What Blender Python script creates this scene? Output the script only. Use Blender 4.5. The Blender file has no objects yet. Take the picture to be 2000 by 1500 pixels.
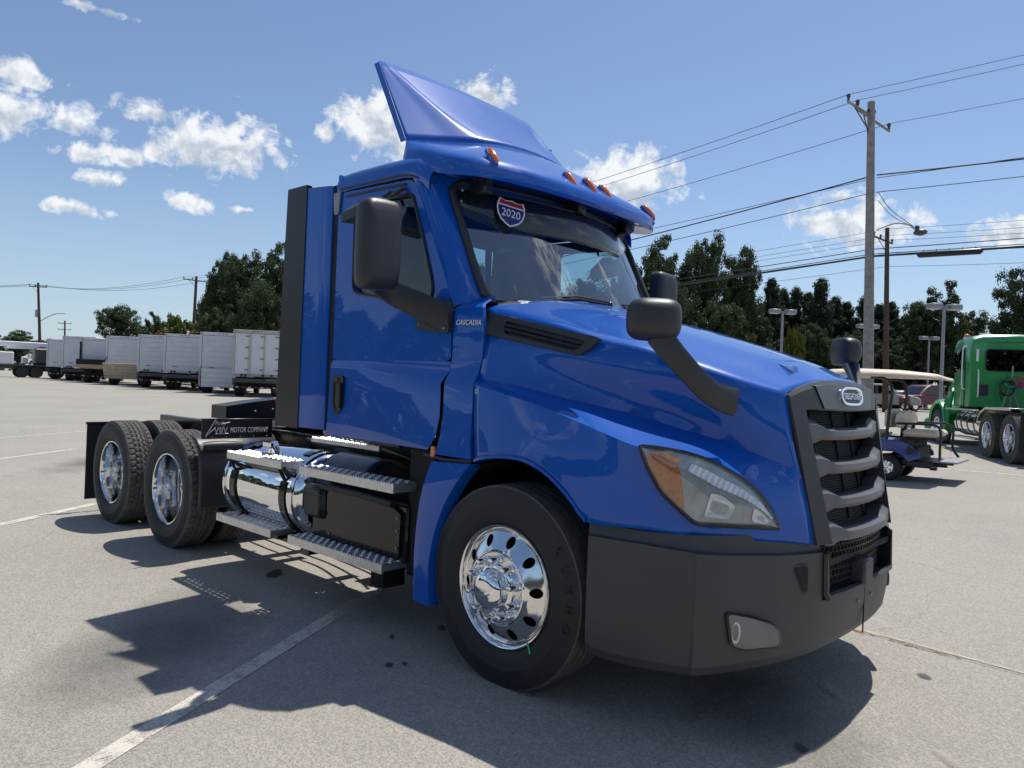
import bpy, bmesh, math, random
import numpy as np
from mathutils import Vector, Matrix, noise

random.seed(7)
S = bpy.context.scene
COL = S.collection
pi = math.pi
V = Vector

# ------------------------------------------------------------------ camera
CAM = V((2.5184, -3.8501, 1.4987))
YAW, PITCH, ROLL = math.radians(-42.940), math.radians(0.062), math.radians(2.2395)
fwd = V((math.sin(YAW) * math.cos(PITCH), math.cos(YAW) * math.cos(PITCH), math.sin(PITCH)))
rgt = fwd.cross(V((0, 0, 1))).normalized()
upv = rgt.cross(fwd)
r2 = rgt * math.cos(ROLL) + upv * math.sin(ROLL)
u2 = -rgt * math.sin(ROLL) + upv * math.cos(ROLL)
cd = bpy.data.cameras.new("camera")
cd.sensor_width = 36.0
cd.lens = 1442.2 / 2000 * 36
cd.clip_start = 0.05
cd.clip_end = 6000
cam = bpy.data.objects.new("camera", cd)
M = Matrix((r2, u2, -fwd)).transposed().to_4x4()
M.translation = CAM
cam.matrix_world = M
COL.objects.link(cam)
S.camera = cam

# ------------------------------------------------------------------ light
SUN = V((-0.02, 0.44, 1.0)).normalized()          # towards the sun
sun_el = math.asin(SUN.z)
sun_az = math.atan2(SUN.x, SUN.y)
ld = bpy.data.lights.new("sun", "SUN")
ld.energy = 4.6
ld.angle = math.radians(0.53)
ld.color = (1.0, 0.95, 0.86)
so = bpy.data.objects.new("sun", ld)
so.rotation_euler = (-SUN).to_track_quat('-Z', 'Y').to_euler()
so.location = (0, 0, 60)
COL.objects.link(so)
S.view_settings.view_transform = 'Standard'
S.view_settings.look = 'None'
S.view_settings.exposure = 0.1
S.view_settings.gamma = 1.0
S.view_settings.use_curve_mapping = False


class NT:
    """tiny node-tree writer"""
    def __init__(s, nt):
        s.nt = nt
        s.n = nt.nodes
        s.l = nt.links

    def add(s, t, **kw):
        n = s.n.new(t)
        for k, v in kw.items():
            setattr(n, k, v)
        return n

    def put(s, sock, v):
        if isinstance(v, bpy.types.NodeSocket):
            s.l.new(v, sock)
        elif v is not None:
            sock.default_value = v

    def math(s, op, a, b=None, c=None, clamp=False):
        n = s.add('ShaderNodeMath', operation=op, use_clamp=clamp)
        s.put(n.inputs[0], a)
        if b is not None:
            s.put(n.inputs[1], b)
        if c is not None:
            s.put(n.inputs[2], c)
        return n.outputs[0]

    def noise(s, vec, scale, detail=4, rough=0.55, dist=0.0):
        n = s.add('ShaderNodeTexNoise')
        if vec is not None:
            s.put(n.inputs['Vector'], vec)
        n.inputs['Scale'].default_value = scale
        n.inputs['Detail'].default_value = detail
        n.inputs['Roughness'].default_value = rough
        n.inputs['Distortion'].default_value = dist
        return n.outputs['Fac']

    def ramp(s, fac, a, b, ca=(0, 0, 0, 1), cb=(1, 1, 1, 1)):
        n = s.add('ShaderNodeValToRGB')
        n.color_ramp.elements[0].position = a
        n.color_ramp.elements[1].position = b
        n.color_ramp.elements[0].color = ca
        n.color_ramp.elements[1].color = cb
        s.put(n.inputs[0], fac)
        return n.outputs[0]

    def mix(s, fac, a, b, blend='MIX'):
        n = s.add('ShaderNodeMix', data_type='RGBA', blend_type=blend)
        s.put(n.inputs[0], fac)
        s.put(n.inputs[6], a)
        s.put(n.inputs[7], b)
        return n.outputs[2]


# ------------------------------------------------------------------ world: sky with cumulus clouds
W = bpy.data.worlds.new("World")
S.world = W
W.use_nodes = True
t = NT(W.node_tree)
t.n.clear()
out = t.add('ShaderNodeOutputWorld')
bg = t.add('ShaderNodeBackground')
bg.inputs[1].default_value = 1.0
sky = t.add('ShaderNodeTexSky', sky_type='NISHITA')
sky.sun_disc = False
sky.sun_elevation = sun_el
sky.sun_rotation = sun_az
sky.altitude = 100
sky.air_density = 1.0
sky.dust_density = 0.45
sky.ozone_density = 1.6
skyc = t.mix(1.0, sky.outputs[0], (0.108, 0.110, 0.115, 1), 'MULTIPLY')
tc = t.add('ShaderNodeTexCoord')
nrm = tc.outputs['Generated']
sep = t.add('ShaderNodeSeparateXYZ')
t.put(sep.inputs[0], nrm)
hz = t.ramp(sep.outputs[2], 0.0, 0.24, (.62, .62, .62, 1), (0, 0, 0, 1))     # hue correction: blue haze painted into the sky colour round the horizon
skyc = t.mix(hz, skyc, (0.400, 0.535, 0.700, 1))
az = t.math('ARCTAN2', sep.outputs[0], sep.outputs[1])
el = t.math('ARCSINE', sep.outputs[2])
# cloud banks: azimuth, elevation, half-width, half-height (degrees), weight
CLOUDS = [(-76.9,18.0,1.69,0.89,1.00), (-77.7,15.6,2.15,1.80,1.10), (-74.2,15.7,1.92,1.06,0.80), (-73.5,14.1,1.82,0.90,1.00), (-72.6,12.5,1.68,0.72,1.00), (-74.1,10.5,1.92,0.62,1.00), (-69.6,17.3,2.09,0.77,0.60), (-65.3,15.6,4.58,2.71,1.25), (-67.3,11.8,1.58,0.90,1.00), (-70.9,14.1,0.93,0.56,0.70), (-53.9,18.5,3.25,2.62,1.15), (-46.2,21.2,2.77,1.45,1.00), (-34.7,15.3,4.66,2.75,1.25), (-18.1,11.9,4.90,1.94,1.00), (-9.2,10.9,2.20,1.09,1.00), (-19.5,13.9,2.00,0.55,0.70), (-57.8,17.7,0.74,0.90,0.70), (-63.4,11.8,1.12,0.28,0.60), (-73.1,22.8,2.08,0.29,0.45)]
big = t.noise(nrm, 15, 6, 0.62, 0.35)
fine = t.noise(nrm, 55, 9, 0.66, 0.3)
lift = t.add('ShaderNodeVectorMath', operation='ADD')
t.put(lift.inputs[0], nrm)
lift.inputs[1].default_value = (SUN.x * .008, SUN.y * .008 + .003, .010)
bil_a = t.noise(nrm, 26, 8, 0.6, 0.25)
bil_b = t.noise(lift.outputs[0], 26, 8, 0.6, 0.25)
billow = t.math('SUBTRACT', bil_a, bil_b)      # lit tops, shaded undersides of the puffs
mid = t.noise(nrm, 34, 7, 0.6, 0.5)
wob = t.math('ADD', t.math('MULTIPLY', t.math('SUBTRACT', big, 0.5), 1.6),
             t.math('MULTIPLY_ADD', t.math('SUBTRACT', mid, 0.5), 3.0, t.math('MULTIPLY', t.math('SUBTRACT', fine, 0.5), 1.5)))
field = None
under = None
for (a, e, wa, we, wt) in CLOUDS:
    da = t.math('MULTIPLY', t.math('SUBTRACT', az, math.radians(a)), 1 / math.radians(wa))
    de = t.math('MULTIPLY', t.math('SUBTRACT', el, math.radians(e)), 1 / math.radians(we))
    below = t.math('MAXIMUM', t.math('MULTIPLY', de, -0.7), 0.0)     # flatter bases
    d2 = t.math('SQRT', t.math('MULTIPLY_ADD', da, da, t.math('MULTIPLY_ADD', de, de, t.math('MULTIPLY', below, below))))
    v = t.math('MULTIPLY', t.math('SUBTRACT', 1.0, d2), wt)
    sh = t.math('MULTIPLY', t.math('MAXIMUM', t.math('SUBTRACT', 1.0, d2), 0.0), t.math('SUBTRACT', 0.35, de))
    field = v if field is None else t.math('MAXIMUM', field, v)
    under = sh if under is None else t.math('MAXIMUM', under, sh)
# the rest of the sky (beyond the picture) carries the same scattered cumulus
far = t.noise(nrm, 5.0, 3, 0.5, 0.0)
inview = t.math('MULTIPLY', t.math('SUBTRACT', az, math.radians(-43)), 1 / math.radians(50))
mask = t.math('MINIMUM', t.math('MULTIPLY', inview, inview), 1.0)
mask = t.math('GREATER_THAN', mask, 0.99)
farv = t.math('SUBTRACT', t.math('MULTIPLY', t.math('SUBTRACT', far, 0.60), 6.0), t.math('MULTIPLY', t.math('SUBTRACT', 1.0, mask), 9.0))
field = t.math('MAXIMUM', field, farv)
dens = t.math('MULTIPLY_ADD', wob, 0.85, field)
cov = t.ramp(dens, 0.0, 0.55)
cov = t.math('MULTIPLY', cov, t.math('MULTIPLY', el, 12.0, clamp=True), clamp=True)
shade = t.math('ADD', t.math('MULTIPLY', under, 1.25), t.math('MULTIPLY_ADD', billow, -3.2, 0.06))
cc = t.ramp(shade, 0.0, 0.75, (0.88, 0.90, 0.92, 1), (0.47, 0.54, 0.63, 1))
skyfin = t.mix(t.math('MULTIPLY', cov, 0.95), skyc, cc)
t.put(bg.inputs[0], skyfin)
t.l.new(bg.outputs[0], out.inputs[0])

# ------------------------------------------------------------------ materials
MATS = {}


def mat(name, col, rough=0.5, metal=0.0, coat=0.0, spec=0.5, var=0.0, vscale=8.0, bump=0.0, bscale=60.0, dust=0.0, dustcol=(0.32, 0.29, 0.24), coat_rough=0.03):
    m = bpy.data.materials.new(name)
    m.use_nodes = True
    q = NT(m.node_tree)
    b = q.n['Principled BSDF']
    tcn = q.add('ShaderNodeTexCoord')
    o = tcn.outputs['Object']
    c4 = (*col, 1)
    cs = None
    if var > 0:
        f = q.ramp(q.noise(o, vscale, 5, 0.6), 0.3, 0.7)
        cs = q.mix(f, tuple(x * (1 - var) for x in col) + (1,), tuple(min(1, x * (1 + var)) for x in col) + (1,))
    if dust > 0:
        f = q.math('MULTIPLY', q.ramp(q.noise(o, vscale * 0.7, 6, 0.65, 0.5), 0.42, 0.72), dust)
        cs = q.mix(f, cs if cs is not None else c4, (*dustcol, 1))
        rr = q.math('ADD', q.math('MULTIPLY', f, 0.6), rough, clamp=True)
        q.put(b.inputs['Roughness'], rr)
    else:
        b.inputs['Roughness'].default_value = rough
    q.put(b.inputs['Base Color'], cs if cs is not None else c4)
    b.inputs['Metallic'].default_value = metal
    b.inputs['Coat Weight'].default_value = coat
    b.inputs['Coat Roughness'].default_value = coat_rough
    b.inputs['Specular IOR Level'].default_value = spec
    if bump > 0:
        bn = q.add('ShaderNodeBump')
        bn.inputs['Strength'].default_value = bump
        bn.inputs['Distance'].default_value = 0.01
        q.put(bn.inputs['Height'], q.noise(o, bscale, 5, 0.6))
        q.put(b.inputs['Normal'], bn.outputs[0])
    MATS[name] = m
    return m


def glass(name, tint, gloss=1.0, rough=0.0, ior=1.5):
    m = bpy.data.materials.new(name)
    m.use_nodes = True
    q = NT(m.node_tree)
    q.n.clear()
    o = q.add('ShaderNodeOutputMaterial')
    tr = q.add('ShaderNodeBsdfTransparent')
    tr.inputs[0].default_value = (*tint, 1)
    gl = q.add('ShaderNodeBsdfGlossy')
    gl.inputs['Roughness'].default_value = rough
    gl.inputs['Color'].default_value = (gloss, gloss, gloss, 1)
    lw = q.add('ShaderNodeLayerWeight')
    lw.inputs[0].default_value = 0.5
    f0 = 2 * ((ior - 1) / (ior + 1)) ** 2
    fr = q.math('MULTIPLY_ADD', q.math('POWER', lw.outputs['Facing'], 5.0), 1 - f0, f0)
    mx = q.add('ShaderNodeMixShader')
    q.put(mx.inputs[0], fr)
    q.l.new(tr.outputs[0], mx.inputs[1])
    q.l.new(gl.outputs[0], mx.inputs[2])
    q.l.new(mx.outputs[0], o.inputs[0])
    MATS[name] = m
    return m


mat('blue_paint', (0.0025, 0.088, 0.43), 0.35, 0.0, 0.85, 0.12, var=0.05, vscale=2.0, coat_rough=0.015)
mat('grey_plastic', (0.050, 0.051, 0.056), 0.48, var=0.10, vscale=3, bump=0.08, bscale=500, dust=0.10, dustcol=(0.10, 0.095, 0.09))
mat('dark_plastic', (0.028, 0.029, 0.033), 0.45, var=0.1, bump=0.06, bscale=400)
mat('grille_grey', (0.095, 0.099, 0.108), 0.42, 0.1, var=0.06)
mat('black_plastic', (0.012, 0.012, 0.014), 0.35, var=0.2)
mat('black_gloss', (0.006, 0.006, 0.007), 0.16, coat=0.15, spec=0.35, dust=0.04, vscale=5)
mat('black_matte', (0.010, 0.010, 0.011), 0.8)
mat('mesh_black', (0.006, 0.006, 0.007), 0.7)
mat('rubber', (0.018, 0.018, 0.019), 0.62, var=0.25, vscale=9, dust=0.14, dustcol=(0.07, 0.065, 0.06))
mat('tread_rubber', (0.085, 0.081, 0.076), 0.9, var=0.3, vscale=14, dust=0.5, dustcol=(0.16, 0.15, 0.14))
mat('chrome', (0.86, 0.87, 0.88), 0.045, 1.0)
mat('alloy', (0.80, 0.80, 0.80), 0.10, 1.0, var=0.05)
mat('brushed', (0.58, 0.57, 0.55), 0.34, 1.0, var=0.12, vscale=12)
mat('step_alu', (0.70, 0.69, 0.67), 0.40, 0.8, var=0.15, vscale=30)
mat('dark_steel', (0.10, 0.10, 0.10), 0.45, 0.7, var=0.3, vscale=12)
mat('signal_yellow', (0.75, 0.30, 0.02), 0.2, coat=0.8, var=0.3, vscale=60)
mat('amber', (0.75, 0.16, 0.012), 0.15, coat=1.0, var=0.2, vscale=60)
mat('amber_dark', (0.42, 0.14, 0.035), 0.25, coat=0.8, var=0.25, vscale=40)
mat('lamp_reflector', (0.66, 0.69, 0.72), 0.22, 0.45, var=0.12, vscale=25)
mat('lamp_housing', (0.33, 0.35, 0.36), 0.28, 0.35, var=0.25, vscale=14)
mat('fog_grey', (0.16, 0.165, 0.165), 0.4, 0.2, var=0.15, vscale=12)
mat('white_print', (0.78, 0.78, 0.78), 0.4)
mat('white_dull', (0.55, 0.55, 0.53), 0.6)
mat('sticker_blue', (0.012, 0.02, 0.17), 0.35)
mat('sticker_red', (0.36, 0.02, 0.025), 0.35)
mat('red_plastic', (0.55, 0.02, 0.03), 0.35)
mat('seat_grey', (0.16, 0.16, 0.165), 0.85, var=0.15)
mat('interior', (0.075, 0.078, 0.082), 0.7, var=0.15)
mat('interior_light', (0.20, 0.20, 0.20), 0.8, var=0.1)
mat('green_paint', (0.014, 0.27, 0.060), 0.32, 0.0, 0.9, var=0.08, vscale=2)
mat('cream', (0.62, 0.53, 0.40), 0.5, var=0.06)
mat('cream_seat', (0.60, 0.52, 0.42), 0.55, var=0.08)
mat('cart_blue', (0.010, 0.042, 0.24), 0.3, coat=0.8)
mat('box_white', (0.62, 0.64, 0.66), 0.5, var=0.07, vscale=2, dust=0.12, dustcol=(0.4, 0.38, 0.34))
mat('box_trim', (0.45, 0.44, 0.38), 0.5, 0.3, var=0.15)
mat('bright_white', (0.80, 0.80, 0.80), 0.45)
mat('dull_steel', (0.30, 0.31, 0.32), 0.5, 0.4, var=0.2)
mat('wood_ramp', (0.42, 0.36, 0.28), 0.8, var=0.2, vscale=6)
mat('wood_edge', (0.40, 0.30, 0.15), 0.8, var=0.2)
mat('pole_wood', (0.27, 0.255, 0.24), 0.9, var=0.25, vscale=5, bump=0.3, bscale=40)
mat('pole_brown', (0.075, 0.05, 0.036), 0.9, var=0.25, vscale=5)
mat('pole_grey', (0.27, 0.28, 0.30), 0.5, 0.3, var=0.1)
mat('lamp_metal', (0.27, 0.29, 0.32), 0.5, 0.3)
mat('wire', (0.03, 0.032, 0.035), 0.6)
mat('insulator', (0.06, 0.055, 0.055), 0.4)
mat('car_silver', (0.42, 0.44, 0.46), 0.35, 0.5, 0.8)
mat('car_tan', (0.30, 0.29, 0.27), 0.4, 0.4, 0.8)
mat('car_red', (0.10, 0.006, 0.014), 0.4, 0.0, 0.3)
mat('hose_red', (0.5, 0.02, 0.04), 0.4)
mat('hose_blue', (0.03, 0.08, 0.40), 0.4)
mat('hose_green', (0.03, 0.25, 0.10), 0.4)
mat('valve_green', (0.05, 0.6, 0.25), 0.4)
mat('bark', (0.085, 0.065, 0.05), 0.95, var=0.3)
glass('windshield_glass', (0.62, 0.76, 0.78), 1.0, 0.0, 1.95)
glass('side_glass', (0.50, 0.70, 0.72), 1.0, 0.0, 1.45)
glass('lamp_lens', (0.93, 0.95, 0.96), 0.9, 0.0, 1.45)
glass('dark_glass', (0.035, 0.045, 0.05), 1.0, 0.0, 1.5)
mat('visor_smoke', (0.012, 0.013, 0.015), 0.16, coat=0.5)
glass('smoke_glass', (0.025, 0.028, 0.032), 0.9, 0.03, 1.4)


def leaf_mat(name, a, b, trans=0.25):
    m = bpy.data.materials.new(name)
    m.use_nodes = True
    q = NT(m.node_tree)
    p = q.n['Principled BSDF']
    tcn = q.add('ShaderNodeTexCoord')
    g = q.add('ShaderNodeNewGeometry')
    f = q.math('ADD', q.math('MULTIPLY', g.outputs['Random Per Island'], 0.6), q.math('MULTIPLY', q.noise(tcn.outputs['Object'], 0.6, 3), 0.5))
    c = q.mix(f, (*a, 1), (*b, 1))
    q.put(p.inputs['Base Color'], c)
    p.inputs['Roughness'].default_value = 0.6
    p.inputs['Specular IOR Level'].default_value = 0.12
    tl = q.add('ShaderNodeBsdfTranslucent')
    q.put(tl.inputs[0], c)
    mx = q.add('ShaderNodeMixShader')
    mx.inputs[0].default_value = trans
    q.l.new(p.outputs[0], mx.inputs[1])
    q.l.new(tl.outputs[0], mx.inputs[2])
    q.l.new(mx.outputs[0], q.n['Material Output'].inputs[0])
    MATS[name] = m


leaf_mat('leaf_oak', (0.034, 0.055, 0.028), (0.082, 0.112, 0.048), .25)
leaf_mat('leaf_pine', (0.028, 0.048, 0.030), (0.062, 0.088, 0.048), .25)
leaf_mat('leaf_bright', (0.05, 0.08, 0.015), (0.15, 0.17, 0.035))
leaf_mat('leaf_rust', (0.12, 0.08, 0.03), (0.28, 0.17, 0.07))

# ------------------------------------------------------------------ mesh helpers


class MB:
    def __init__(s):
        s.v = []
        s.f = []
        s.mi = []
        s.cur = 0

    def addv(s, pts):
        i = len(s.v)
        s.v.extend([tuple(p) for p in pts])
        return i

    def face(s, *idx):
        s.f.append(tuple(idx))
        s.mi.append(s.cur)

    def poly(s, pts):
        i = s.addv(pts)
        s.face(*range(i, i + len(pts)))

    def grid(s, rows, closed_u=False, closed_v=False, flip=False):
        nr, nc = len(rows), len(rows[0])
        i0 = s.addv([p for r in rows for p in r])
        for a in range(nr if closed_v else nr - 1):
            for b in range(nc if closed_u else nc - 1):
                q = (i0 + a * nc + b, i0 + a * nc + (b + 1) % nc, i0 + ((a + 1) % nr) * nc + (b + 1) % nc, i0 + ((a + 1) % nr) * nc + b)
                s.face(*(q[::-1] if flip else q))
        return i0

    def box(s, c, size, rot=None, bev=0.0):
        hx, hy, hz = size[0] / 2, size[1] / 2, size[2] / 2
        c = V(c)
        R = rot if rot is not None else Matrix.Identity(3)
        if bev <= 0:
            pts = [c + R @ V((x * hx, y * hy, z * hz)) for z in (-1, 1) for y in (-1, 1) for x in (-1, 1)]
            i = s.addv(pts)
            for q in ((0, 2, 3, 1), (4, 5, 7, 6), (0, 1, 5, 4), (2, 6, 7, 3), (0, 4, 6, 2), (1, 3, 7, 5)):
                s.face(*(i + k for k in q))
            return
        b = min(bev, hx * .95, hy * .95, hz * .95)
        idx = {}
        pts = []
        for x in (-1, 1):
            for y in (-1, 1):
                for z in (-1, 1):
                    for ax in range(3):
                        p = [x * (hx - b), y * (hy - b), z * (hz - b)]
                        h = (hx, hy, hz)[ax]
                        p[ax] = (x, y, z)[ax] * h
                        idx[(x, y, z, ax)] = len(pts)
                        pts.append(c + R @ V(p))
        i = s.addv(pts)
        ax3 = [(0, 1, 2), (1, 2, 0), (2, 0, 1)]
        for a, u, w in ax3:
            for sg in (-1, 1):
                q = []
                for du, dw in ((-1, -1), (1, -1), (1, 1), (-1, 1)):
                    k = [0, 0, 0]
                    k[a] = sg
                    k[u] = du
                    k[w] = dw
                    q.append(i + idx[(*k, a)])
                s.face(*(q if sg > 0 else q[::-1]))
        for a, u, w in ax3:            # edges parallel to axis w between faces a and u
            for sa in (-1, 1):
                for su in (-1, 1):
                    q = []
                    for (ax, sw) in ((a, -1), (u, -1), (u, 1), (a, 1)):
                        k = [0, 0, 0]
                        k[a] = sa
                        k[u] = su
                        k[w] = sw
                        q.append(i + idx[(*k, ax)])
                    s.face(*(q if sa * su > 0 else q[::-1]))
        for x in (-1, 1):
            for y in (-1, 1):
                for z in (-1, 1):
                    q = [i + idx[(x, y, z, a)] for a in range(3)]
                    s.face(*(q if x * y * z > 0 else q[::-1]))

    def tube(s, pts, r, n=8, cap=True):
        pts = [V(p) for p in pts]
        rs = r if isinstance(r, (list, tuple)) else [r] * len(pts)
        rows = []
        ref = None
        for i, p in enumerate(pts):
            if i == 0:
                d = pts[1] - p
            elif i == len(pts) - 1:
                d = p - pts[i - 1]
            else:
                d = (pts[i + 1] - p).normalized() + (p - pts[i - 1]).normalized()
            if d.length < 1e-9:
                d = V((0, 0, 1))
            d.normalize()
            if ref is None:
                ref = V((0, 0, 1)) if abs(d.z) < 0.9 else V((1, 0, 0))
            a = d.cross(ref).normalized()
            b = a.cross(d).normalized()
            ref = b
            rows.append([p + (a * math.cos(k * 2 * pi / n) + b * math.sin(k * 2 * pi / n)) * rs[i] for k in range(n)])
        i0 = s.grid(rows, closed_u=True, flip=True)
        if cap:
            s.face(*[i0 + k for k in range(n)])
            m = i0 + (len(pts) - 1) * n
            s.face(*[m + k for k in range(n)][::-1])

    def lathe(s, prof, n=48, c=(0, 0, 0), axis='y', a0=0.0, a1=2 * pi):
        """prof: (radius, axial). axis y: circle in xz."""
        full = abs(a1 - a0 - 2 * pi) < 1e-6
        m = n if full else n + 1
        rows = []
        for (r, y) in prof:
            row = []
            for k in range(m):
                a = a0 + (a1 - a0) * k / n
                ca, sa = math.cos(a) * r, math.sin(a) * r
                p = {'y': (ca, y, sa), 'x': (y, ca, sa), 'z': (ca, sa, y)}[axis]
                row.append((p[0] + c[0], p[1] + c[1], p[2] + c[2]))
            rows.append(row)
        s.grid(rows, closed_u=full, flip=(axis == 'y'))

    def prism(s, outline, depth):
        """outline: 3D planar points; depth: vector."""
        d = V(depth)
        n = len(outline)
        a = [V(p) for p in outline]
        i = s.addv(a + [p + d for p in a])
        nrm = V((0, 0, 0))
        for k in range(n):
            nrm += a[k].cross(a[(k + 1) % n])
        fl = nrm.dot(d) < 0
        f0 = list(range(i, i + n))
        f1 = list(range(i + n, i + 2 * n))
        s.face(*(f0 if fl else f0[::-1]))
        s.face(*(f1[::-1] if fl else f1))
        for k in range(n):
            q = (i + k, i + (k + 1) % n, i + n + (k + 1) % n, i + n + k)
            s.face(*(q[::-1] if fl else q))

    def ring(s, A, B, flip=False):
        n = len(A)
        i = s.addv(list(A) + list(B))
        for k in range(n):
            q = (i + k, i + (k + 1) % n, i + n + (k + 1) % n, i + n + k)
            s.face(*(q[::-1] if flip else q))

    def cyl(s, p0, p1, r, n=12):
        s.tube([p0, p1], r, n)

    def ball(s, c, r, n=10, m=6, sc=(1, 1, 1)):
        rows = []
        for i in range(m + 1):
            th = pi * i / m
            rows.append([(c[0] + sc[0] * r * math.sin(th) * math.cos(2 * pi * k / n), c[1] + sc[1] * r * math.sin(th) * math.sin(2 * pi * k / n), c[2] + sc[2] * r * math.cos(th)) for k in range(n)])
        s.grid(rows, closed_u=True, flip=True)

    def mirrored(s):
        m = MB()
        m.v = [(x, -y, z) for x, y, z in s.v]
        m.f = [f[::-1] for f in s.f]
        m.mi = list(s.mi)
        return m

    def both(s):
        n = len(s.v)
        m = s.mirrored()
        s.v += m.v
        s.f += [tuple(i + n for i in f) for f in m.f]
        s.mi += m.mi
        return s

    def move(s, d, rot=None):
        d = V(d)
        R = rot if rot is not None else Matrix.Identity(3)
        s.v = [tuple(R @ V(p) + d) for p in s.v]
        return s

    def mesh(s, name, mats, sharp=30.0, merge=True):
        me = bpy.data.meshes.new(name)
        me.from_pydata(s.v, [], s.f)
        if merge:
            bm = bmesh.new()
            bm.from_mesh(me)
            bmesh.ops.remove_doubles(bm, verts=bm.verts, dist=0.0004)
            bmesh.ops.dissolve_degenerate(bm, edges=bm.edges, dist=1e-5)
            bm.to_mesh(me)
            bm.free()
        elif any(s.mi):
            me.polygons.foreach_set('material_index', s.mi)
        for mm in (mats if isinstance(mats, (list, tuple)) else [mats]):
            me.materials.append(MATS[mm])
        if sharp is None:
            me.shade_flat()
        else:
            me.shade_smooth()
            me.set_sharp_from_angle(angle=math.radians(sharp))
        return me


SPLIT = {'wheel_housing', 'arch_lip', 'step_carrier', 'step_bracket', 'fairing_flange', 'fairing_seam', 'visor_edge', 'grab_handle', 'door_seam', 'vent_panel', 'white_strip', 'running_board',
         'release_bolts', 'mounting', 'chassis_fill', 'platform_bracket', 'liftgate_frame', 'dock_post', 'ramp_arm', 'front_wheel', 'outrigger', 'headlights', 'side_windows', 'cab_lining', 'insulator', 'fender_rib'}
SINGULAR = {'release_bolts': 'release_bolt', 'headlights': 'headlight', 'side_windows': 'side_window'}


def islands(mb):
    par = list(range(len(mb.v)))

    def find(i):
        while par[i] != i:
            par[i] = par[par[i]]
            i = par[i]
        return i
    for f in mb.f:
        a = find(f[0])
        for k in f[1:]:
            par[find(k)] = a
    groups = {}
    for f in mb.f:
        groups.setdefault(find(f[0]), []).append(f)
    out_ = []
    for fs in groups.values():
        m = MB()
        mp = {}
        for f in fs:
            for k in f:
                if k not in mp:
                    mp[k] = len(m.v)
                    m.v.append(mb.v[k])
            m.face(*[mp[k] for k in f])
        out_.append(m)
    return out_


def obj(name, mb, m, parent=None, sharp=30.0, loc=None, merge=True, solid=0.0):
    if name in SPLIT and isinstance(mb, MB):
        ps = islands(mb)
        if len(ps) > 1:
            return [obj1(SINGULAR.get(name, name), p, m, parent, sharp, loc, merge, solid) for p in ps][0]
        name = SINGULAR.get(name, name)
    return obj1(name, mb, m, parent, sharp, loc, merge, solid)


def obj1(name, mb, m, parent=None, sharp=30.0, loc=None, merge=True, solid=0.0):
    me = mb.mesh(name, m, sharp, merge) if isinstance(mb, MB) else mb
    o = bpy.data.objects.new(name, me)
    COL.objects.link(o)
    if parent is not None:
        o.parent = parent
    if loc is not None:
        o.location = loc
    if solid:
        md = o.modifiers.new('shell', 'SOLIDIFY')
        md.thickness = solid
        md.offset = -1
    return o


def tag(o, label=None, cat=None, group=None, kind=None):
    if label:
        o['label'] = label
    if cat:
        o['category'] = cat
    if group:
        o['group'] = group
    if kind:
        o['kind'] = kind
    return o


def thing(name, label, cat, loc=(0, 0, 0), rz=0.0, group=None, tilt=0.0):
    o = bpy.data.objects.new(name, None)
    o.empty_display_size = 0.2
    COL.objects.link(o)
    o.location = loc
    o.rotation_euler = (0, 0, rz)
    return tag(o, label, cat, group)


def part(name, parent, loc=(0, 0, 0), rot=(0, 0, 0)):
    o = bpy.data.objects.new(name, None)
    o.empty_display_size = 0.1
    COL.objects.link(o)
    o.parent = parent
    o.location = loc
    o.rotation_euler = rot
    return o


def kids(o):
    return [c for c in bpy.data.objects if c.parent == o]


def copy_tree(o, parent=None):
    c = o.copy()
    COL.objects.link(c)
    if parent is not None:
        c.parent = parent
    for k in list(o.children):
        copy_tree(k, c)
    return c


def cr(pts, n):
    """n points along a Catmull-Rom curve, even in arc length"""
    P = [np.array(p, float) for p in pts]
    if len(P) == 2:
        return [tuple(P[0] + (P[1] - P[0]) * i / (n - 1)) for i in range(n)]
    P = [2 * P[0] - P[1]] + P + [2 * P[-1] - P[-2]]
    out = []
    for i in range(1, len(P) - 2):
        p0, p1, p2, p3 = P[i - 1:i + 3]
        for k in range(12):
            u = k / 12
            out.append(0.5 * ((2 * p1) + (-p0 + p2) * u + (2 * p0 - 5 * p1 + 4 * p2 - p3) * u * u + (-p0 + 3 * p1 - 3 * p2 + p3) * u ** 3))
    out.append(P[-2])
    return pl(out, n)


def pl(pts, n):
    P = np.array([tuple(p) for p in pts], float)
    d = np.r_[0, np.cumsum(np.linalg.norm(np.diff(P, axis=0), axis=1))]
    s = np.linspace(0, d[-1], n)
    return [tuple(np.interp(x, d, P[:, k]) for k in range(3)) for x in s]


def loft(curves, n, sub=4, crease=(), lin=False):
    """curves: polylines; returns rows (resampled, smoothed across, broken at creases)"""
    C = [np.array(cr(c, n) if not lin else pl(c, n)) for c in curves]
    rows = []
    seg = [0] + [i for i in crease] + [len(C) - 1]
    for a, b in zip(seg[:-1], seg[1:]):
        grp = C[a:b + 1]
        for i in range(len(grp) - 1):
            p1, p2 = grp[i], grp[i + 1]
            p0 = grp[i - 1] if i > 0 else 2 * p1 - p2
            p3 = grp[i + 2] if i + 2 < len(grp) else 2 * p2 - p1
            for k in range(sub):
                u = k / sub
                rows.append(0.5 * ((2 * p1) + (-p0 + p2) * u + (2 * p0 - 5 * p1 + 4 * p2 - p3) * u * u + (-p0 + 3 * p1 - 3 * p2 + p3) * u ** 3))
    rows.append(C[-1])
    return [[tuple(p) for p in r] for r in rows]


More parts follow.
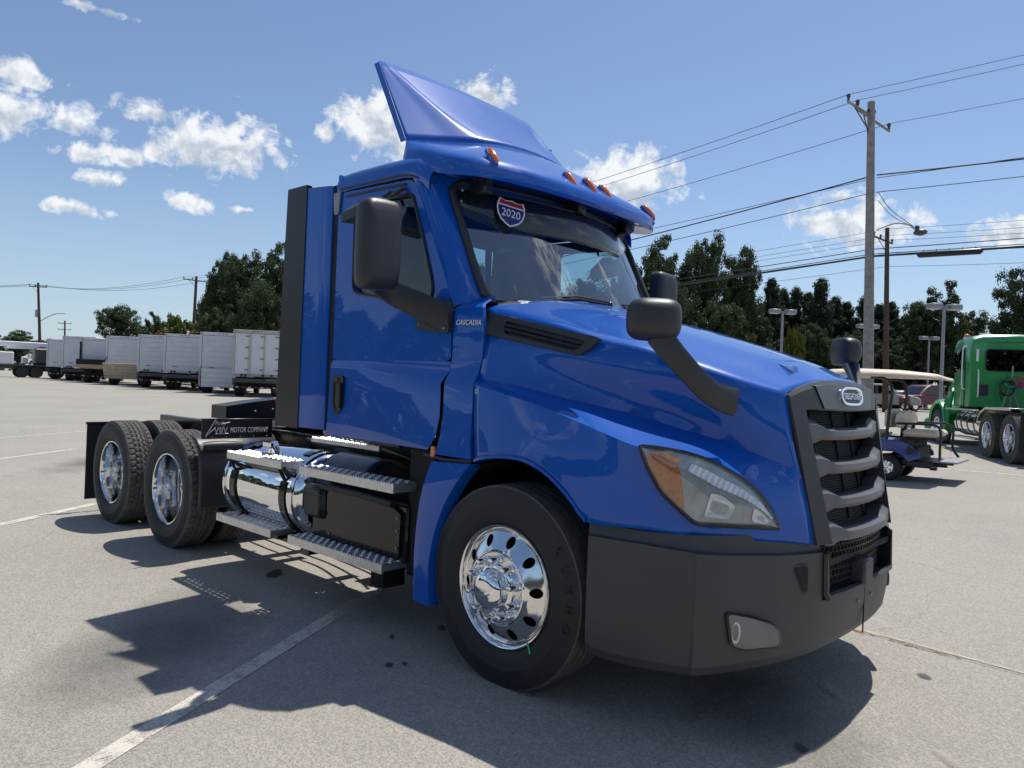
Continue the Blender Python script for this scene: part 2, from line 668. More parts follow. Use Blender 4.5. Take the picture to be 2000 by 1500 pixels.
def rounded(pts, r, n=5):
    """closed polygon (3D) with corners rounded by radius r"""
    P = [V(p) for p in pts]
    out = []
    N = len(P)
    for i in range(N):
        rr = r[i] if isinstance(r, (list, tuple)) else r
        a, b, c = P[i - 1], P[i], P[(i + 1) % N]
        u = (a - b)
        w = (c - b)
        k = min(rr, u.length * .49, w.length * .49)
        s0 = b + u.normalized() * k
        s1 = b + w.normalized() * k
        for j in range(n + 1):
            tt = j / n
            out.append(s0 * (1 - tt) ** 2 + b * 2 * tt * (1 - tt) + s1 * tt * tt)
    return out


def closed_resample(pts, n, start=None):
    P = [tuple(p) for p in pts] + [tuple(pts[0])]
    return pl(P, n + 1)[:-1]


def text_mesh(name, s, size, extrude, mname, parent, origin, xdir, ydir, align='LEFT', shear=0.0, spacing=1.0, xscale=1.0, bevel=0.0, label=None):
    cu = bpy.data.curves.new(name, 'FONT')
    cu.body = s
    cu.size = size
    cu.extrude = extrude
    cu.align_x = align
    cu.shear = shear
    cu.space_character = spacing
    cu.resolution_u = 3
    cu.bevel_depth = bevel
    tmp = bpy.data.objects.new(name, cu)
    COL.objects.link(tmp)
    bpy.context.view_layer.update()
    dg = bpy.context.evaluated_depsgraph_get()
    me = bpy.data.meshes.new_from_object(tmp.evaluated_get(dg))
    bpy.data.objects.remove(tmp)
    bpy.data.curves.remove(cu)
    xd = V(xdir).normalized()
    yd = V(ydir)
    yd = (yd - xd * yd.dot(xd)).normalized()
    zd = xd.cross(yd)
    o0 = V(origin)
    for v in me.vertices:
        c = v.co
        v.co = o0 + xd * c.x * xscale + yd * c.y + zd * c.z
    me.materials.clear()
    me.materials.append(MATS[mname])
    o = bpy.data.objects.new(name, me)
    COL.objects.link(o)
    o.parent = parent
    return o


def crp(pts, m):
    """Catmull-Rom with m samples per span (keeps the stations of two curves matched)"""
    P = [np.array(p, float) for p in pts]
    P = [2 * P[0] - P[1]] + P + [2 * P[-1] - P[-2]]
    out_ = []
    for i in range(1, len(P) - 2):
        p0, p1, p2, p3 = P[i - 1:i + 3]
        for k in range(m):
            u = k / m
            out_.append(tuple(0.5 * ((2 * p1) + (-p0 + p2) * u + (2 * p0 - 5 * p1 + 4 * p2 - p3) * u * u + (-p0 + 3 * p1 - 3 * p2 + p3) * u ** 3)))
    out_.append(tuple(P[-2]))
    return out_


# map frame of the yard: metres to the right of and ahead of the kerb where the picture was taken
F2 = V((fwd.x, fwd.y, 0)).normalized()
R2 = V((rgt.x, rgt.y, 0)).normalized()


def ground_z(xr, d):
    a = xr - 2.5
    right = 0.0
    if a > 0:
        right = 0.42 * (1 - math.exp(-(a / 9.0) ** 1.35))
    far_ = 0.50 * (1 - math.exp(-max(0.0, d - 14.0) / 30.0)) if d > 14 else 0.0
    fl = min(1.0, max(0.0, (d - 5.0) / 4.0))
    return right * fl + far_


def yard(xr, d, z=0.0):
    p = CAM + R2 * xr + F2 * d
    return V((p.x, p.y, ground_z(xr, d) + z))


def yard_dir(xr, d):
    v = R2 * xr + F2 * d
    return math.atan2(v.y, v.x)


# ================================================================== THE BLUE TRUCK
truck = thing('semi_truck', 'blue day-cab semi truck with roof fairing, chrome wheels and grey bumper', 'semi truck')


def TP(name, mb, m, sharp=30.0, parent=None, **k):
    return obj(name, mb, m, parent or truck, sharp, **k)


def mir(pts):
    return [(x, -y, z) for x, y, z in pts]


# ---------------------------------------------------------------- hood and fenders
c0 = [(-.24, 0, 2.035), (0, 0, 1.965), (.33, 0, 1.880), (.63, 0, 1.797), (.81, 0, 1.742), (.98, 0, 1.685), (1.10, 0, 1.632), (1.19, 0, 1.578)]
c1 = [(-.27, -.45, 2.010), (.02, -.45, 1.940), (.33, -.44, 1.862), (.61, -.42, 1.782), (.79, -.39, 1.728), (.97, -.36, 1.668), (1.09, -.33, 1.615), (1.205, -.31, 1.566)]
c1b = [(-.36, -.80, 1.962), (-.08, -.80, 1.892), (.22, -.79, 1.815), (.47, -.765, 1.758), (.67, -.715, 1.708), (.88, -.645, 1.642), (1.03, -.585, 1.582), (1.175, -.535, 1.528)]
c2 = [(-.40, -.925, 1.930), (-.21, -.925, 1.898), (.10, -.92, 1.828), (.385, -.90, 1.748), (.575, -.875, 1.708), (.76, -.82, 1.655), (.95, -.74, 1.588), (1.065, -.67, 1.545), (1.172, -.60, 1.505)]
c3 = [(-.385, -.962, 1.890), (-.19, -.962, 1.855), (.11, -.955, 1.785), (.39, -.935, 1.708), (.58, -.905, 1.662), (.77, -.848, 1.603), (.96, -.762, 1.535), (1.08, -.685, 1.492), (1.18, -.602, 1.455)]
c4 = [(-.33, -1.002, 1.78), (-.02, -.992, 1.712), (.30, -.974, 1.64), (.54, -.926, 1.585), (.75, -.856, 1.52), (.97, -.755, 1.432), (1.11, -.68, 1.370), (1.20, -.597, 1.33)]
c4b = [(-.32, -1.03, 1.66), (-.02, -1.005, 1.605), (.28, -.955, 1.535), (.55, -.895, 1.475), (.74, -.825, 1.415), (.98, -.735, 1.345), (1.12, -.66, 1.29), (1.215, -.588, 1.25)]
c5 = [(-.32, -1.06, 1.525), (-.075, -1.035, 1.497), (.165, -.995, 1.452), (.455, -.925, 1.402), (.655, -.862, 1.358), (.765, -.822, 1.328), (.95, -.735, 1.280), (1.10, -.655, 1.22), (1.235, -.575, 1.16)]
c5b = [(-.31, -1.09, 1.510), (-.06, -1.085, 1.475), (.19, -1.075, 1.430), (.40, -1.06, 1.392), (.605, -1.015, 1.342), (.80, -.92, 1.298), (.96, -.82, 1.258), (1.115, -.70, 1.18), (1.243, -.568, 1.125)]
c6 = [(-.29, -1.12, 1.492), (-.05, -1.13, 1.447), (.20, -1.138, 1.398), (.49, -1.155, 1.325), (.785, -1.165, 1.252), (.93, -1.05, 1.235), (1.02, -.945, 1.195), (1.13, -.775, 1.125), (1.25, -.562, 1.09)]
c7 = [(-.26, -1.145, 1.30), (-.03, -1.165, 1.27), (.20, -1.178, 1.235), (.44, -1.186, 1.17), (.70, -1.172, 1.11), (.905, -1.082, 1.08), (1.06, -.91, 1.05), (1.175, -.735, 1.01), (1.275, -.545, .97)]
c8 = [(-.225, -1.165, 1.095), (-.13, -1.185, 1.120), (.02, -1.195, 1.138), (.16, -1.198, 1.133), (.30, -1.198, 1.083), (.42, -1.198, 1.003), (.53, -1.196, .902),
      (.785, -1.158, .905), (.98, -1.03, .893), (1.145, -.81, .872), (1.222, -.67, .86), (1.292, -.522, .842)]


def ext(c, n):   # keep hand-placed stations
    return c


rows = loft([c0, c1, c1b, c2, c3, c4, c4b, c5, c5b, c6, c7, c8], 44, 5, crease=(7, 9))
HOODROWS = rows
mb = MB()
mb.grid(rows, flip=True)
mb.both()
hood = TP('hood', mb, 'blue_paint', 24, solid=0.006)
# arch lip, turned in behind the fender edge
arch = cr([(-.225, -1.165, 1.095), (-.13, -1.185, 1.120), (.02, -1.195, 1.138), (.16, -1.198, 1.133), (.30, -1.198, 1.083), (.42, -1.198, 1.003), (.53, -1.196, .902)], 22)
mb = MB()
mb.grid([[(x, y - .004, z + .012) for x, y, z in arch], [(x, y - .010, z - .004) for x, y, z in arch], [(x, y + .07, z - .010) for x, y, z in arch]])
mb.both()
TP('arch_lip', mb, 'blue_paint', 40, parent=hood)
# inner wheel housing
mb = MB()
for sy in (1,):
    hs = [(.64 * math.cos(a), .64 * math.sin(a) + .47) for a in np.linspace(math.radians(-18), math.radians(198), 26)]
    mb.grid([[(x, y, z) for x, z in hs] for y in (-1.13, -.55)])
    mb.poly([(.64, -.55, 1.2), (-.64, -.55, 1.2), (-.64, -.55, .25), (.64, -.55, .25)])
mb.both()
TP('wheel_housing', mb, 'black_matte', 40)
# seam of the hood lid
sl = [(x * 1.0, y, z + .003) for x, y, z in cr([(.62, -.80, 1.70), (.85, -.715, 1.635), (1.02, -.62, 1.582), (1.16, -.545, 1.532)], 14)]
# hood air nozzle
for sy in (-1, 1):
    mb = MB()
    mb.poly([(1.00, sy * .33, 1.655), (1.095, sy * .36, 1.637), (1.095, sy * .30, 1.640)])
    mb.poly([(1.095, sy * .36, 1.637), (1.10, sy * .355, 1.605), (1.10, sy * .305, 1.608), (1.095, sy * .30, 1.640)])
    TP('hood_nozzle', mb, 'blue_paint', 30, parent=hood)

# side air vents of the hood
for sy in (1, -1):
    mb = MB()
    TL, TR, BR, BL = (-.372, -.972, 1.890), (.415, -.945, 1.735), (.298, -.968, 1.648), (-.335, -1.008, 1.768)
    A = [V(p) for p in (TL, TR, BR, BL)]
    A = [V((p.x, p.y - .008, p.z)) for p in A]
    outp = rounded(A, [.02, .025, .03, .02], 4)
    cen = sum((V(p) for p in A), V((0, 0, 0))) / 4
    nor = (A[1] - A[0]).cross(A[3] - A[0]).normalized()
    if nor.y > 0:
        nor = -nor
    i_tl = A[0] * .80 + A[1] * .20
    inn = [V((-.215, -.972, 1.838)), V((.325, -.956, 1.722)), V((.268, -.970, 1.672)), V((-.19, -.998, 1.762))]
    inn = [V((p.x, p.y - .008, p.z)) for p in inn]
    n = 40
    O = closed_resample(outp, n)
    I = closed_resample(rounded(inn, .012, 3), n)
    # align starts
    k0 = min(range(n), key=lambda k: (V(I[k]) - V(O[0])).length)
    I = I[k0:] + I[:k0]
    up = [V(p) + nor * .014 for p in O]
    mb.ring(O, up)
    mb.ring(up, [V(p) + nor * .012 for p in I])
    mb.ring([V(p) + nor * .012 for p in I], [V(p) - nor * .03 for p in I])
    if sy < 0:
        mb = mb.mirrored()
    v_ = TP('hood_vent', mb, 'dark_plastic', 35)
    mb = MB()
    mb.poly([V(p) + nor * -.002 for p in inn])
    for q in (.30, .64):
        a = inn[0] * (1 - q) + inn[3] * q
        b = inn[1] * (1 - q) + inn[2] * q
        mb.tube([a + nor * .006, b + nor * .006], .010, 5)
    if sy < 0:
        mb = mb.mirrored()
    TP('louvre', mb, 'black_plastic', 35, parent=v_)

# ---------------------------------------------------------------- headlights


def headlight(sy):
    top = cr([(.785, -1.168, 1.262), (.86, -1.115, 1.256), (.945, -1.045, 1.238), (1.025, -.955, 1.197), (1.10, -.848, 1.127), (1.15, -.765, 1.045), (1.185, -.695, .925)], 30)
    bot = cr([(.785, -1.168, 1.258), (.865, -1.128, 1.072), (.98, -1.035, .948), (1.04, -.96, .944), (1.09, -.885, .938), (1.145, -.785, .930), (1.183, -.695, .918)], 30)
    # sharper lower corner
    bot = pl([(.785, -1.168, 1.256), (.82, -1.155, 1.165), (.865, -1.126, 1.072), (.92, -1.085, 1.01), (.982, -1.035, .946), (1.04, -.965, .943), (1.09, -.890, .937), (1.145, -.788, .930), (1.184, -.695, .917)], 30)

    def surf(u, w, off):
        a, b = V(top[u]), V(bot[u])
        p = a.lerp(b, w)
        # plan normal
        u0, u1 = max(0, u - 1), min(29, u + 1)
        d = V(top[u1]).lerp(V(bot[u1]), w) - V(top[u0]).lerp(V(bot[u0]), w)
        nn = V((-d.y, d.x, 0))
        if nn.length < 1e-6:
            nn = V((1, -1, 0))
        nn.normalize()
        if nn.x * .8 - nn.y < 0:
            nn = -nn
        bulge = math.sin(pi * min(1, max(0, w))) * .012
        return p + nn * (off + bulge)
    flip = sy < 0
    root = part('headlight', truck)

    def add(nm, m, mbx, sharp=40):
        if flip:
            mbx.v = [(x, -y, z) for x, y, z in mbx.v]
            mbx.f = [f[::-1] for f in mbx.f]
        return TP(nm, mbx, m, sharp, parent=root)
    W_ = [i / 10 for i in range(11)]
    # housing (dark backing)
    m1 = MB()
    m1.grid([[surf(u, w, .008) for w in W_] for u in range(30)], flip=False)
    add('lamp_housing', 'lamp_housing', m1)
    # black gasket round the edge
    loop = [surf(u, 0, .016) for u in range(30)] + [surf(u, 1, .016) for u in range(29, -1, -1)]
    m1 = MB()
    m1.tube([V(p) for p in loop] + [loop[0]], .0085, 6, cap=False)
    add('gasket', 'black_plastic', m1)
    # amber side lamp, rear third
    m1 = MB()
    AM = [(.875, .11), (.9, .5)]

    def along(px, w):      # parameter along the lamp by x
        return px
    rowsA = []
    for j in range(9):
        w = .16 + .80 * j / 8
        r_ = []
        lim = 3.6 + 6.2 * (j / 8) ** .9
        for i in range(8):
            uu = 2.2 + (lim) * i / 7
            u0 = int(uu)
            fr = uu - u0
            r_.append(surf(u0, w, .013).lerp(surf(u0 + 1, w, .013), fr))
        rowsA.append(r_)
    m1.grid(rowsA)
    add('side_marker', 'amber_dark', m1)
    # reflector bowls
    for (ua, ub, wa, wb, dpt, mm) in ((14, 19, .46, .86, .0, 'lamp_reflector'), (22, 26, .42, .80, .0, 'lamp_reflector')):
        m1 = MB()
        cs = [surf(ua, wa, .014), surf((ua + ub) // 2, wa - .02, .014), surf(ub, wa + .1, .014), surf(ub, wb, .014), surf(ua + 1, wb, .014)]
        cs = rounded(cs, .016, 3)
        c_ = sum((V(p) for p in cs), V((0, 0, 0))) / len(cs)
        nn = V((.62, -.78, 0)).normalized()
        m1.ring(cs, [V(p).lerp(c_, .14) - nn * .001 for p in cs])
        m1.ring([V(p).lerp(c_, .14) - nn * .001 for p in cs], [V(p).lerp(c_, .30) - nn * .004 + V((0, 0, .003)) for p in cs])
        m1.poly([V(p).lerp(c_, .30) - nn * .004 + V((0, 0, .003)) for p in cs])
        add('reflector', mm, m1, 25)
    # upper chrome strip with ribs
    m1 = MB()
    rr = []
    for u in range(9, 27):
        for s_ in (0, 1):
            o_ = .0125 if s_ == 0 else .016
            fr = u + s_ * .5
            rr.append([surf(int(fr), w, o_).lerp(surf(int(fr) + 1, w, o_), fr - int(fr)) for w in (.17, .24 + .02 * math.sin(u), .34)])
    m1.grid(rr)
    add('lamp_strip', 'lamp_reflector', m1, 15)
    # turn signal bulb zone
    m1 = MB()
    m1.grid([[surf(u, w, .015) for w in (.16, .23, .30)] for u in range(4, 8)])
    add('turn_signal', 'signal_yellow', m1)
    # clear lens
    m1 = MB()
    m1.grid([[surf(u, w, .022) for w in W_] for u in range(30)])
    add('lens', 'lamp_lens', m1)
    return root


headlight(1)
headlight(-1)

# ---------------------------------------------------------------- grille
gr = part('grille', truck)


def gside(z):        # outer edge of the grille surround at height z
    k = (1.505 - z) / (1.505 - .842)
    return V((1.172 + .120 * k, -(.600 - .078 * k), z))


def gin(z):          # inner edge
    k = (1.44 - z) / (1.44 - .842)
    return V((1.188 + .118 * k, -(.492 - .062 * k), z))


zs = [1.44, 1.30, 1.15, 1.0, .842]
mb = MB()
outer = [gside(z) for z in (1.500, 1.36, 1.2, 1.02, .842)]
inner = [gin(z) for z in (1.435, 1.32, 1.17, 1.0, .842)]
mb.grid([[p + V((-.03, -.002, 0)) for p in outer], [p + V((.012, -.004, 0)) for p in outer], [p + V((.030, 0, 0)) for p in inner], [p + V((-.06, .015, 0)) for p in inner]], flip=True)
mb.both()
# top arch panel with the badge
arc_o = cr([(1.172, -.600, 1.503), (1.184, -.50, 1.538), (1.198, -.36, 1.566), (1.206, -.2, 1.578), (1.208, 0, 1.582)], 14)
arc_m = cr([(1.186, -.592, 1.492), (1.204, -.495, 1.522), (1.222, -.35, 1.548), (1.230, -.2, 1.560), (1.232, 0, 1.564)], 14)
arc_i = cr([(1.215, -.492, 1.437), (1.222, -.44, 1.440), (1.236, -.34, 1.437), (1.244, -.2, 1.434), (1.247, 0, 1.432)], 14)
arc_b = [(x - .10, y, z + .004) for x, y, z in arc_i]
arc_r = [(x - .04, y, z) for x, y, z in arc_o]
h = MB()
h.grid([arc_r, arc_o, arc_m, arc_i, arc_b], flip=True)
h.both()
n0 = len(mb.v)
mb.v += h.v
mb.f += [tuple(i + n0 for i in f) for f in h.f]
mb.mi += h.mi
TP('grille_surround', mb, 'dark_plastic', 35, parent=gr)
# raised badge panel
mb = MB()
pb = [(1.222, -.40, 1.548), (1.232, -.20, 1.560), (1.235, 0, 1.563), (1.232, .20, 1.560), (1.222, .40, 1.548), (1.242, .33, 1.445), (1.247, .17, 1.440), (1.249, 0, 1.438), (1.247, -.17, 1.440), (1.242, -.33, 1.445)]
n_ = len(pb)
top_ = cr(pb[:5], 15)
bot_ = cr(pb[5:][::-1], 15)
mb.grid([[(x - .03, y * 1.03, z + .004) for x, y, z in top_], top_, bot_, [(x - .08, y, z - .006) for x, y, z in bot_]], flip=True)
TP('badge_panel', mb, 'grille_grey', 35, parent=gr)
# badge
mb = MB()
bc = V((1.247, 0, 1.506))
bu = V((0, 1, 0))
bv = V((-.14, 0, 1)).normalized()
bn = bu.cross(bv)
if bn.x < 0:
    bn = -bn


def badge_loop(a, b, d):
    pts = []
    for k in range(40):
        th = 2 * pi * k / 40
        cx_, cy_ = math.cos(th), math.sin(th)
        px_ = a * math.copysign(abs(cx_) ** .55, cx_)
        py_ = b * math.copysign(abs(cy_) ** .75, cy_)
        pts.append(bc + bu * px_ + bv * py_ + bn * d)
    return pts


mb.ring(badge_loop(.152, .047, -.01), badge_loop(.150, .046, .010), flip=True)
mb.ring(badge_loop(.150, .046, .010), badge_loop(.134, .035, .010), flip=True)
mb.ring(badge_loop(.134, .035, .010), badge_loop(.130, .032, .003), flip=True)
bd = TP('badge', mb, 'chrome', 40, parent=gr)
mb = MB()
mb.poly(badge_loop(.131, .033, .003))
TP('badge_field', mb, 'dark_plastic', 30, parent=bd)
text_mesh('badge_lettering', 'FREIGHTLINER', .044, .003, 'chrome', bd, bc + bn * .006 - bv * .015, bu, bv, 'CENTER', xscale=.82, spacing=.95)
# bug screen behind the bars
mb = MB()
back = [[V((1.105 + .13 * ((1.44 - z) / .6) + .03 * (1 - (y / .5) ** 2), y, z)) for y in np.linspace(-.49, .49, 13)] for z in (1.46, 1.3, 1.1, .9, .74)]
mb.grid(back, flip=False)
TP('bug_screen', mb, 'mesh_black', 60, parent=gr)
mb = MB()
for z in np.arange(.86, 1.44, .0125):
    k = (1.44 - z) / .6
    mb.tube([(1.107 + .13 * k + .03 * (1 - (y / .5) ** 2), y, z) for y in np.linspace(-.485, .485, 9)], .0022, 3, cap=False)
for y in (-.25, .02, .26):
    mb.tube([(1.112 + .13 * (1.44 - z) / .6 + .03 * (1 - (y / .5) ** 2), y, z) for z in (1.44, 1.2, .9)], .006, 5, cap=False)
tag(TP('screen_wires', mb, 'black_plastic', 60, parent=gr), kind='stuff')
# four bars
for zb in (1.333, 1.178, 1.022, .875):
    k = (1.44 - zb) / .6
    hw = .497 - .055 * k
    x0 = 1.188 + .118 * k
    ys = [-1, -.86, -.70, -.62, -.45, -.2, 0, .2, .45, .62, .70, .86, 1]
    rws = []
    for j, s_ in enumerate(ys):
        y = s_ * hw
        a = abs(s_)
        bow = .040 * (1 - a ** 2) ** .8
        inner_ = a < .66
        ht = .028 if inner_ else .028 + .028 * min(1, (a - .62) / .22)
        zz = zb - .012 * (1 - a * a) + (0.0 if inner_ else .010)
        x = x0 + bow + (.014 if inner_ else .004)
        rws.append([(x - .085, y, zz + ht * .9), (x - .02, y, zz + ht), (x + .012, y, zz + ht * .55), (x + .016, y, zz - ht * .35), (x + .002, y, zz - ht), (x - .085, y, zz - ht * .7)])
    mb = MB()
    mb.grid(rws)
    TP('grille_bar', mb, 'grille_grey', 22, parent=gr)
# lower honeycomb


def honeycomb(x_of, y0, y1, z0, z1, s, r):
    m_ = MB()
    row = 0
    z = z0
    while z <= z1:
        y = y0 + (s / 2 if row % 2 else 0)
        while y <= y1:
            ring_o = []
            ring_i = []
            for k in range(6):
                a = pi / 6 + k * pi / 3
                ring_o.append(V((x_of(y), y + math.cos(a) * s * .578, z + math.sin(a) * s * .578)))
                ring_i.append(V((x_of(y), y + math.cos(a) * s * .578 * r, z + math.sin(a) * s * .578 * r)))
            m_.ring(ring_o, ring_i)
            m_.ring(ring_i, [p - V((.016, 0, 0)) for p in ring_i])
            y += s
        z += s * .866
        row += 1
    return m_


tag(TP('honeycomb', honeycomb(lambda y: 1.335 - .12 * (y / .5) ** 2 * .6, -.44, .44, .772, .838, .034, .80), 'dark_plastic', 20, parent=gr), kind='stuff')

# ---------------------------------------------------------------- bumper
bp = part('bumper', truck)


def bplan(k, off=0.0):
    pass


PA, PB = [(.555, -1.205), (.80, -1.162), (1.00, -1.072)], [(1.016, -1.072), (1.085, -.985), (1.160, -.862), (1.225, -.735), (1.285, -.575), (1.318, -.44), (1.338, -.25), (1.345, 0)]
QA, QB = [(.545, -1.188), (.79, -1.146), (.985, -1.055)], [(.995, -1.046), (1.06, -.965), (1.135, -.845), (1.200, -.722), (1.262, -.57), (1.30, -.44), (1.322, -.25), (1.33, 0)]
pl_o = cr([(x, y, 0) for x, y in PA], 18) + cr([(x, y, 0) for x, y in PB], 42)
pl_i = cr([(x, y, 0) for x, y in QA], 18) + cr([(x, y, 0) for x, y in QB], 42)
IE = min(range(60), key=lambda i: abs(pl_o[i][1] + .478))      # where the centre opening starts


def bot_z(p):         # lower edge rises to the front
    x, y, _ = p
    k = min(1, max(0, (x - .95) / .38))
    e = max(0, min(1, (.64 - x) / .09)) ** 2
    return .298 + .048 * k * k + .020 * e


def rowz(i, lev):
    x, y, _ = pl_o[i]
    xi, yi, _ = pl_i[i]
    zb = bot_z(pl_o[i])
    n_ = V((xi - x, yi - y, 0))
    n_ = n_.normalized() if n_.length > 1e-6 else V((-1, 0, 0))
    return x, y, xi, yi, zb, n_


rws = []
for i in range(IE + 1):
    x, y, xi, yi, zb, n_ = rowz(i, 0)
    zl = .848 - .038 * min(1, max(0, (x - .8) / .5))     # ledge level
    rws.append([(xi + n_.x * .03, yi + n_.y * .03, .900), (xi + n_.x * .012, yi + n_.y * .012, .896), (xi + n_.x * .004, yi + n_.y * .004, zl + .008), (xi, yi, zl + .002), (x, y, zl - .004), (x, y, zl - .014), (x + n_.x * -.004, y + n_.y * -.004, .62),
                (x, y, zb + .16), (x + n_.x * .018, y + n_.y * .018, zb + .05), (x + n_.x * .045, y + n_.y * .045, zb + .008), (x + n_.x * .09, y + n_.y * .09, zb)])
mb = MB()
mb.grid(rws)
# rear edge return at the wheel opening
e_ = rws[0]
mb.grid([[(p[0], p[1], p[2]) for p in e_], [(p[0] + .012, p[1] + .10, p[2]) for p in e_]], flip=True)
# below the opening
rws = []
for i in range(IE, 60):
    x, y, xi, yi, zb, n_ = rowz(i, 0)
    rws.append([(x - .11, y, .598), (x - .012, y, .600), (x, y, .590), (x, y, zb + .16), (x + n_.x * .018, y + n_.y * .018, zb + .05), (x + n_.x * .045, y + n_.y * .045, zb + .008), (x + n_.x * .09, y + n_.y * .09, zb)])
mb.grid(rws)
mb.both()
TP('bumper_shell', mb, 'grey_plastic', 21, parent=bp)
# dark frame round the opening
mb = MB()
xs = pl_o[IE][0]
loop = [V((1.318 - .0, -.462, .800)), V((1.322, -.462, .625)), V((1.328, -.445, .603))] + [V((p[0] + .004, p[1], .600)) for p in pl_o[IE + 3:]]
loop = loop + [V((p.x, -p.y, p.z)) for p in loop[::-1]]
mb.tube(loop, .017, 6)
TP('opening_trim', mb, 'dark_plastic', 40, parent=bp)
mb = MB()
for sy in (-1, 1):
    mb.prism([(1.30, sy * .478, .815), (1.335, sy * .455, .80), (1.335, sy * .455, .60), (1.21, sy * .47, .60), (1.21, sy * .478, .815)], (0, -sy * .012, 0))
mb.poly([(1.22, -.47, .85), (1.22, -.47, .58), (1.22, .47, .58), (1.22, .47, .85)])
mb.box((1.27, 0, .752), (.10, .93, .03))
TP('opening_liner', mb, 'black_matte', 40, parent=bp)
tag(TP('honeycomb', honeycomb(lambda y: 1.315 - .10 * (y / .5) ** 2 * .6, -.44, .44, .622, .722, .036, .80), 'dark_plastic', 20, parent=bp), kind='stuff')
mb = MB()
mb.box((1.335, -.02, .662), (.075, .125, .125), bev=.012)
sn = TP('radar_sensor', mb, 'grey_plastic', 40, parent=bp)
# seam and plate screws under the opening
mb = MB()
mb.box((1.343, 0.005, .47), (.006, .003, .235))
TP('seam', mb, 'black_matte', 30, parent=bp)
for y in (-.085, .10):
    mb = MB()
    mb.lathe([(.0, .006), (.008, .005), (.011, 0), (.011, -.004)], 10, (1.346, y, .525), 'x')
    TP('bolt', mb, 'dull_steel', 40, parent=bp)
# air slots
for sy in (1, -1):
    mb = MB()
    pts = [(1.248, -.668, .765), (1.288, -.585, .772), (1.288, -.578, .635), (1.277, -.605, .632)]
    nn = V((.80, -.60, 0))
    O = closed_resample(rounded([V(p) + nn * .004 for p in pts], .012, 3), 28)
    I = closed_resample(rounded([(V(p) - (sum((V(q) for q in pts), V()) / 4)) * .80 + (sum((V(q) for q in pts), V()) / 4) + nn * .006 for p in pts], .01, 3), 28)
    mb.ring(O, I)
    mb.ring(I, [V(p) - nn * .05 for p in I])
    if sy < 0:
        mb = mb.mirrored()
    s1 = TP('air_slot', mb, 'dark_plastic', 40, parent=bp)
    mb = MB()
    mb.poly([V(p) + nn * .0045 for p in I])
    if sy < 0:
        mb = mb.mirrored()
    s1.data.materials.append(MATS['black_matte'])
    TP('slot_hole', mb, 'mesh_black', 40, parent=bp)
# fog lights
for sy in (1, -1):
    pts = [(1.085, -.963, .592), (1.155, -.862, .568), (1.205, -.77, .535), (1.228, -.728, .492), (1.228, -.726, .430), (1.135, -.888, .428), (1.10, -.94, .448)]
    nn = V((.80, -.60, -.05)).normalized()
    pts = [tuple(V(p) + nn * .016) for p in pts]
    c_ = sum((V(p) for p in pts), V()) / len(pts)
    O = closed_resample(rounded([V(p) + nn * .010 for p in pts], .02, 4), 48)
    I = [c_ + (V(p) - c_) * .93 + nn * .006 for p in O]
    mb = MB()
    mb.ring([V(p) - nn * .02 for p in O], O)
    mb.ring(O, I)
    mb.ring(I, [V(p) - nn * .012 for p in I])
    if sy < 0:
        mb = mb.mirrored()
    f1 = TP('fog_light', mb, 'black_plastic', 40, parent=bp) if False else obj('fog_light', mb, 'black_plastic', truck, 40)
    mb = MB()
    mb.poly([V(p) - nn * .004 for p in I])
    if sy < 0:
        mb = mb.mirrored()
    TP('fog_cover', mb, 'fog_grey', 40, parent=f1)
    mb = MB()
    cc_ = V((1.118, -.925, .505)) + nn * .024
    loopf = []
    for k in range(20):
        a = 2 * pi * k / 20
        loopf.append(cc_ + V((.6, .8, 0)) * math.cos(a) * .020 + V((0, 0, 1)) * math.sin(a) * .046)
    mb.ring(loopf, [cc_ + (p - cc_) * .6 - nn * .006 for p in loopf])
    mb.poly([cc_ + (p - cc_) * .6 - nn * .006 for p in loopf])
    if sy < 0:
        mb = mb.mirrored()
    TP('fog_bulb', mb, 'lamp_reflector', 40, parent=f1)
    mb = MB()
    mb.poly([V(p) + nn * .001 for p in I])
    if sy < 0:
        mb = mb.mirrored()
    TP('lens', mb, 'lamp_lens', 40, parent=f1)

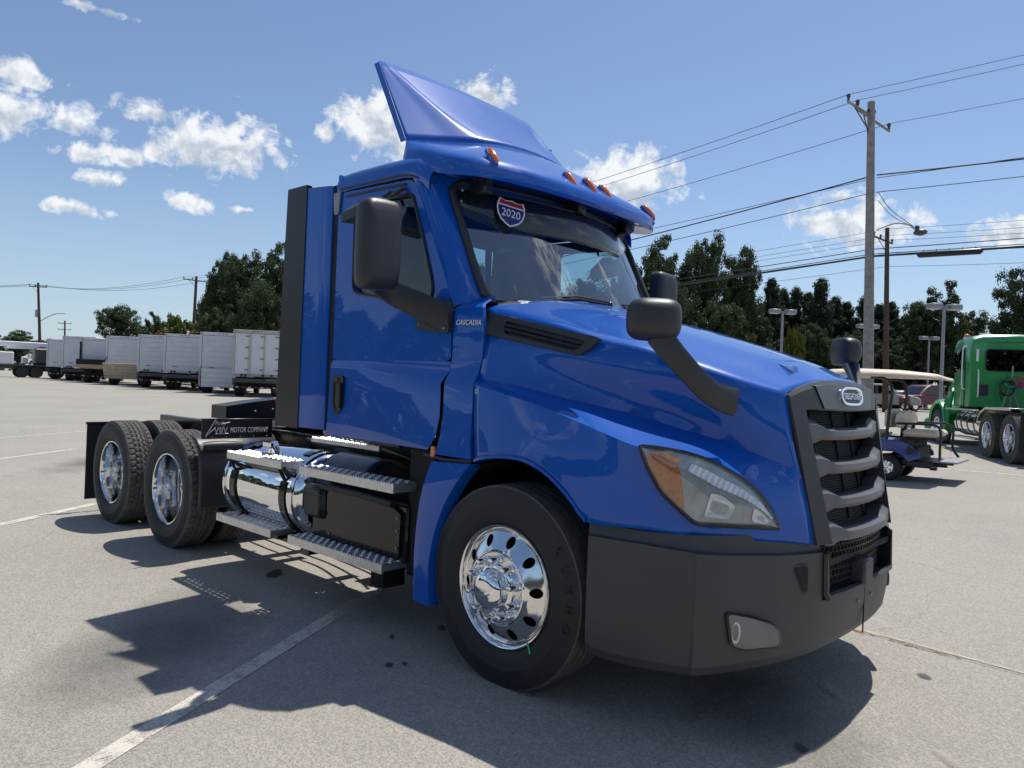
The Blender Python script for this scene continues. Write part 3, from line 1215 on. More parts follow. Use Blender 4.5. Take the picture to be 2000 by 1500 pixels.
# ---------------------------------------------------------------- cab: cowl side, door, pillars
cab = part('cab', truck)
for sy in (1, -1):
    def A_(nm, mbx, m, sharp=30, parent=cab, **k):
        if sy < 0:
            mbx = mbx.mirrored()
        return TP(nm, mbx, m, sharp, parent=parent, **k)
    # cowl side panel between door and hood
    rr = []
    for (z, ya, xa, yb, xb) in ((1.995, -.90, -.50, -.885, -.40), (1.985, -.93, -.52, -.905, -.39), (1.935, -1.028, -.542, -1.01, -.355), (1.915, -1.045, -.548, -1.03, -.335), (1.88, -1.052, -.55, -1.035, -.325), (1.77, -1.054, -.552, -1.035, -.312), (1.64, -1.054, -.552, -1.036, -.318),
                                (1.565, -1.062, -.556, -1.05, -.325), (1.50, -1.085, -.575, -1.10, -.31), (1.44, -1.098, -.562, -1.128, -.285), (1.32, -1.112, -.548, -1.145, -.268), (1.20, -1.128, -.548, -1.16, -.258), (1.10, -1.15, -.555, -1.17, -.238)):
        rr.append([(xa + .003, ya + .02, z), (xa + .004, ya, z)] + [(xa + (xb - xa) * k, ya + (yb - ya) * k, z) for k in (.25, .5, .75)] + [(xb - .010, yb, z), (xb - .008, yb + .02, z)])
    mb = MB()
    mb.grid(rr)
    A_('cowl_panel', mb, 'blue_paint', 28)
    # black backing in the shut lines
    mb = MB()
    mb.grid([[(-.60, -1.0, 1.90), (-.36, -.93, 1.86)], [(-.60, -1.02, 1.55), (-.28, -1.0, 1.55)], [(-.64, -1.06, 1.48), (-.25, -1.07, 1.48)], [(-.64, -1.08, 1.09), (-.20, -1.11, 1.09)]])
    A_('shut_line', mb, 'black_matte', 30)
    # flap of the fender behind the wheel
    fo = cr([(-.560, -1.165, 1.062), (-.60, -1.178, .95), (-.632, -1.185, .80), (-.650, -1.188, .60), (-.652, -1.188, .42), (-.650, -1.186, .285)], 18)
    fi = cr([(-.245, -1.172, 1.078), (-.34, -1.184, .968), (-.43, -1.192, .82), (-.49, -1.196, .66), (-.520, -1.198, .48), (-.503, -1.196, .282)], 18)
    mb = MB()
    mb.grid([[(x - .012, y + .07, z) for x, y, z in fo], [(x - .006, y + .012, z) for x, y, z in fo], fo, [tuple(V(a).lerp(V(b), .45) + V((0, -.010, 0))) for a, b in zip(fo, fi)], fi, [(x + .004, y + .012, z) for x, y, z in fi], [(x + .012, y + .08, z) for x, y, z in fi]])
    A_('splash_flap', mb, 'blue_paint', 35, parent=truck)
    mb = MB()
    mb.tube([(-.66, -1.13, 1.085), (-.45, -1.165, 1.078), (-.24, -1.165, 1.088)], .012, 6)
    A_('flap_seal', mb, 'black_plastic', 40, parent=truck)
    # side repeater
    mb = MB()
    mb.box((-.572, -1.148, 1.112), (.035, .014, .062), bev=.005)
    A_('side_repeater', mb, 'amber', 40, parent=truck)

    # ---- door: upper ring round the window, lower pressed panel
    ya = -1.052
    dout = [V((-1.742, ya, 1.615)), V((-1.742, ya, 2.735)), V((-.955, ya, 2.705)), V((-.885, ya, 2.60)), V((-.575, ya, 1.97)), V((-.562, ya, 1.615))]
    dout_r = rounded(dout, [.0, .07, .06, .05, .12, .0], 5)
    wout = [V((-1.53, ya, 2.055)), V((-1.535, ya, 2.645)), V((-.955, ya, 2.617)), V((-.86, ya, 2.40)), V((-.735, ya, 2.06)), V((-.745, ya, 1.965)), V((-1.10, ya, 1.99)), V((-1.35, ya, 2.03))]
    wout_r = rounded(wout, [.07, .05, .03, .10, .05, .06, .1, .1], 5)
    n = 72
    O = closed_resample(dout_r, n)
    I = closed_resample(wout_r, n)

    def by_angle(loop, c):
        return loop

    cw = V((-1.12, ya, 2.25))

    def ray_loop(loop, m):
        # sample the loop by direction from the window centre
        res = []
        L = [V(p) for p in loop]
        for k in range(m):
            a = 2 * pi * k / m
            d = V((math.cos(a), 0, math.sin(a)))
            best = None
            for i in range(len(L)):
                p, q = L[i] - cw, L[(i + 1) % len(L)] - cw
                e = q - p
                den = d.x * e.z - d.z * e.x
                if abs(den) < 1e-9:
                    continue
                tt = (p.x * e.z - p.z * e.x) / den
                uu = (p.x * d.z - p.z * d.x) / den
                if tt > 0 and -1e-6 <= uu <= 1 + 1e-6 and (best is None or tt < best):
                    best = tt
            res.append(cw + d * best)
        return res
    m_ = 120
    O = ray_loop(dout_r, m_)
    I = ray_loop(wout_r, m_)
    mid = [p + (q - p) * .5 for p, q in zip(I, O)]
    mb = MB()
    mb.ring([p + V((0, .02, 0)) for p in O], O, flip=True)
    mb.ring(O, mid, flip=True)
    mb.ring(mid, I, flip=True)
    mb.ring(I, [p + V((0, .035, 0)) for p in I], flip=True)
    # lower pressed part
    rr = []
    for (z, yr, yf, xf, cre) in ((1.615, -1.052, -1.052, -.562, 0), (1.592, -1.053, -1.048, -.562, 1), (1.565, -1.056, -1.052, -.566, 0), (1.525, -1.060, -1.072, -.585, 1), (1.49, -1.062, -1.090, -.597, 0), (1.42, -1.064, -1.102, -.580, 0), (1.30, -1.068, -1.118, -.565, 0), (1.20, -1.072, -1.132, -.575, 0), (1.15, -1.074, -1.140, -.60, 0), (1.118, -1.068, -1.138, -.632, 0), (1.110, -1.045, -1.11, -.64, 0)):
        row = []
        for k in range(13):
            u = k / 12
            w = max(0, (u - .18) / .82) ** 1.15
            zz = z
            if 1.49 <= z <= 1.60:
                zz = z + (1 - w) * (1.615 - z) * .55     # crease fades into the rear
            row.append((-1.742 + (xf + 1.742) * u, yr + (yf - yr) * w, zz))
        rr.append(row)
    mb.grid(rr, flip=True)
    door = A_('door', mb, 'blue_paint', 26, parent=cab)
    # raised window surround line
    # window gasket
    mb = MB()
    G = [p + (q - p).normalized() * .006 for p, q in zip(I, O)]
    mb.tube([p + V((0, -.002, 0)) for p in I] + [I[0] + V((0, -.002, 0))], .011, 6, cap=False)
    A_('window_seal', mb, 'black_plastic', 40, parent=door)
    mb = MB()
    mb.poly([p + V((0, .022, 0)) for p in I])
    A_('side_window', mb, 'side_glass', 40, parent=door)
    # handle: recessed escutcheon and lever
    mb = MB()
    hp = rounded([V((-1.685, -1.067, 1.515)), V((-1.565, -1.067, 1.515)), V((-1.560, -1.067, 1.32)), V((-1.605, -1.067, 1.262)), V((-1.65, -1.067, 1.262)), V((-1.682, -1.067, 1.32))], .03, 5)
    c_ = sum(hp, V()) / len(hp)
    hi = [c_ + (p - c_) * .72 + V((0, -.010, 0)) for p in hp]
    mb.ring([p + V((0, .01, 0)) for p in hp], [p + V((0, -.012, 0)) for p in hp], flip=True)
    mb.ring([p + V((0, -.012, 0)) for p in hp], hi, flip=True)
    mb.ring(hi, [p + V((0, .006, 0)) for p in hi], flip=True)
    mb.poly([p + V((0, .004, 0)) for p in hi])
    dh = A_('door_handle', mb, 'black_plastic', 40, parent=door)
    mb = MB()
    mb.box((-1.60, -1.085, 1.385), (.045, .02, .17), bev=.008)
    mb.lathe([(.0, -.004), (.011, -.003), (.012, .004)], 12, (-1.628, -1.082, 1.487), 'y')
    A_('handle_lever', mb, 'dark_plastic', 40, parent=door)
    # black gap and seal strips at door rear, drip moulding over the door
    mb = MB()
    mb.box((-1.747, -1.045, 1.93), (.018, .02, 1.62))
    mb.box((-1.785, -1.030, 1.97), (.075, .02, 1.66))  # seal strip added to block sunlight through the slit behind the cab
    A_('door_gap_seal', mb, 'black_matte', 30)
    mb = MB()
    mb.tube([(-1.64, -1.056, 2.700), (-1.2, -1.056, 2.693), (-1.02, -1.056, 2.684)], .008, 6)
    A_('drip_moulding', mb, 'black_plastic', 40)
    # hinge plate
    mb = MB()
    hp = rounded([V((-1.775, -1.058, 2.735)), V((-1.695, -1.058, 2.735)), V((-1.712, -1.058, 2.59)), V((-1.760, -1.058, 2.59))], .018, 4)
    mb.prism(hp, (0, -.010, 0))
    A_('hinge_plate', mb, 'bright_white' if False else 'dull_steel', 40, parent=door)

    # A pillar between door and windshield
    e0 = cr([(-1.0, -1.049, 2.76), (-.955, -1.050, 2.705), (-.90, -1.050, 2.60), (-.74, -1.050, 2.28), (-.62, -1.050, 2.04), (-.555, -1.050, 1.93)], 16)
    e1 = cr([(-.93, -1.04, 2.77), (-.90, -1.040, 2.71), (-.84, -1.035, 2.60), (-.685, -1.03, 2.28), (-.57, -1.02, 2.05), (-.525, -1.025, 1.94)], 16)
    e2 = cr([(-.86, -.965, 2.78), (-.845, -.96, 2.715), (-.79, -.965, 2.60), (-.63, -.965, 2.28), (-.525, -.955, 2.06), (-.49, -.955, 1.965)], 16)
    e3 = cr([(-.80, -.86, 2.79), (-.80, -.87, 2.72), (-.775, -.895, 2.60), (-.61, -.91, 2.28), (-.505, -.915, 2.06), (-.465, -.915, 1.975)], 16)
    mb = MB()
    mb.grid(loft([e0, e1, e2, e3], 16, 3))
    A_('pillar', mb, 'blue_paint', 40)
    # side of the cab above the door up to the roof
    rr = []
    for (y, z) in ((-1.052, 2.735), (-1.052, 2.775), (-1.046, 2.815), (-1.025, 2.85), (-.985, 2.878), (-.92, 2.893)):
        rr.append([(x, y, z + dz) for x, dz in ((-1.76, 0), (-1.6, .004), (-1.3, .0), (-1.05, -.008), (-.95, -.022), (-.87, -.062), (-.81, -.12))])
    mb = MB()
    mb.grid(rr)
    A_('roof_rail', mb, 'blue_paint', 40)
    mb = MB()
    mb.tube(cr([(-1.72, -1.054, 2.758), (-1.3, -1.054, 2.752), (-1.05, -1.054, 2.742), (-.93, -1.05, 2.715), (-.86, -1.04, 2.66)], 14), .007, 5)
    A_('roof_seam', mb, 'black_plastic', 40)

# back wall with windows
mb = MB()
ys = [-1.045, -.80, -.42, -.36, .36, .42, .80, 1.045]
zs_ = [1.13, 2.02, 2.58, 2.86]
wins = {(1, 1), (3, 1), (5, 1)}
for i in range(7):
    for j in range(3):
        if (i, j) in wins:
            continue
        mb.poly([(-1.755, ys[i], zs_[j]), (-1.755, ys[i], zs_[j + 1]), (-1.755, ys[i + 1], zs_[j + 1]), (-1.755, ys[i + 1], zs_[j])])
TP('back_wall', mb, 'blue_paint', 30, parent=cab, solid=0.02)
for (a, b) in ((-.80, -.42), (-.36, .36), (.42, .80)):
    mb = MB()
    mb.poly([(-1.758, a, 2.02), (-1.758, a, 2.58), (-1.758, b, 2.58), (-1.758, b, 2.02)])
    TP('rear_window', mb, 'side_glass', 30, parent=cab)
# roof skin
mb = MB()
rr = []
for x, z0 in ((-1.77, 2.86), (-1.75, 2.895), (-1.68, 2.915), (-1.3, 2.92), (-1.0, 2.905), (-.86, 2.84), (-.80, 2.76)):
    rr.append([(x, y, z0 - .028 * (abs(y) / .92) ** 3) for y in np.linspace(-.93, .93, 13)])
mb.grid(rr, flip=False)
TP('roof', mb, 'blue_paint', 40, parent=cab, solid=0.01)
# windshield header and cowl
mb = MB()
mb.grid([[(-.86 + .19 * (1 - (y / .9) ** 2), y, 2.80) for y in np.linspace(-.98, .98, 13)], [(-.79 + .19 * (1 - (y / .9) ** 2), y, 2.70) for y in np.linspace(-.95, .95, 13)], [(-.79 + .19 * (1 - (y / .9) ** 2), y, 2.66) for y in np.linspace(-.9, .9, 13)]])
TP('header', mb, 'blue_paint', 40, parent=cab)


def wsx(y, z):
    k = (2.70 - z) / .72
    c_ = (1 - (y / .91) ** 2)
    return -.82 + .36 * k + (.20 + .03 * k) * c_


mb = MB()
mb.grid([[(wsx(y, z), y * (1 + .02 * (2.7 - z)), z) for y in np.linspace(-.90, .90, 25)] for z in np.linspace(2.70, 1.965, 14)])
TP('windshield', mb, 'windshield_glass', 60, parent=cab)
# seal
mb = MB()
side = cr([(wsx(.90, 1.99) - .004, -.80, 1.968), (wsx(.9, 1.985), -.90, 2.0), (wsx(.9, 2.1), -.912, 2.1), (wsx(.9, 2.35), -.908, 2.35), (wsx(.9, 2.58), -.902, 2.58), (wsx(.88, 2.67), -.885, 2.665), (wsx(.82, 2.7), -.82, 2.705)], 24)
topl = [(wsx(y, 2.71), y, 2.708) for y in np.linspace(-.80, 0, 8)]
botl = [(wsx(y, 1.965), y, 1.965) for y in np.linspace(0, -.8, 8)]
half = botl[:-1] + side + topl[1:]
full = half + [(x, -y, z) for x, y, z in half[::-1]]
mb.tube([(x + .006, y, z) for x, y, z in full], .024, 8, cap=False)
TP('windshield_seal', mb, 'dark_plastic', 50, parent=cab)
mb = MB()
mb.grid([[(wsx(y, 1.97) + .03, y, 1.975) for y in np.linspace(-.88, .88, 13)], [(-.22 - .14 * (y / .9) ** 2, y, 2.00 - .075 * (y / .9) ** 2) for y in np.linspace(-.88, .88, 13)]])
TP('cowl', mb, 'black_matte', 40, parent=cab)
# wipers
for (pts, bl) in (([(-.36, -.60, 1.995), (-.255, -.30, 2.035), (-.20, -.06, 2.022)], None), ([(-.20, .10, 2.02), (-.26, .42, 2.055), (-.33, .66, 2.06)], None)):
    mb = MB()
    mb.tube(pts, .010, 6)
    b_ = [(x - .015, y, z + .018) for x, y, z in pts]
    mb.tube(b_, .007, 5)
    mb.ball(pts[-1] if pts[0][1] < -.3 else pts[1], .022, 8, 5)
    TP('wiper', mb, 'black_plastic', 40)

# ---------------------------------------------------------------- interior
mb = MB()
mb.grid([[(-.30 - .16 * (y / .85) ** 2, y, 1.955) for y in np.linspace(-.86, .86, 9)], [(-.62, y, 1.94 + .05 * (abs(y) > .1) * (y > 0)) for y in np.linspace(-.9, .9, 9)], [(-.72, y, 1.90) for y in np.linspace(-.95, .95, 9)], [(-.78, y, 1.45) for y in np.linspace(-.95, .95, 9)]])
TP('dashboard', mb, 'interior', 40, parent=cab)
mb = MB()
mb.grid([[(-1.74, -1.0, 1.2), (-1.74, 1.0, 1.2)], [(-.5, -1.0, 1.2), (-.5, 1.0, 1.2)]])
mb.grid([[(-1.74, y, 2.80), (-.84, y, 2.72)] for y in (-.98, .98)])
TP('cab_lining', mb, 'interior_light', 40, parent=cab)
for sy in (-1, 1):
    mb = MB()
    y0 = sy * .52
    mb.box((-1.25, y0, 1.62), (.50, .50, .16), bev=.05)
    R_ = Matrix.Rotation(math.radians(-10), 3, 'Y')
    bk = [(.21, -.09, 0), (.24, .10, .02), (.25, .35, .03), (.235, .55, .0), (.18, .66, -.02), (.13, .80, -.02), (.10, .86, -.03)]
    f_ = []
    for hw_, zz, xo in bk:
        f_.append([(-1.47 - zz * .16 + xo + d * .075, y0 + s_ * hw_ * (1 if d == 1 else .9), 1.70 + zz) for d, s_ in ((1, -1), (1, -.4), (1, .4), (1, 1), (-1, 1), (-1, -1))])
    mb.grid(f_, closed_u=True)
    TP('seat', mb, 'seat_grey', 50, parent=cab)
mb = MB()
rg = []
cw_ = V((-.86, .52, 1.98))
ax = V((-.55, 0, .83)).normalized()
e1_ = V((0, 1, 0))
e2_ = ax.cross(e1_)
mb.tube([cw_ + (e1_ * math.cos(a) + e2_ * math.sin(a)) * .22 for a in np.linspace(0, 2 * pi, 25)], .016, 6, cap=False)
mb.tube([cw_ - e1_ * .2, cw_ + e1_ * .2], .018, 5)
mb.tube([cw_, cw_ - ax * .28], .03, 6)
TP('steering_wheel', mb, 'black_plastic', 50, parent=cab)

# ---------------------------------------------------------------- roof cap, lights, fairing
lip = [(-1.12, -.985, 2.845), (-.95, -1.0, 2.795), (-.80, -1.005, 2.735), (-.66, -.985, 2.703), (-.55, -.93, 2.690), (-.48, -.80, 2.684), (-.425, -.55, 2.680), (-.395, -.28, 2.676), (-.385, 0, 2.674)]
mid1 = [(-1.14, -.985, 2.875), (-.96, -1.0, 2.835), (-.80, -1.0, 2.785), (-.66, -.975, 2.745), (-.545, -.915, 2.72), (-.465, -.79, 2.708), (-.405, -.55, 2.704), (-.372, -.28, 2.702), (-.362, 0, 2.702)]
mid2 = [(-1.165, -.955, 2.95), (-.98, -.965, 2.92), (-.80, -.955, 2.865), (-.67, -.93, 2.828), (-.565, -.87, 2.808), (-.505, -.76, 2.80), (-.465, -.53, 2.803), (-.445, -.27, 2.806), (-.438, 0, 2.806)]
base = [(-1.20, -.925, 3.018), (-1.145, -.80, 3.034), (-1.085, -.67, 3.050), (-1.02, -.55, 3.064), (-.965, -.44, 3.078), (-.935, -.34, 3.088), (-.915, -.22, 3.095), (-.905, -.10, 3.099), (-.902, 0, 3.10)]
und = [(-1.10, -.93, 2.84), (-.95, -.93, 2.79), (-.82, -.92, 2.75), (-.74, -.90, 2.735), (-.70, -.86, 2.73), (-.68, -.75, 2.735), (-.65, -.52, 2.745), (-.63, -.26, 2.75), (-.62, 0, 2.75)]
mb = MB()
mb.grid(loft([und, lip, mid1, mid2, base], 40, 4, crease=(1,)), flip=True)
mb.both()
capo = TP('roof_cap', mb, 'blue_paint', 38, parent=cab, solid=0.006)
# tall deflector
top0 = [(-1.715, -.785, 3.705), (-1.713, -.780, 3.706), (-1.711, -.772, 3.707), (-1.708, -.762, 3.708), (-1.704, -.735, 3.710), (-1.700, -.62, 3.714), (-1.692, -.42, 3.720), (-1.686, -.2, 3.724), (-1.682, 0, 3.726)]
B_ = crp(base, 6)
T_ = crp(top0, 6)
N_ = len(B_)
rws = []
for k in range(13):
    u = k / 12
    row = []
    for i in range(N_):
        p = V(B_[i]).lerp(V(T_[i]), u)
        v = i / (N_ - 1)
        sag = -.030 * math.sin(pi * u) * min(1, max(0, (v - .42) / .12))
        p.z += sag
        p.x += sag * .4
        row.append(p)
    rws.append(row)
mb = MB()
mb.grid(rws, flip=True)
mb.both()
fair = TP('roof_fairing', mb, 'blue_paint', 30, solid=0.008)
# rear flange of the fairing and the seam to the cap
mb = MB()
ed = [V(r[0]) for r in rws]
mb.grid([[p + V((0, -.002, 0)) for p in ed], [p + V((-.055, .0, 0)) for p in ed]], flip=True)
mb.both()
TP('fairing_flange', mb, 'blue_paint', 30, parent=fair)
mb = MB()
mb.tube([V(r[3]) for r in rws][:-2], .005, 5)
mb.tube([(x, y - .003, z) for x, y, z in B_], .004, 4)
mb.both()
TP('fairing_seam', mb, 'blue_paint', 60, parent=fair)
mb = MB()
mb.tube([(-1.53, .90, 2.88), (-1.56, .90, 3.50)], .007, 6)
mb.cyl((-1.53, .90, 2.86), (-1.53, .90, 2.95), .014, 8)
TP('antenna', mb, 'black_plastic', 60)

for (x, y, z) in ((-.520, -.828, 2.820), (-.450, -.19, 2.815), (-.438, 0, 2.817), (-.450, .19, 2.815), (-.520, .828, 2.820)):
    ml = part('marker_light', truck)
    sl_ = V((-.62, 0, .78)).normalized() if abs(y) < .5 else V((-.66, -.12 * (1 if y < 0 else -1) * -1, .74)).normalized()
    sd = V((0, 1, 0))
    nn = sd.cross(sl_)
    if nn.x < 0:
        nn = -nn
    sd = sl_.cross(nn)
    Rm = Matrix((sd, sl_, nn)).transposed()
    rws_ = []
    for (s_, hgt) in ((1.0, -.01), (1.0, .008), (.88, .018), (.55, .026), (.0, .029)):
        rws_.append([V((x, y, z)) + Rm @ V((math.cos(a) * .021 * s_ * (1), math.copysign(abs(math.sin(a)) ** .7, math.sin(a)) * .075 * s_, hgt)) for a in np.linspace(0, 2 * pi, 20, endpoint=False)])
    mb = MB()
    mb.grid(rws_, closed_u=True)
    TP('lens', mb, 'amber', 50, parent=ml)
    mb = MB()
    mb.grid([[V((x, y, z)) + Rm @ V((math.cos(a) * .026, math.sin(a) * .083, hh)) for a in np.linspace(0, 2 * pi, 20, endpoint=False)] for hh in (-.02, .004)] + [[V((x, y, z)) + Rm @ V((math.cos(a) * .015, math.sin(a) * .06, .006)) for a in np.linspace(0, 2 * pi, 20, endpoint=False)]], closed_u=True)
    TP('bezel', mb, 'blue_paint', 50, parent=ml)

# dark sun visor hung in front of the windshield
vt = [(-.770, -.895, 2.575), (-.775, -.880, 2.635), (-.755, -.82, 2.662), (-.69, -.70, 2.658), (-.565, -.45, 2.643), (-.495, -.2, 2.632), (-.475, 0, 2.630)]
vb = [(-.765, -.895, 2.56), (-.735, -.87, 2.525), (-.69, -.79, 2.48), (-.61, -.63, 2.438), (-.505, -.40, 2.425), (-.455, -.2, 2.425), (-.44, 0, 2.425)]
mb = MB()
mb.grid(loft([vt, [tuple(V(a).lerp(V(b), .5) + V((.02, 0, 0))) for a, b in zip(vt, vb)], vb], 30, 4))
mb.both()
vis = TP('sun_visor', mb, 'visor_smoke', 50, solid=0.006)
mb = MB()
mb.tube([V(p) for p in cr(vt, 30)], .008, 6)
mb.both()
TP('visor_edge', mb, 'dark_plastic', 50, parent=vis)
for y in (-.77, -.06, .62):
    x0 = -.655 + .13 * (1 - (y / .7) ** 2)
    mb = MB()
    mb.box((x0 + .02, y, 2.675), (.14, .075, .10), bev=.01)
    TP('visor_bracket', mb, 'black_plastic', 40, parent=vis)
for p in ((-.735, -.86, 2.645), (-.725, -.875, 2.575)):
    mb = MB()
    mb.ball((p[0] + .012, p[1] - .005, p[2]), .009, 8, 5)
    TP('screw', mb, 'dull_steel', 50, parent=vis)

# year sticker on the visor
sc_ = V((-.583, -.60, 2.535))
sx_ = V((.42, .90, -.17)).normalized()
sy_ = V((-.30, .12, .94)).normalized()
sy_ = (sy_ - sx_ * sy_.dot(sx_)).normalized()
sn_ = sx_.cross(sy_)
if sn_.x < 0:
    sn_ = -sn_


def shield(s, d, top=True):
    pts = [(-.86, .92), (-.45, .80), (0, .90), (.45, .80), (.86, .92), (1.0, .55), (1.02, .1), (.92, -.32), (.66, -.72), (.3, -.98), (0, -1.12), (-.3, -.98), (-.66, -.72), (-.92, -.32), (-1.02, .1), (-1.0, .55)]
    return [sc_ + sx_ * (a * s) + sy_ * (b * s) + sn_ * d for a, b in pts]


sk = part('year_sticker', truck)
mb = MB()
mb.prism(shield(.092, .020), sn_ * .003)
TP('sticker_border', mb, 'white_print', 30, parent=sk)
mb = MB()
q_ = shield(.083, .0255)
lv = .42
low = [sc_ + sx_ * (a * .083) + sy_ * (b * .083) + sn_ * .0245 for a, b in [(-1.0, .40), (1.0, .40), (1.02, .1), (.92, -.32), (.66, -.72), (.3, -.98), (0, -1.12), (-.3, -.98), (-.66, -.72), (-.92, -.32), (-1.02, .1)]]
mb.poly(low[::-1])
TP('sticker_field', mb, 'sticker_blue', 30, parent=sk)
mb = MB()
mb.poly([sc_ + sx_ * (a * .083) + sy_ * (b * .083) + sn_ * .0245 for a, b in [(-.86, .92), (-.45, .80), (0, .90), (.45, .80), (.86, .92), (1.0, .52), (-1.0, .52)]][::-1])
TP('sticker_banner', mb, 'sticker_red', 30, parent=sk)
text_mesh('year_lettering', '2020', .078, .0012, 'white_print', sk, sc_ + sn_ * .0262 - sy_ * .038, sx_, sy_, 'CENTER', xscale=.82)

# ---------------------------------------------------------------- side extenders
for sy in (1, -1):
    def A_(nm, mbx, m, sharp=30, parent=truck, **k):
        if sy < 0:
            mbx = mbx.mirrored()
        return TP(nm, mbx, m, sharp, parent=parent, **k)
    mb = MB()
    rr = []
    for x, y in ((-1.80, -1.0), (-1.805, -1.052), (-1.83, -1.062), (-1.95, -1.064), (-2.115, -1.068), (-2.118, -1.03)):
        kx = (x + 1.8) / -.32
        rr.append([(x - .010 * kx, y, z) for z in (1.145, 1.40, 2.0, 2.6, 2.795 + .03 * kx)])
    mb.grid(rr)
    se = A_('side_extender', mb, 'blue_paint', 35)
    mb = MB()
    rr = []
    for x0, x1, y in ((-2.105, -2.112, -1.03), (-2.100, -2.108, -1.074), (-2.345, -2.405, -1.080), (-2.352, -2.412, -1.062), (-2.345, -2.405, -1.05), (-2.12, -2.13, -1.03)):
        rr.append([(x0 + (x1 - x0) * k, y, 2.845 + (1.135 - 2.845) * k) for k in (0, .33, .66, 1)])
    mb.grid(rr, closed_v=False, flip=True)
    A_('extender_flap', mb, 'black_plastic', 35, parent=se)

# ---------------------------------------------------------------- mirrors
for sy in (1, -1):
    def A_(nm, mbx, m, sharp=40, parent=truck, **k):
        if sy < 0:
            mbx = mbx.mirrored()
        return TP(nm, mbx, m, sharp, parent=parent, **k)
    mr = part('door_mirror', truck)
    # base plate on the door and arm
    mb = MB()
    mb.prism(rounded([V((-.565, -1.056, 1.955)), V((-.548, -1.056, 1.775)), V((-.855, -1.056, 1.805)), V((-.80, -1.056, 1.87)), V((-.74, -1.056, 1.94))], .02, 4), (0, -.035, 0))
    arm = [(-.62, -1.08, 1.865), (-.74, -1.14, 1.925), (-.86, -1.24, 1.99), (-.86, -1.36, 2.035), (-.80, -1.44, 2.06)]
    rr = []
    for i, p in enumerate(cr(arm, 12)):
        k = i / 11
        h_ = .085 - .03 * k
        w_ = .035
        p = V(p)
        rr.append([p + V((w_ * a, -w_ * a * .3, h_ * b)) for a, b in ((-1, -.6), (-.6, -1), (.6, -1), (1, -.6), (1, .6), (.6, 1), (-.6, 1), (-1, .6))])
    mb.grid(rr, closed_u=True, flip=True)
    A_('mirror_arm', mb, 'dark_plastic', 40, parent=mr)
    for bx_, bz_ in ((-.80, 1.828), (-.585, 1.80)):
        mb = MB()
        mb.ball((bx_, -1.093, bz_), .008, 8, 5)
        A_('bolt', mb, 'dull_steel', 40, parent=mr)
    # head: rounded shell, glass towards the rear
    mb = MB()
    hx, hw, zc_, hh = -.742, .142, 2.225, .245
    yc = -1.445
    rr = []
    prof = [(.0, .80), (.045, .92), (.075, .86), (.092, .70), (.098, .0)]
    for fx, sc in ((-.085, .90), (-.075, .97), (-.02, 1.0), (.03, .99), (.065, .95), (.09, .86), (.104, .70), (.108, .40), (.109, 0.0)):
        row = []
        for k in range(32):
            a = 2 * pi * k / 32
            ca, sa = math.cos(a), math.sin(a)
            px_ = math.copysign(abs(ca) ** .38, ca) * hw * (1 if sc > .96 else 1) * sc
            pz_ = math.copysign(abs(sa) ** .30, sa) * hh * (sc if sc < .9 else (sc * .5 + .5))
            row.append((hx + fx * .62 + px_ * -.06, yc + px_ * .93, zc_ + pz_ + px_ * .06))
        rr.append(row)
    mb.grid(rr, closed_u=True, flip=True)
    hd = A_('mirror_head', mb, 'dark_plastic', 50, parent=mr)
    mb = MB()
    mb.poly([V(p) + V((.004, 0, 0)) for p in rr[0]])
    A_('mirror_glass', mb, 'chrome', 50, parent=mr)
    # small look-down mirror over the window
    mb = MB()
    pts = [(-1.32, -1.20, 2.505), (-1.28, -1.33, 2.49), (-1.02, -1.33, 2.525), (-1.0, -1.19, 2.56), (-1.12, -1.10, 2.58)]
    lo = [(x, y, z - .055) for x, y, z in pts]
    mb.ring([V(p) for p in pts], [V(p) for p in lo], flip=True)
    c_ = sum((V(p) for p in pts), V()) / 5 + V((0, 0, .03))
    mb.ring([V(p) for p in pts], [V(p).lerp(c_, .5) + V((0, 0, .022)) for p in pts])
    mb.poly([V(p).lerp(c_, .5) + V((0, 0, .022)) for p in pts])
    mb.poly([V(p) for p in lo][::-1])
    mb.tube([(-1.05, -1.14, 2.60), (-1.02, -1.06, 2.66)], .014, 6)
    mb.tube([(-1.18, -1.12, 2.60), (-1.16, -1.06, 2.66)], .010, 6)
    A_('lookdown_mirror', mb, 'dark_plastic', 40)
    # hood mirror
    hm = part('hood_mirror', truck)
    mb = MB()
    arm = [(.84, -1.150, 1.735), (.88, -1.125, 1.675), (.92, -1.065, 1.605), (.955, -.985, 1.535), (.985, -.905, 1.485), (1.02, -.80, 1.462)]
    wd = [.055, .05, .048, .052, .062]
    rr = []
    A5 = cr(arm, 14)
    for i, p in enumerate(A5):
        k = i / 13
        p = V(p)
        d = (V(A5[min(13, i + 1)]) - V(A5[max(0, i - 1)])).normalized()
        a_ = d.cross(V((.55, -.8, .1))).normalized()
        b_ = d.cross(a_)
        w1 = np.interp(k, [0, .25, .5, .75, 1], wd)
        rr.append([p + a_ * (w1 * c1_) + b_ * (.022 * s1_) for c1_, s1_ in ((-1, -.5), (-.7, -1), (.7, -1), (1, -.5), (1, .5), (.7, 1), (-.7, 1), (-1, .5))])
    mb.grid(rr, closed_u=True)
    # foot
    A_('hood_mirror_arm', mb, 'dark_plastic', 40, parent=hm)
    mb = MB()
    rr = []
    cx_ = V((.82, -1.155, 1.80))
    rx, rz_ = .118, .092
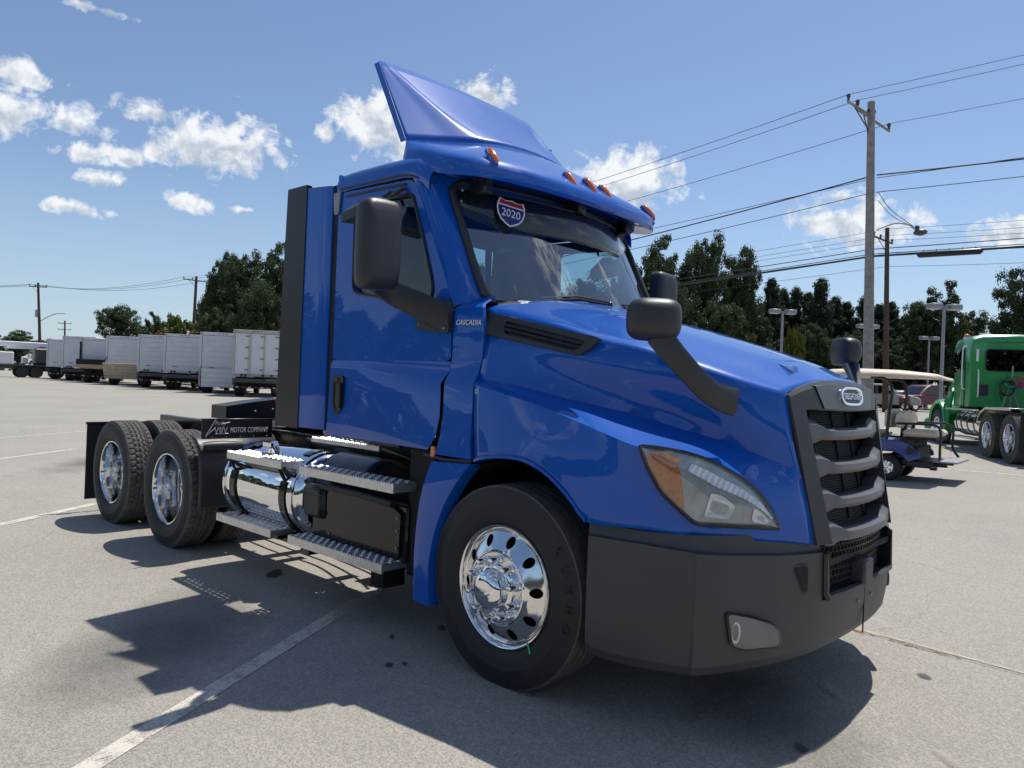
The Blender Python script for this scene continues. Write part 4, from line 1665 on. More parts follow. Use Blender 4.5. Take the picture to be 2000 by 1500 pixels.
    for fx, sc in ((-.05, .88), (-.042, .97), (-.01, 1.0), (.025, .95), (.055, .82), (.075, .58), (.083, .28), (.084, 0)):
        row = []
        for k in range(28):
            a = 2 * pi * k / 28
            ca, sa = math.cos(a), math.sin(a)
            u_ = math.copysign(abs(ca) ** .55, ca) * rx * sc
            w_ = math.copysign(abs(sa) ** .62, sa) * rz_ * sc
            row.append(cx_ + V((.72, .69, 0)) * u_ + V((.0, 0, 1)) * w_ + V((.69, -.72, .05)) * fx)
        rr.append(row)
    mb.grid(rr, closed_u=True, flip=True)
    mb.poly(rr[0])
    A_('hood_mirror_head', mb, 'dark_plastic', 60, parent=hm)
    if sy < 0:
        mb = MB()
        mb.tube([(.86, -1.07, 1.72), (.97, -.98, 1.52)], .008, 5)
        mb.tube([(.90, -1.16, 1.72), (.99, -1.0, 1.50)], .008, 5)
        A_('hood_mirror_stay', mb, 'dull_steel', 40, parent=hm)

# model lettering on the cowl
text_mesh('model_lettering', 'CASCADIA', .040, .002, 'white_print', truck, (-.528, -1.0565, 1.822), (1, 0.075, -.03), (0, 0, 1), 'LEFT', shear=.25, xscale=.92, spacing=1.06)


# ================================================================== WHEELS
def tread_mesh(R, hw, kind):
    """tyre carcass with modelled tread; axis y, centre at origin, outer side -y"""
    mb = MB()
    n = 220 if kind == 'drive' else 120
    # sidewall profile from bead to shoulder, (r, y) for -y side
    side = [(.292, -hw * .62), (.310, -hw * .80), (.335, -hw * .93), (.365, -hw * .985), (.400, -hw * 1.0), (.402, -hw * 1.006), (.408, -hw * 1.0), (.44, -hw * .965), (.470, -hw * .915), (R - .012, -hw * .875)]
    if kind == 'steer':
        tw = hw * .86
        prof = list(side)
        gro = [-.62, -.22, .22, .62]
        prof.append((R - .004, -tw))
        for g in gro:
            prof += [(R, (g - .045) * tw), (R - .013, (g - .032) * tw), (R - .013, (g + .032) * tw), (R, (g + .045) * tw)]
        prof.append((R - .004, tw))
        prof += [(r, -y) for r, y in side[::-1]]
        mb.lathe(prof, n)
        return mb
    mb.lathe(side + [(R - .006, -hw * .86)], 120)
    mb.lathe([(R - .006, hw * .86)] + [(r, -y) for r, y in side[::-1]], 120)
    tw = hw * .86
    cols = np.linspace(-1, 1, 37)
    rows = []
    for k in range(n + 1):
        a = 2 * pi * k / n
        row = []
        for c in cols:
            dep = 0.0
            for j, g in enumerate((-.52, -.17, .17, .52)):
                wv = .05 * (1 if (k % 4) < 2 else -1)
                if abs(c - g - wv) < .047:
                    dep = .013
            lug = (k + (2 if abs(c) > .52 else 0)) % 4
            if abs(c) > .55 and lug == 0 and abs(c) < .93:
                dep = max(dep, .010)
            elif .2 < abs(c) < .5 and lug == 0:
                dep = max(dep, .008)
            r = R - dep - .006 * max(0, (abs(c) - .86) / .14)
            row.append((math.cos(a) * r, c * tw, math.sin(a) * r))
        rows.append(row)
    mb.grid(rows, flip=True)
    return mb


def hole_disc(mb, r0, r1, y0, y1, nh, rh_r, rh_t, rc, dep=.025, ph=0.0, elong=1.0):
    """annulus from r0 (inner, at y0) to r1 (outer, at y1) with nh oval hand holes"""
    def P(r, a):
        k = (r - r0) / (r1 - r0)
        return V((math.cos(a) * r, y0 + (y1 - y0) * k, math.sin(a) * r))
    for h in range(nh):
        ac = ph + 2 * pi * h / nh
        ha = pi / nh
        m = 24
        hole, bnd = [], []
        for k in range(m):
            t_ = 2 * pi * k / m
            hr = rc + math.cos(t_) * rh_r
            hat = ac + math.sin(t_) * rh_t / rc
            hole.append(P(hr, hat))
            c_, s_ = math.cos(t_), math.sin(t_)
            q = max(abs(c_), abs(s_))
            br = rc + (c_ / q) * ((r1 - rc) if c_ > 0 else (rc - r0))
            ba = ac + (s_ / q) * ha
            bnd.append(P(br, ba))
        mb.ring(hole, bnd)
        inn = [p + V((0, dep, 0)) for p in hole]
        mb.ring(inn, hole)


def wheel_parts(kind):
    """returns dict of shared meshes for one wheel; outer face -y, flange plane at y=0"""
    d = {}
    if kind == 'steer':
        R, hw = .505, .142
        ty = tread_mesh(R, hw, 'steer').move((0, .112, 0))
    else:
        R, hw = .505, .138
        ty = tread_mesh(R, hw, 'drive').move((0, .108, 0))
    d['tyre'] = (ty, ['rubber'])
    rim = MB()
    if kind == 'steer':
        rim.lathe([(.296, .02), (.308, .004), (.309, -.006), (.304, -.014), (.297, -.012), (.290, -.004), (.284, .010), (.278, .012), (.272, .004)], 72)
        hole_disc(rim, .186, .272, -.046, .004, 10, .030, .024, .234, .05, ph=math.radians(8))
        rim.lathe([(.186, -.046), (.182, -.052), (.176, -.053), (.172, -.047), (.112, -.046)], 72)
        hub = MB()
        hub.lathe([(.118, -.046), (.116, -.058), (.106, -.064), (.096, -.066), (.095, -.100), (.091, -.118), (.076, -.132), (.045, -.140), (.0, -.142)], 56)
        nut_y, nut_r = -.048, .143
        bar = MB()
        bar.lathe([(.272, .02), (.25, .06), (.20, .12), (.0, .14)], 40)
    else:
        rim.lathe([(.296, .02), (.308, .004), (.309, -.006), (.303, -.013), (.293, -.010), (.286, .004), (.282, .02), (.276, .06), (.268, .11), (.266, .20), (.264, .262)], 72)
        disc = MB()
        hole_disc(disc, .178, .264, .250, .262, 10, .026, .024, .224, .04, ph=math.radians(3))
        disc.lathe([(.178, .250), (.172, .244), (.100, .244)], 64)
        d['wheel_disc'] = (disc, ['dull_steel'])
        hub = MB()
        hub.lathe([(.114, .244), (.112, .226), (.096, .220), (.094, .170), (.090, .150), (.078, .138), (.04, .131), (.0, .130)], 48)
        nut_y, nut_r = .244, .143
        bar = MB()
        bar.lathe([(.264, .27), (.2, .31), (.0, .32)], 40)
    d['rim'] = (rim, ['alloy'] if kind == 'steer' else ['alloy'])
    d['hub_cap'] = (hub, ['chrome'])
    d['drum'] = (bar, ['black_matte'])
    nut = MB()
    nut.lathe([(.024, 0), (.024, -.006), (.0185, -.010), (.0185, -.030), (.016, -.036), (.015, -.058), (.011, -.066), (.0, -.068)], 12)
    d['lug_nut'] = (nut, ['chrome'])
    d['nuts'] = [(math.cos(a) * nut_r, nut_y, math.sin(a) * nut_r) for a in [2 * pi * (k + .5) / 10 for k in range(10)]]
    return d


WM = {}
for kind in ('steer', 'drive'):
    d = wheel_parts(kind)
    WM[kind] = {k: d[k][0].mesh(k, d[k][1], 34) for k in ('tyre', 'rim', 'hub_cap', 'drum', 'lug_nut', 'wheel_disc') if k in d}
    WM[kind]['nuts'] = d['nuts']
    # dusty tread on the rolling surface
    me = WM[kind]['tyre']
    me.materials.append(MATS['tread_rubber'])
    for p in me.polygons:
        c = p.center
        if math.hypot(c.x, c.z) > (.478 if kind == 'drive' else .494):
            p.material_index = 1


def wheel(kind, parent, loc, sy=1, spin=0.0, nuts=True, name='wheel', scale=1.0):
    w = part(name, parent, loc, (0, spin, 0) if sy > 0 else (0, spin, pi))
    if scale != 1.0:
        w.scale = (scale,) * 3
    for k in ('tyre', 'rim', 'wheel_disc', 'hub_cap', 'drum'):
        if k not in WM[kind]:
            continue
        obj(k, WM[kind][k], None, w)
    if nuts:
        for p in WM[kind]['nuts']:
            obj('lug_nut', WM[kind]['lug_nut'], None, w, loc=p)
    return w


ZC = .492
for sy in (1, -1):
    w = wheel('steer', truck, (0, -1.150 * sy, ZC), sy, spin=math.radians(4))
    if sy > 0:
        # raised maker's lettering on the sidewall and the valve cap
        for s_, a0, st in (('KUMHO', 38, -12.0), ):
            for i, ch in enumerate(s_):
                a = math.radians(a0 + st * i)
                rr_ = .418
                p = V((math.cos(a) * rr_, -.0335, math.sin(a) * rr_))
                td = V((math.sin(a), 0, -math.cos(a)))
                text_mesh('sidewall_letter', ch, .062, .0008, 'rubber', w, p, td, V((math.cos(a), 0, math.sin(a))), 'CENTER')
        mb = MB()
        mb.tube([(.205, -.02, -.215), (.222, -.022, -.24), (.232, -.024, -.26)], .0045, 6)
        obj('valve_stem', mb, 'valve_green', w)
XD1, XD2 = -3.941, -5.261
inner_tyre = tread_mesh(.505, .138, 'drive').mesh('tyre', ['rubber'], 34)
inner_tyre.materials.append(MATS['tread_rubber'])
for p in inner_tyre.polygons:
    if math.hypot(p.center.x, p.center.z) > .478:
        p.material_index = 1
for k_, X in enumerate((XD1, XD2)):
    for sy in (1, -1):
        w = wheel('drive', truck, (X, -1.194 * sy, ZC), sy, spin=math.radians(11 + 20 * k_))
        obj('inner_tyre', inner_tyre, None, w, loc=(0, .108 + .335, 0))

# ================================================================== CHASSIS
for sy in (1, -1):
    mb = MB()
    mb.box((-2.55, -.43 * sy, .88), (6.9, .07, .27), bev=.006)
    TP('frame_rail', mb, 'black_gloss', 40)
for X in (0.0, XD1, XD2):
    mb = MB()
    mb.cyl((X, -.95, ZC), (X, .95, ZC), .075 if X else .06, 12)
    if X:
        mb.ball((X, 0, ZC), .21, 14, 8, (1, .9, 1))
    TP('axle', mb, 'black_matte', 40)
mb = MB()
mb.box((.35, 0, .78), (1.1, .75, .5))
mb.box((-1.2, 0, .70), (1.7, .42, .38))
mb.cyl((-2.0, 0, .62), (-5.2, 0, .55), .06, 8)
mb.box((-.35, 0, 1.0), (.9, 1.2, .4))
TP('driveline', mb, 'black_matte', 40)
for X in (XD1 - .45, (XD1 + XD2) / 2, -6.02, -3.1):
    mb = MB()
    mb.box((X, 0, .86), (.12, .80, .2), bev=.01)
    TP('cross_member', mb, 'black_gloss', 40)

# fuel tank with straps, cap and filler
tank = part('fuel_tank', truck)
mb = MB()
TY, TZ, TR = -.835, .655, .305
mb.lathe([(.0, -1.955), (.12, -1.958), (.20, -1.968), (.262, -1.985), (.293, -2.012), (TR, -2.05), (TR, -3.02), (.298, -3.055), (.275, -3.078), (.22, -3.095), (.1, -3.102), (.0, -3.104)], 64, (0, TY, TZ), 'x')
mb.v = [(v[0], v[1], v[2]) for v in mb.v]
TP('tank_shell', mb, 'chrome', 40, parent=tank)
mb = MB()
mb.lathe([(TR, -2.035), (TR + .010, -2.03), (TR + .010, -2.06), (TR, -2.06)], 48, (0, TY, TZ), 'x')
mb.lathe([(TR, -3.02), (TR + .008, -3.02), (TR + .008, -3.04), (TR - .004, -3.045)], 48, (0, TY, TZ), 'x')
TP('tank_weld', mb, 'alloy', 40, parent=tank)
for X in (-2.155, -2.885):
    mb = MB()
    a0, a1 = math.radians(-200), math.radians(115)
    mb.lathe([(TR + .002, X - .04), (TR + .012, X - .038), (TR + .012, X + .038), (TR + .002, X + .04)], 40, (0, TY, TZ), 'x', a0, a1)
    TP('tank_strap', mb, 'black_gloss', 40, parent=tank)
    mb = MB()
    mb.box((X, -.45, TZ - .05), (.10, .16, .62))
    mb.box((X, -1.02, TZ - .315), (.05, .03, .08), Matrix.Rotation(math.radians(40), 3, 'X'))
    TP('tank_bracket', mb, 'black_gloss', 40, parent=tank)
mb = MB()
ca = math.radians(128)
cdir = V((0, math.cos(ca), math.sin(ca)))
cp = V((-2.56, TY, TZ)) + V((0, -math.cos(math.radians(58)), math.sin(math.radians(58)))) * (TR - .01)
cdir = V((0, -math.cos(math.radians(58)), math.sin(math.radians(58))))
mb.cyl(cp, cp + cdir * .05, .062, 20)
TP('filler_neck', mb, 'alloy', 40, parent=tank)
mb = MB()
mb.cyl(cp + cdir * .05, cp + cdir * .075, .072, 20)
mb.box(cp + cdir * .09, (.12, .02, .03))
TP('fuel_cap', mb, 'chrome', 40, parent=tank)


def step_plank(x0, x1, y0, y1, z, name='step', face=.052, cells=True):
    """serrated open tread plank with punched holes; y0 is the outer edge"""
    root = part(name, truck)
    s = .034
    nx = max(2, round((x1 - x0) / s))
    ny = max(2, round((y1 - y0) / s))
    sx, sy_ = (x1 - x0) / nx, (y1 - y0) / ny
    mb = MB()
    for i in range(nx):
        for j in range(ny):
            cx, cy = x0 + (i + .5) * sx, y0 + (j + .5) * sy_
            big = (i + j) % 2 == 0
            r = .0105 if big else .0065
            hb = .009 if big else .005
            n = 8
            sq, ho = [], []
            for k in range(n):
                a = 2 * pi * k / n
                c_, s_ = math.cos(a), math.sin(a)
                q = max(abs(c_), abs(s_))
                sq.append(V((cx + c_ / q * sx / 2, cy + s_ / q * sy_ / 2, z)))
                ho.append(V((cx + c_ * r, cy + s_ * r, z + hb)))
            mb.ring(ho, sq)
            mb.ring([p - V((0, 0, .014)) for p in ho], ho)
    tag(TP(name + '_tread', mb, 'step_alu', 35, parent=root), kind='stuff')
    mb = MB()
    # serrated outer face
    teeth = int((x1 - x0) / .025)
    top = []
    for k in range(teeth * 2 + 1):
        top.append(V((x0 + (x1 - x0) * k / (teeth * 2), y0 - .002, z + (.010 if k % 2 else -.002))))
    low = [V((p.x, y0 - .002, z - face)) for p in top]
    mb.grid([top, low], flip=True)
    mb.grid([[p + V((0, .006, 0)) for p in top], top], flip=True)
    mb.grid([low, [p + V((0, .02, 0)) for p in low]], flip=True)
    for x in (x0, x1):
        mb.box((x, (y0 + y1) / 2, z - face / 2), (.005, y1 - y0, face - .004))
    mb.box(((x0 + x1) / 2, y1, z - face / 2), (x1 - x0, .005, face - .004))
    TP(name + '_edge', mb, 'step_alu', 30, parent=root)
    return root


# upper and lower steps by the tank and by the cab
step_plank(-1.865, -.855, -1.190, -1.02, .898)
step_plank(-1.975, -.935, -1.190, -1.0, .418)
step_plank(-2.905, -2.105, -1.185, -1.0, .905)
step_plank(-3.04, -2.215, -1.185, -1.0, .412)
step_plank(-2.45, -1.60, -.74, -.30, 1.035, 'deck_plate', .03)
# brackets carrying the steps
mb = MB()
for X in (-2.885, -2.155):
    mb.tube([(X + .06, -1.17, .86), (X, -1.10, .80), (X - .0, -1.06, .74)], .016, 6)
    mb.tube([(X - .02, -1.17, .86), (X, -1.12, .76)], .014, 6)
    mb.box((X, -1.08, .375), (.05, .2, .025))
    mb.box((X, -1.05, .355), (.10, .10, .03))
TP('step_bracket', mb, 'black_gloss', 40)
mb = MB()
mb.box((-1.42, -1.03, .375), (.9, .25, .03))
mb.box((-.99, -1.10, .33), (.12, .16, .10))
mb.box((-1.86, -1.06, .345), (.10, .14, .08))
mb.box((-.90, -1.06, .87), (.06, .18, .05))
TP('step_carrier', mb, 'black_gloss', 40)

# battery / exhaust box with cover and module
bx = part('battery_box', truck)
mb = MB()
# curved upper cover then flat door
pr = [(-.55, 1.0), (-.72, .985), (-.86, .95), (-.97, .885), (-1.03, .80), (-1.05, .745)]
mb.grid([[(-1.98, y, z) for y, z in pr], [(-1.40, y, z - .0) for y, z in pr], [(-.90, y, z - .02) for y, z in pr]])
mb.poly([(-1.98, y, z) for y, z in pr] + [(-1.98, -.55, .74)])
TP('box_cover', mb, 'black_gloss', 35, parent=bx)
mb = MB()
mb.box((-1.40, -.80, .585), (1.02, .50, .34), bev=.012)
mb.prism([(-1.70, -1.054, .445), (-.935, -1.054, .445), (-.925, -1.054, .70), (-1.02, -1.054, .745), (-1.70, -1.054, .755)], (0, -.02, 0))
TP('box_door', mb, 'black_gloss', 40, parent=bx)
mb = MB()
mb.tube([(-1.74, -1.085, .775), (-1.35, -1.085, .772), (-.99, -1.085, .755)], .022, 8)
TP('box_rail', mb, 'dark_plastic', 40, parent=bx)
mb = MB()
mb.box((-1.845, -1.0, .66), (.24, .20, .22), bev=.03)
mb.box((-1.845, -1.09, .64), (.20, .03, .15), bev=.012)
TP('control_module', mb, 'dark_plastic', 40, parent=bx)
for p in ((-1.75, -1.103, .735), (-1.75, -1.103, .59)):
    mb = MB()
    mb.lathe([(.0, -.004), (.014, -.003), (.015, .003)], 10, p, 'y')
    TP('bolt', mb, 'black_matte', 40, parent=bx)
for p in ((-.95, -1.078, .68), (-.95, -1.078, .60), (-.95, -1.078, .50), (-1.66, -1.078, .47)):
    mb = MB()
    mb.lathe([(.0, -.004), (.008, -.003), (.009, .003)], 8, p, 'y')
    TP('rivet', mb, 'dull_steel', 40, parent=bx)
mb = MB()
mb.box((-.80, -.75, .72), (.22, .55, .75))
mb.box((-1.2, -.60, .75), (.9, .2, .55))
TP('chassis_fill', mb, 'black_matte', 40)
# far-side tank
mb = MB()
mb.lathe([(.0, -1.2), (.26, -1.215), (TR, -1.26), (TR, -2.96), (.27, -3.01), (.0, -3.03)], 40, (0, .83, TZ), 'x')
TP('left_tank' if False else 'fuel_tank', mb, 'chrome', 40)
# hoses and pipes under the cab
for pts, r, m_ in (([(-2.62, -.50, 1.06), (-2.2, -.60, 1.075), (-1.75, -.68, 1.07), (-1.4, -.7, 1.06)], .030, 'dull_steel'), ([(-2.7, -.62, 1.0), (-2.3, -.7, .99), (-1.9, -.62, 1.0)], .014, 'black_plastic'),
                   ([(-1.50, -.78, 1.03), (-1.2, -.86, 1.02), (-1.0, -.82, .98), (-.85, -.9, 1.02)], .014, 'black_plastic'), ([(-1.1, -.85, 1.06), (-1.0, -.9, .96), (-.92, -.9, .90)], .018, 'black_plastic'), ([(-1.05, -.70, 1.055), (-.85, -.78, 1.04)], .035, 'brushed')):
    mb = MB()
    mb.tube(cr(pts, 14), r, 8)
    TP('hose', mb, m_, 50)

# quarter fender in front of the drive tyres
for sy in (1, -1):
    mb = MB()
    rr = []
    for (x, z) in ((-3.34, .405), (-3.315, .42), (-3.315, .60), (-3.335, .80), (-3.38, .905), (-3.45, .965), (-3.55, .985)):
        rr.append([(x + .03, -1.195, z), (x, -1.20, z), (x, -1.13, z), (x, -.9, z), (x, -.50, z + .012)])
    mb.grid(rr, flip=False)
    mb.tube([(-3.325, -1.195, .415), (-3.325, -.52, .40)], .012, 6)
    if sy < 0:
        mb = mb.mirrored()
    qf = TP('quarter_fender', mb, 'grey_plastic' if False else 'dark_plastic', 50, solid=.008)
    mb = MB()
    rows_ = []
    for k in range(9):
        a = pi * k / 8
        rows_.append([(-3.345 + .045 * math.sin(a) * w_, y, .905 + .042 * math.cos(a) * w_) for y, w_ in ((-1.185, .7), (-1.12, .95), (-1.0, 1.0), (-.88, .8), (-.80, .15))])
    mb.grid(rows_)
    if sy < 0:
        mb = mb.mirrored()
    TP('fender_rib', mb, 'dark_plastic', 50, parent=qf)

# dealer plate standing over the fender
sgn = part('dealer_plate', truck)
mb = MB()
mb.box((-3.36, -.875, 1.045), (.014, .62, .165), bev=.003)
TP('plate', mb, 'black_plastic', 40, parent=sgn)
PX = -3.349
X_, Y_ = V((0, 1, 0)), V((0, 0, 1))
text_mesh('plate_lettering', 'MOTOR COMPANY', .062, .0015, 'white_print', sgn, (PX, -.950, 1.012), X_, Y_, 'LEFT', shear=.15, xscale=.60, spacing=1.05)
text_mesh('plate_script', 'Roby', .046, .0012, 'white_dull', sgn, (PX, -1.085, 1.077), X_, Y_, 'LEFT', shear=.35, xscale=1.0)
text_mesh('plate_initials', 'W', .080, .0012, 'white_dull', sgn, (PX, -1.085, 1.005), X_, Y_, 'LEFT', xscale=.85)
text_mesh('plate_initials', 'W', .080, .0012, 'white_dull', sgn, (PX, -1.040, 1.005), X_, Y_, 'LEFT', xscale=.85)
mb = MB()
for a, b in (((-1.155, .985), (-1.075, 1.122)), ((-1.155, .985), (-1.075, 1.055)), ((-1.02, 1.085), (-.955, 1.098)), ((-1.075, 1.005), (-.965, 1.005))):
    mb.tube([(PX + .001, a[0], a[1]), (PX + .001, b[0], b[1])], .0035, 4)
TP('plate_emblem', mb, 'white_dull', 50, parent=sgn)
for y in (-1.10, -.98, -.86, -.74, -.62):
    mb = MB()
    mb.ball((PX, y, .978), .006, 6, 4)
    TP('bolt', mb, 'dull_steel', 50, parent=sgn)
# mud flap behind the last axle
for sy in (1, -1):
    mb = MB()
    mb.box((-5.98, -.90 * sy, .53), (.012, .62, .80), bev=.002)
    mf = TP('mud_flap', mb, 'black_matte', 40)
    mb = MB()
    mb.tube([(-5.98, -1.22 * sy, .925), (-5.98, -.45 * sy, .925)], .016, 6)
    mb.box((-5.96, -1.0 * sy, .925), (.05, .12, .03))
    TP('flap_hanger', mb, 'black_gloss', 40, parent=mf)
# fifth wheel coupling
fw = part('fifth_wheel', truck)
mb = MB()
pts = []
for a in np.linspace(-150, 150, 25):
    pts.append((-4.35 + .46 * math.cos(math.radians(a)), .47 * math.sin(math.radians(a)), 1.16))
pts += [(-5.08, -.30, 1.10), (-4.75, -.07, 1.16), (-4.45, -.05, 1.16), (-4.45, .05, 1.16), (-4.75, .07, 1.16), (-5.08, .30, 1.10)]
mb.prism([V(p) for p in pts], (0, 0, .045))
TP('top_plate', mb, 'black_gloss', 40, parent=fw)
mb = MB()
for y in (-.42, .42):
    mb.prism([(-4.65, y, .98), (-4.05, y, .98), (-4.2, y, 1.16), (-4.5, y, 1.16)], (0, .04, 0))
mb.box((-4.35, 0, .99), (.95, 1.0, .04))
TP('mounting', mb, 'black_gloss', 40, parent=fw)
mb = MB()
mb.cyl((-4.1, -.47, 1.14), (-4.1, -.60, 1.14), .02, 8)
for x in (-4.0, -3.92, -3.84):
    mb.ball((x, -.5, 1.02), .03, 8, 5)
TP('release_bolts', mb, 'black_gloss', 40, parent=fw)
# black deck box with red band behind the cab
dk = part('deck_box', truck)
mb = MB()
mb.prism([(-3.7, -.70, 1.10), (-3.7, .35, 1.10), (-3.7, .35, 1.285), (-3.7, -.30, 1.285), (-3.7, -.56, 1.255), (-3.7, -.82, 1.215), (-3.7, -.82, 1.10)], (-.28, 0, 0))
TP('box', mb, 'black_plastic', 30, parent=dk)
mb = MB()
mb.box((-3.695, -.24, 1.258), (.006, .24, .030))
TP('red_band', mb, 'red_plastic', 30, parent=dk)
mb = MB()
mb.box((-3.691, -.22, 1.262), (.004, .08, .014))
TP('band_print', mb, 'white_print', 30, parent=dk)
for y, z in ((-.55, 1.17), (-.38, 1.19), (-.30, 1.15)):
    mb = MB()
    mb.ball((-3.695, y, z), .010, 6, 4)
    TP('bolt', mb, 'dull_steel', 50, parent=dk)
# air lines between cab and deck
for i, (m_, y) in enumerate((('black_plastic', -.10), ('hose_red', .05), ('hose_blue', .2))):
    mb = MB()
    mb.tube(cr([(-1.80, y, 1.6), (-2.1, y, 1.35), (-2.6, y * .8, 1.12), (-3.2, y, 1.10), (-3.9, y, 1.02)], 20), .014, 6)
    TP('air_line', mb, m_, 50)


# ================================================================== GROUND


def ground_material():
    m = bpy.data.materials.new('asphalt')
    m.use_nodes = True
    q = NT(m.node_tree)
    p = q.n['Principled BSDF']
    o = q.add('ShaderNodeTexCoord').outputs['Object']
    base = q.mix(q.ramp(q.noise(o, .35, 5, .6), .35, .68), (.320, .300, .268, 1), (.365, .342, .304, 1))
    base = q.mix(q.math('MULTIPLY', q.ramp(q.noise(o, 1.7, 6, .65, .6), .50, .75), .28), base, (.255, .243, .222, 1))
    g = q.add('ShaderNodeTexVoronoi')
    q.put(g.inputs['Vector'], o)
    g.inputs['Scale'].default_value = 125
    sepc = q.add('ShaderNodeSeparateColor')
    q.put(sepc.inputs[0], g.outputs['Color'])
    stones = q.ramp(sepc.outputs[0], .1, .95, (.68, .68, .68, 1), (1.30, 1.28, 1.25, 1))
    base = q.mix(.75, base, stones, 'MULTIPLY')
    fn = q.ramp(q.noise(o, 260, 2, .5), .3, .75, (.80, .80, .80, 1), (1.16, 1.16, 1.16, 1))
    base = q.mix(.8, base, fn, 'MULTIPLY')
    dk = q.ramp(q.noise(o, 23, 3, .5), .70, .76)
    base = q.mix(q.math('MULTIPLY', dk, .5), base, (.10, .095, .09, 1))
    # long faint drive lanes
    mp = q.add('ShaderNodeMapping')
    mp.inputs['Rotation'].default_value = (0, 0, math.radians(-28))
    mp.inputs['Scale'].default_value = (.12, 1.4, 1)
    q.put(mp.inputs[0], o)
    lane = q.ramp(q.noise(mp.outputs[0], .9, 4, .55), .48, .72)
    base = q.mix(q.math('MULTIPLY', lane, .15), base, (.235, .225, .205, 1))
    # hairline cracks
    v2 = q.add('ShaderNodeTexVoronoi', feature='DISTANCE_TO_EDGE')
    w = q.add('ShaderNodeVectorMath', operation='ADD')
    nz = q.add('ShaderNodeTexNoise')
    q.put(nz.inputs['Vector'], o)
    nz.inputs['Scale'].default_value = .8
    nz.inputs['Detail'].default_value = 6
    q.put(w.inputs[0], o)
    q.put(w.inputs[1], nz.outputs['Color'])
    q.put(v2.inputs['Vector'], w.outputs[0])
    v2.inputs['Scale'].default_value = .16
    cr_ = q.math('LESS_THAN', v2.outputs['Distance'], .0009)
    base = q.mix(q.math('MULTIPLY', cr_, .28), base, (.14, .13, .12, 1))
    q.put(p.inputs['Base Color'], base)
    p.inputs['Roughness'].default_value = .88
    p.inputs['Specular IOR Level'].default_value = .35
    bn = q.add('ShaderNodeBump')
    bn.inputs['Strength'].default_value = .55
    bn.inputs['Distance'].default_value = .006
    q.put(bn.inputs['Height'], q.math('ADD', g.outputs['Distance'], q.math('MULTIPLY', q.noise(o, 130, 3, .6), .8)))
    q.put(p.inputs['Normal'], bn.outputs[0])
    MATS['asphalt'] = m


ground_material()


def alpha_mat(name, col, kind, scale, lo, hi, rough=.85, fade=1.0):
    """worn paint or stain on the asphalt; uv-free, uses local coordinates in -1..1"""
    m = bpy.data.materials.new(name)
    m.use_nodes = True
    q = NT(m.node_tree)
    p = q.n['Principled BSDF']
    tcn = q.add('ShaderNodeTexCoord')
    o = tcn.outputs['Object']
    geo = q.add('ShaderNodeNewGeometry').outputs['Position']
    nn = q.noise(geo, scale, 6, .7)
    fine_ = q.noise(geo, 150, 3, .6)
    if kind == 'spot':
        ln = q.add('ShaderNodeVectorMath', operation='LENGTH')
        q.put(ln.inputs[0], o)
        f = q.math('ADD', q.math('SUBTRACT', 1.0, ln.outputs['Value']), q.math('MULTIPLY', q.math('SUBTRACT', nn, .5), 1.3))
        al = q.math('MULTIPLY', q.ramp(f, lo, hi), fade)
    else:
        f = q.math('ADD', q.math('MULTIPLY', nn, .55), q.math('MULTIPLY', fine_, .45))
        al = q.math('MULTIPLY', q.ramp(f, lo, hi), fade)
    q.put(p.inputs['Alpha'], al)
    p.inputs['Base Color'].default_value = (*col, 1)
    p.inputs['Roughness'].default_value = rough
    MATS[name] = m


alpha_mat('worn_paint', (.62, .58, .50), 'line', 9, .36, .52, fade=.92)
alpha_mat('old_paint', (.55, .53, .48), 'line', 5, .42, .60, fade=.75)
alpha_mat('oil_stain', (.055, .052, .05), 'spot', 5, .10, .45, .6, .85)
alpha_mat('dry_patch', (.42, .38, .31), 'spot', 4, .2, .7, .9, .55)
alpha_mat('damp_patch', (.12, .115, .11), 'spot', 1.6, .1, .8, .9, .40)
alpha_mat('seam_filler', (.46, .42, .34), 'line', 14, .40, .52, fade=.9)
alpha_mat('dry_weeds', (.30, .21, .11), 'line', 18, .47, .56, fade=.95)
alpha_mat('crack_dark', (.07, .065, .06), 'line', 20, .40, .50, fade=.9)

xs_ = sorted(set(list(np.linspace(-14, 20, 69)) + [-600, -300, -150, -90, -60, -45, -36, -30, -25, -21, -17, 23, 27, 32, 40, 60, 90, 150, 300, 600]))
ds_ = sorted(set(list(np.linspace(-4, 30, 69)) + [-400, -150, -60, -30, -15, -8, 33, 36, 40, 45, 50, 56, 63, 72, 85, 100, 130, 180, 260, 400, 800, 1500]))
mb = MB()
mb.grid([[yard(x, d) for x in xs_] for d in ds_])
lot = obj('parking_lot', mb, 'asphalt', None, 60)
tag(lot, 'pale sunlit asphalt of the truck dealer lot', kind='structure')


def strip(name, a, b, w, m, label, z=.004, n=24, wob=0.0, kind='structure'):
    a, b = V((a[0], a[1], 0)), V((b[0], b[1], 0))
    d = (b - a)
    nn = V((-d.y, d.x, 0)).normalized() * w / 2
    rows_ = []
    rnd = random.Random(hash(name) % 1000 + n)
    for k in range(n + 1):
        p = a + d * k / n
        q = p - V((CAM.x, CAM.y, 0))
        off = nn * (rnd.uniform(-1, 1) * wob)
        rw = 1 + rnd.uniform(-1, 1) * wob * .3
        L_, R__ = p + nn * rw + off, p - nn * rw + off
        rr_ = []
        for s in (L_, R__):
            g_ = V((s.x, s.y, 0)) - V((CAM.x, CAM.y, 0))
            s.z = ground_z(g_.dot(R2), g_.dot(F2)) + z
            rr_.append(s)
        rows_.append(rr_)
    m_ = MB()
    m_.grid(rows_)
    o = obj(name, m_, m, None, 60)
    return tag(o, label, kind=kind)


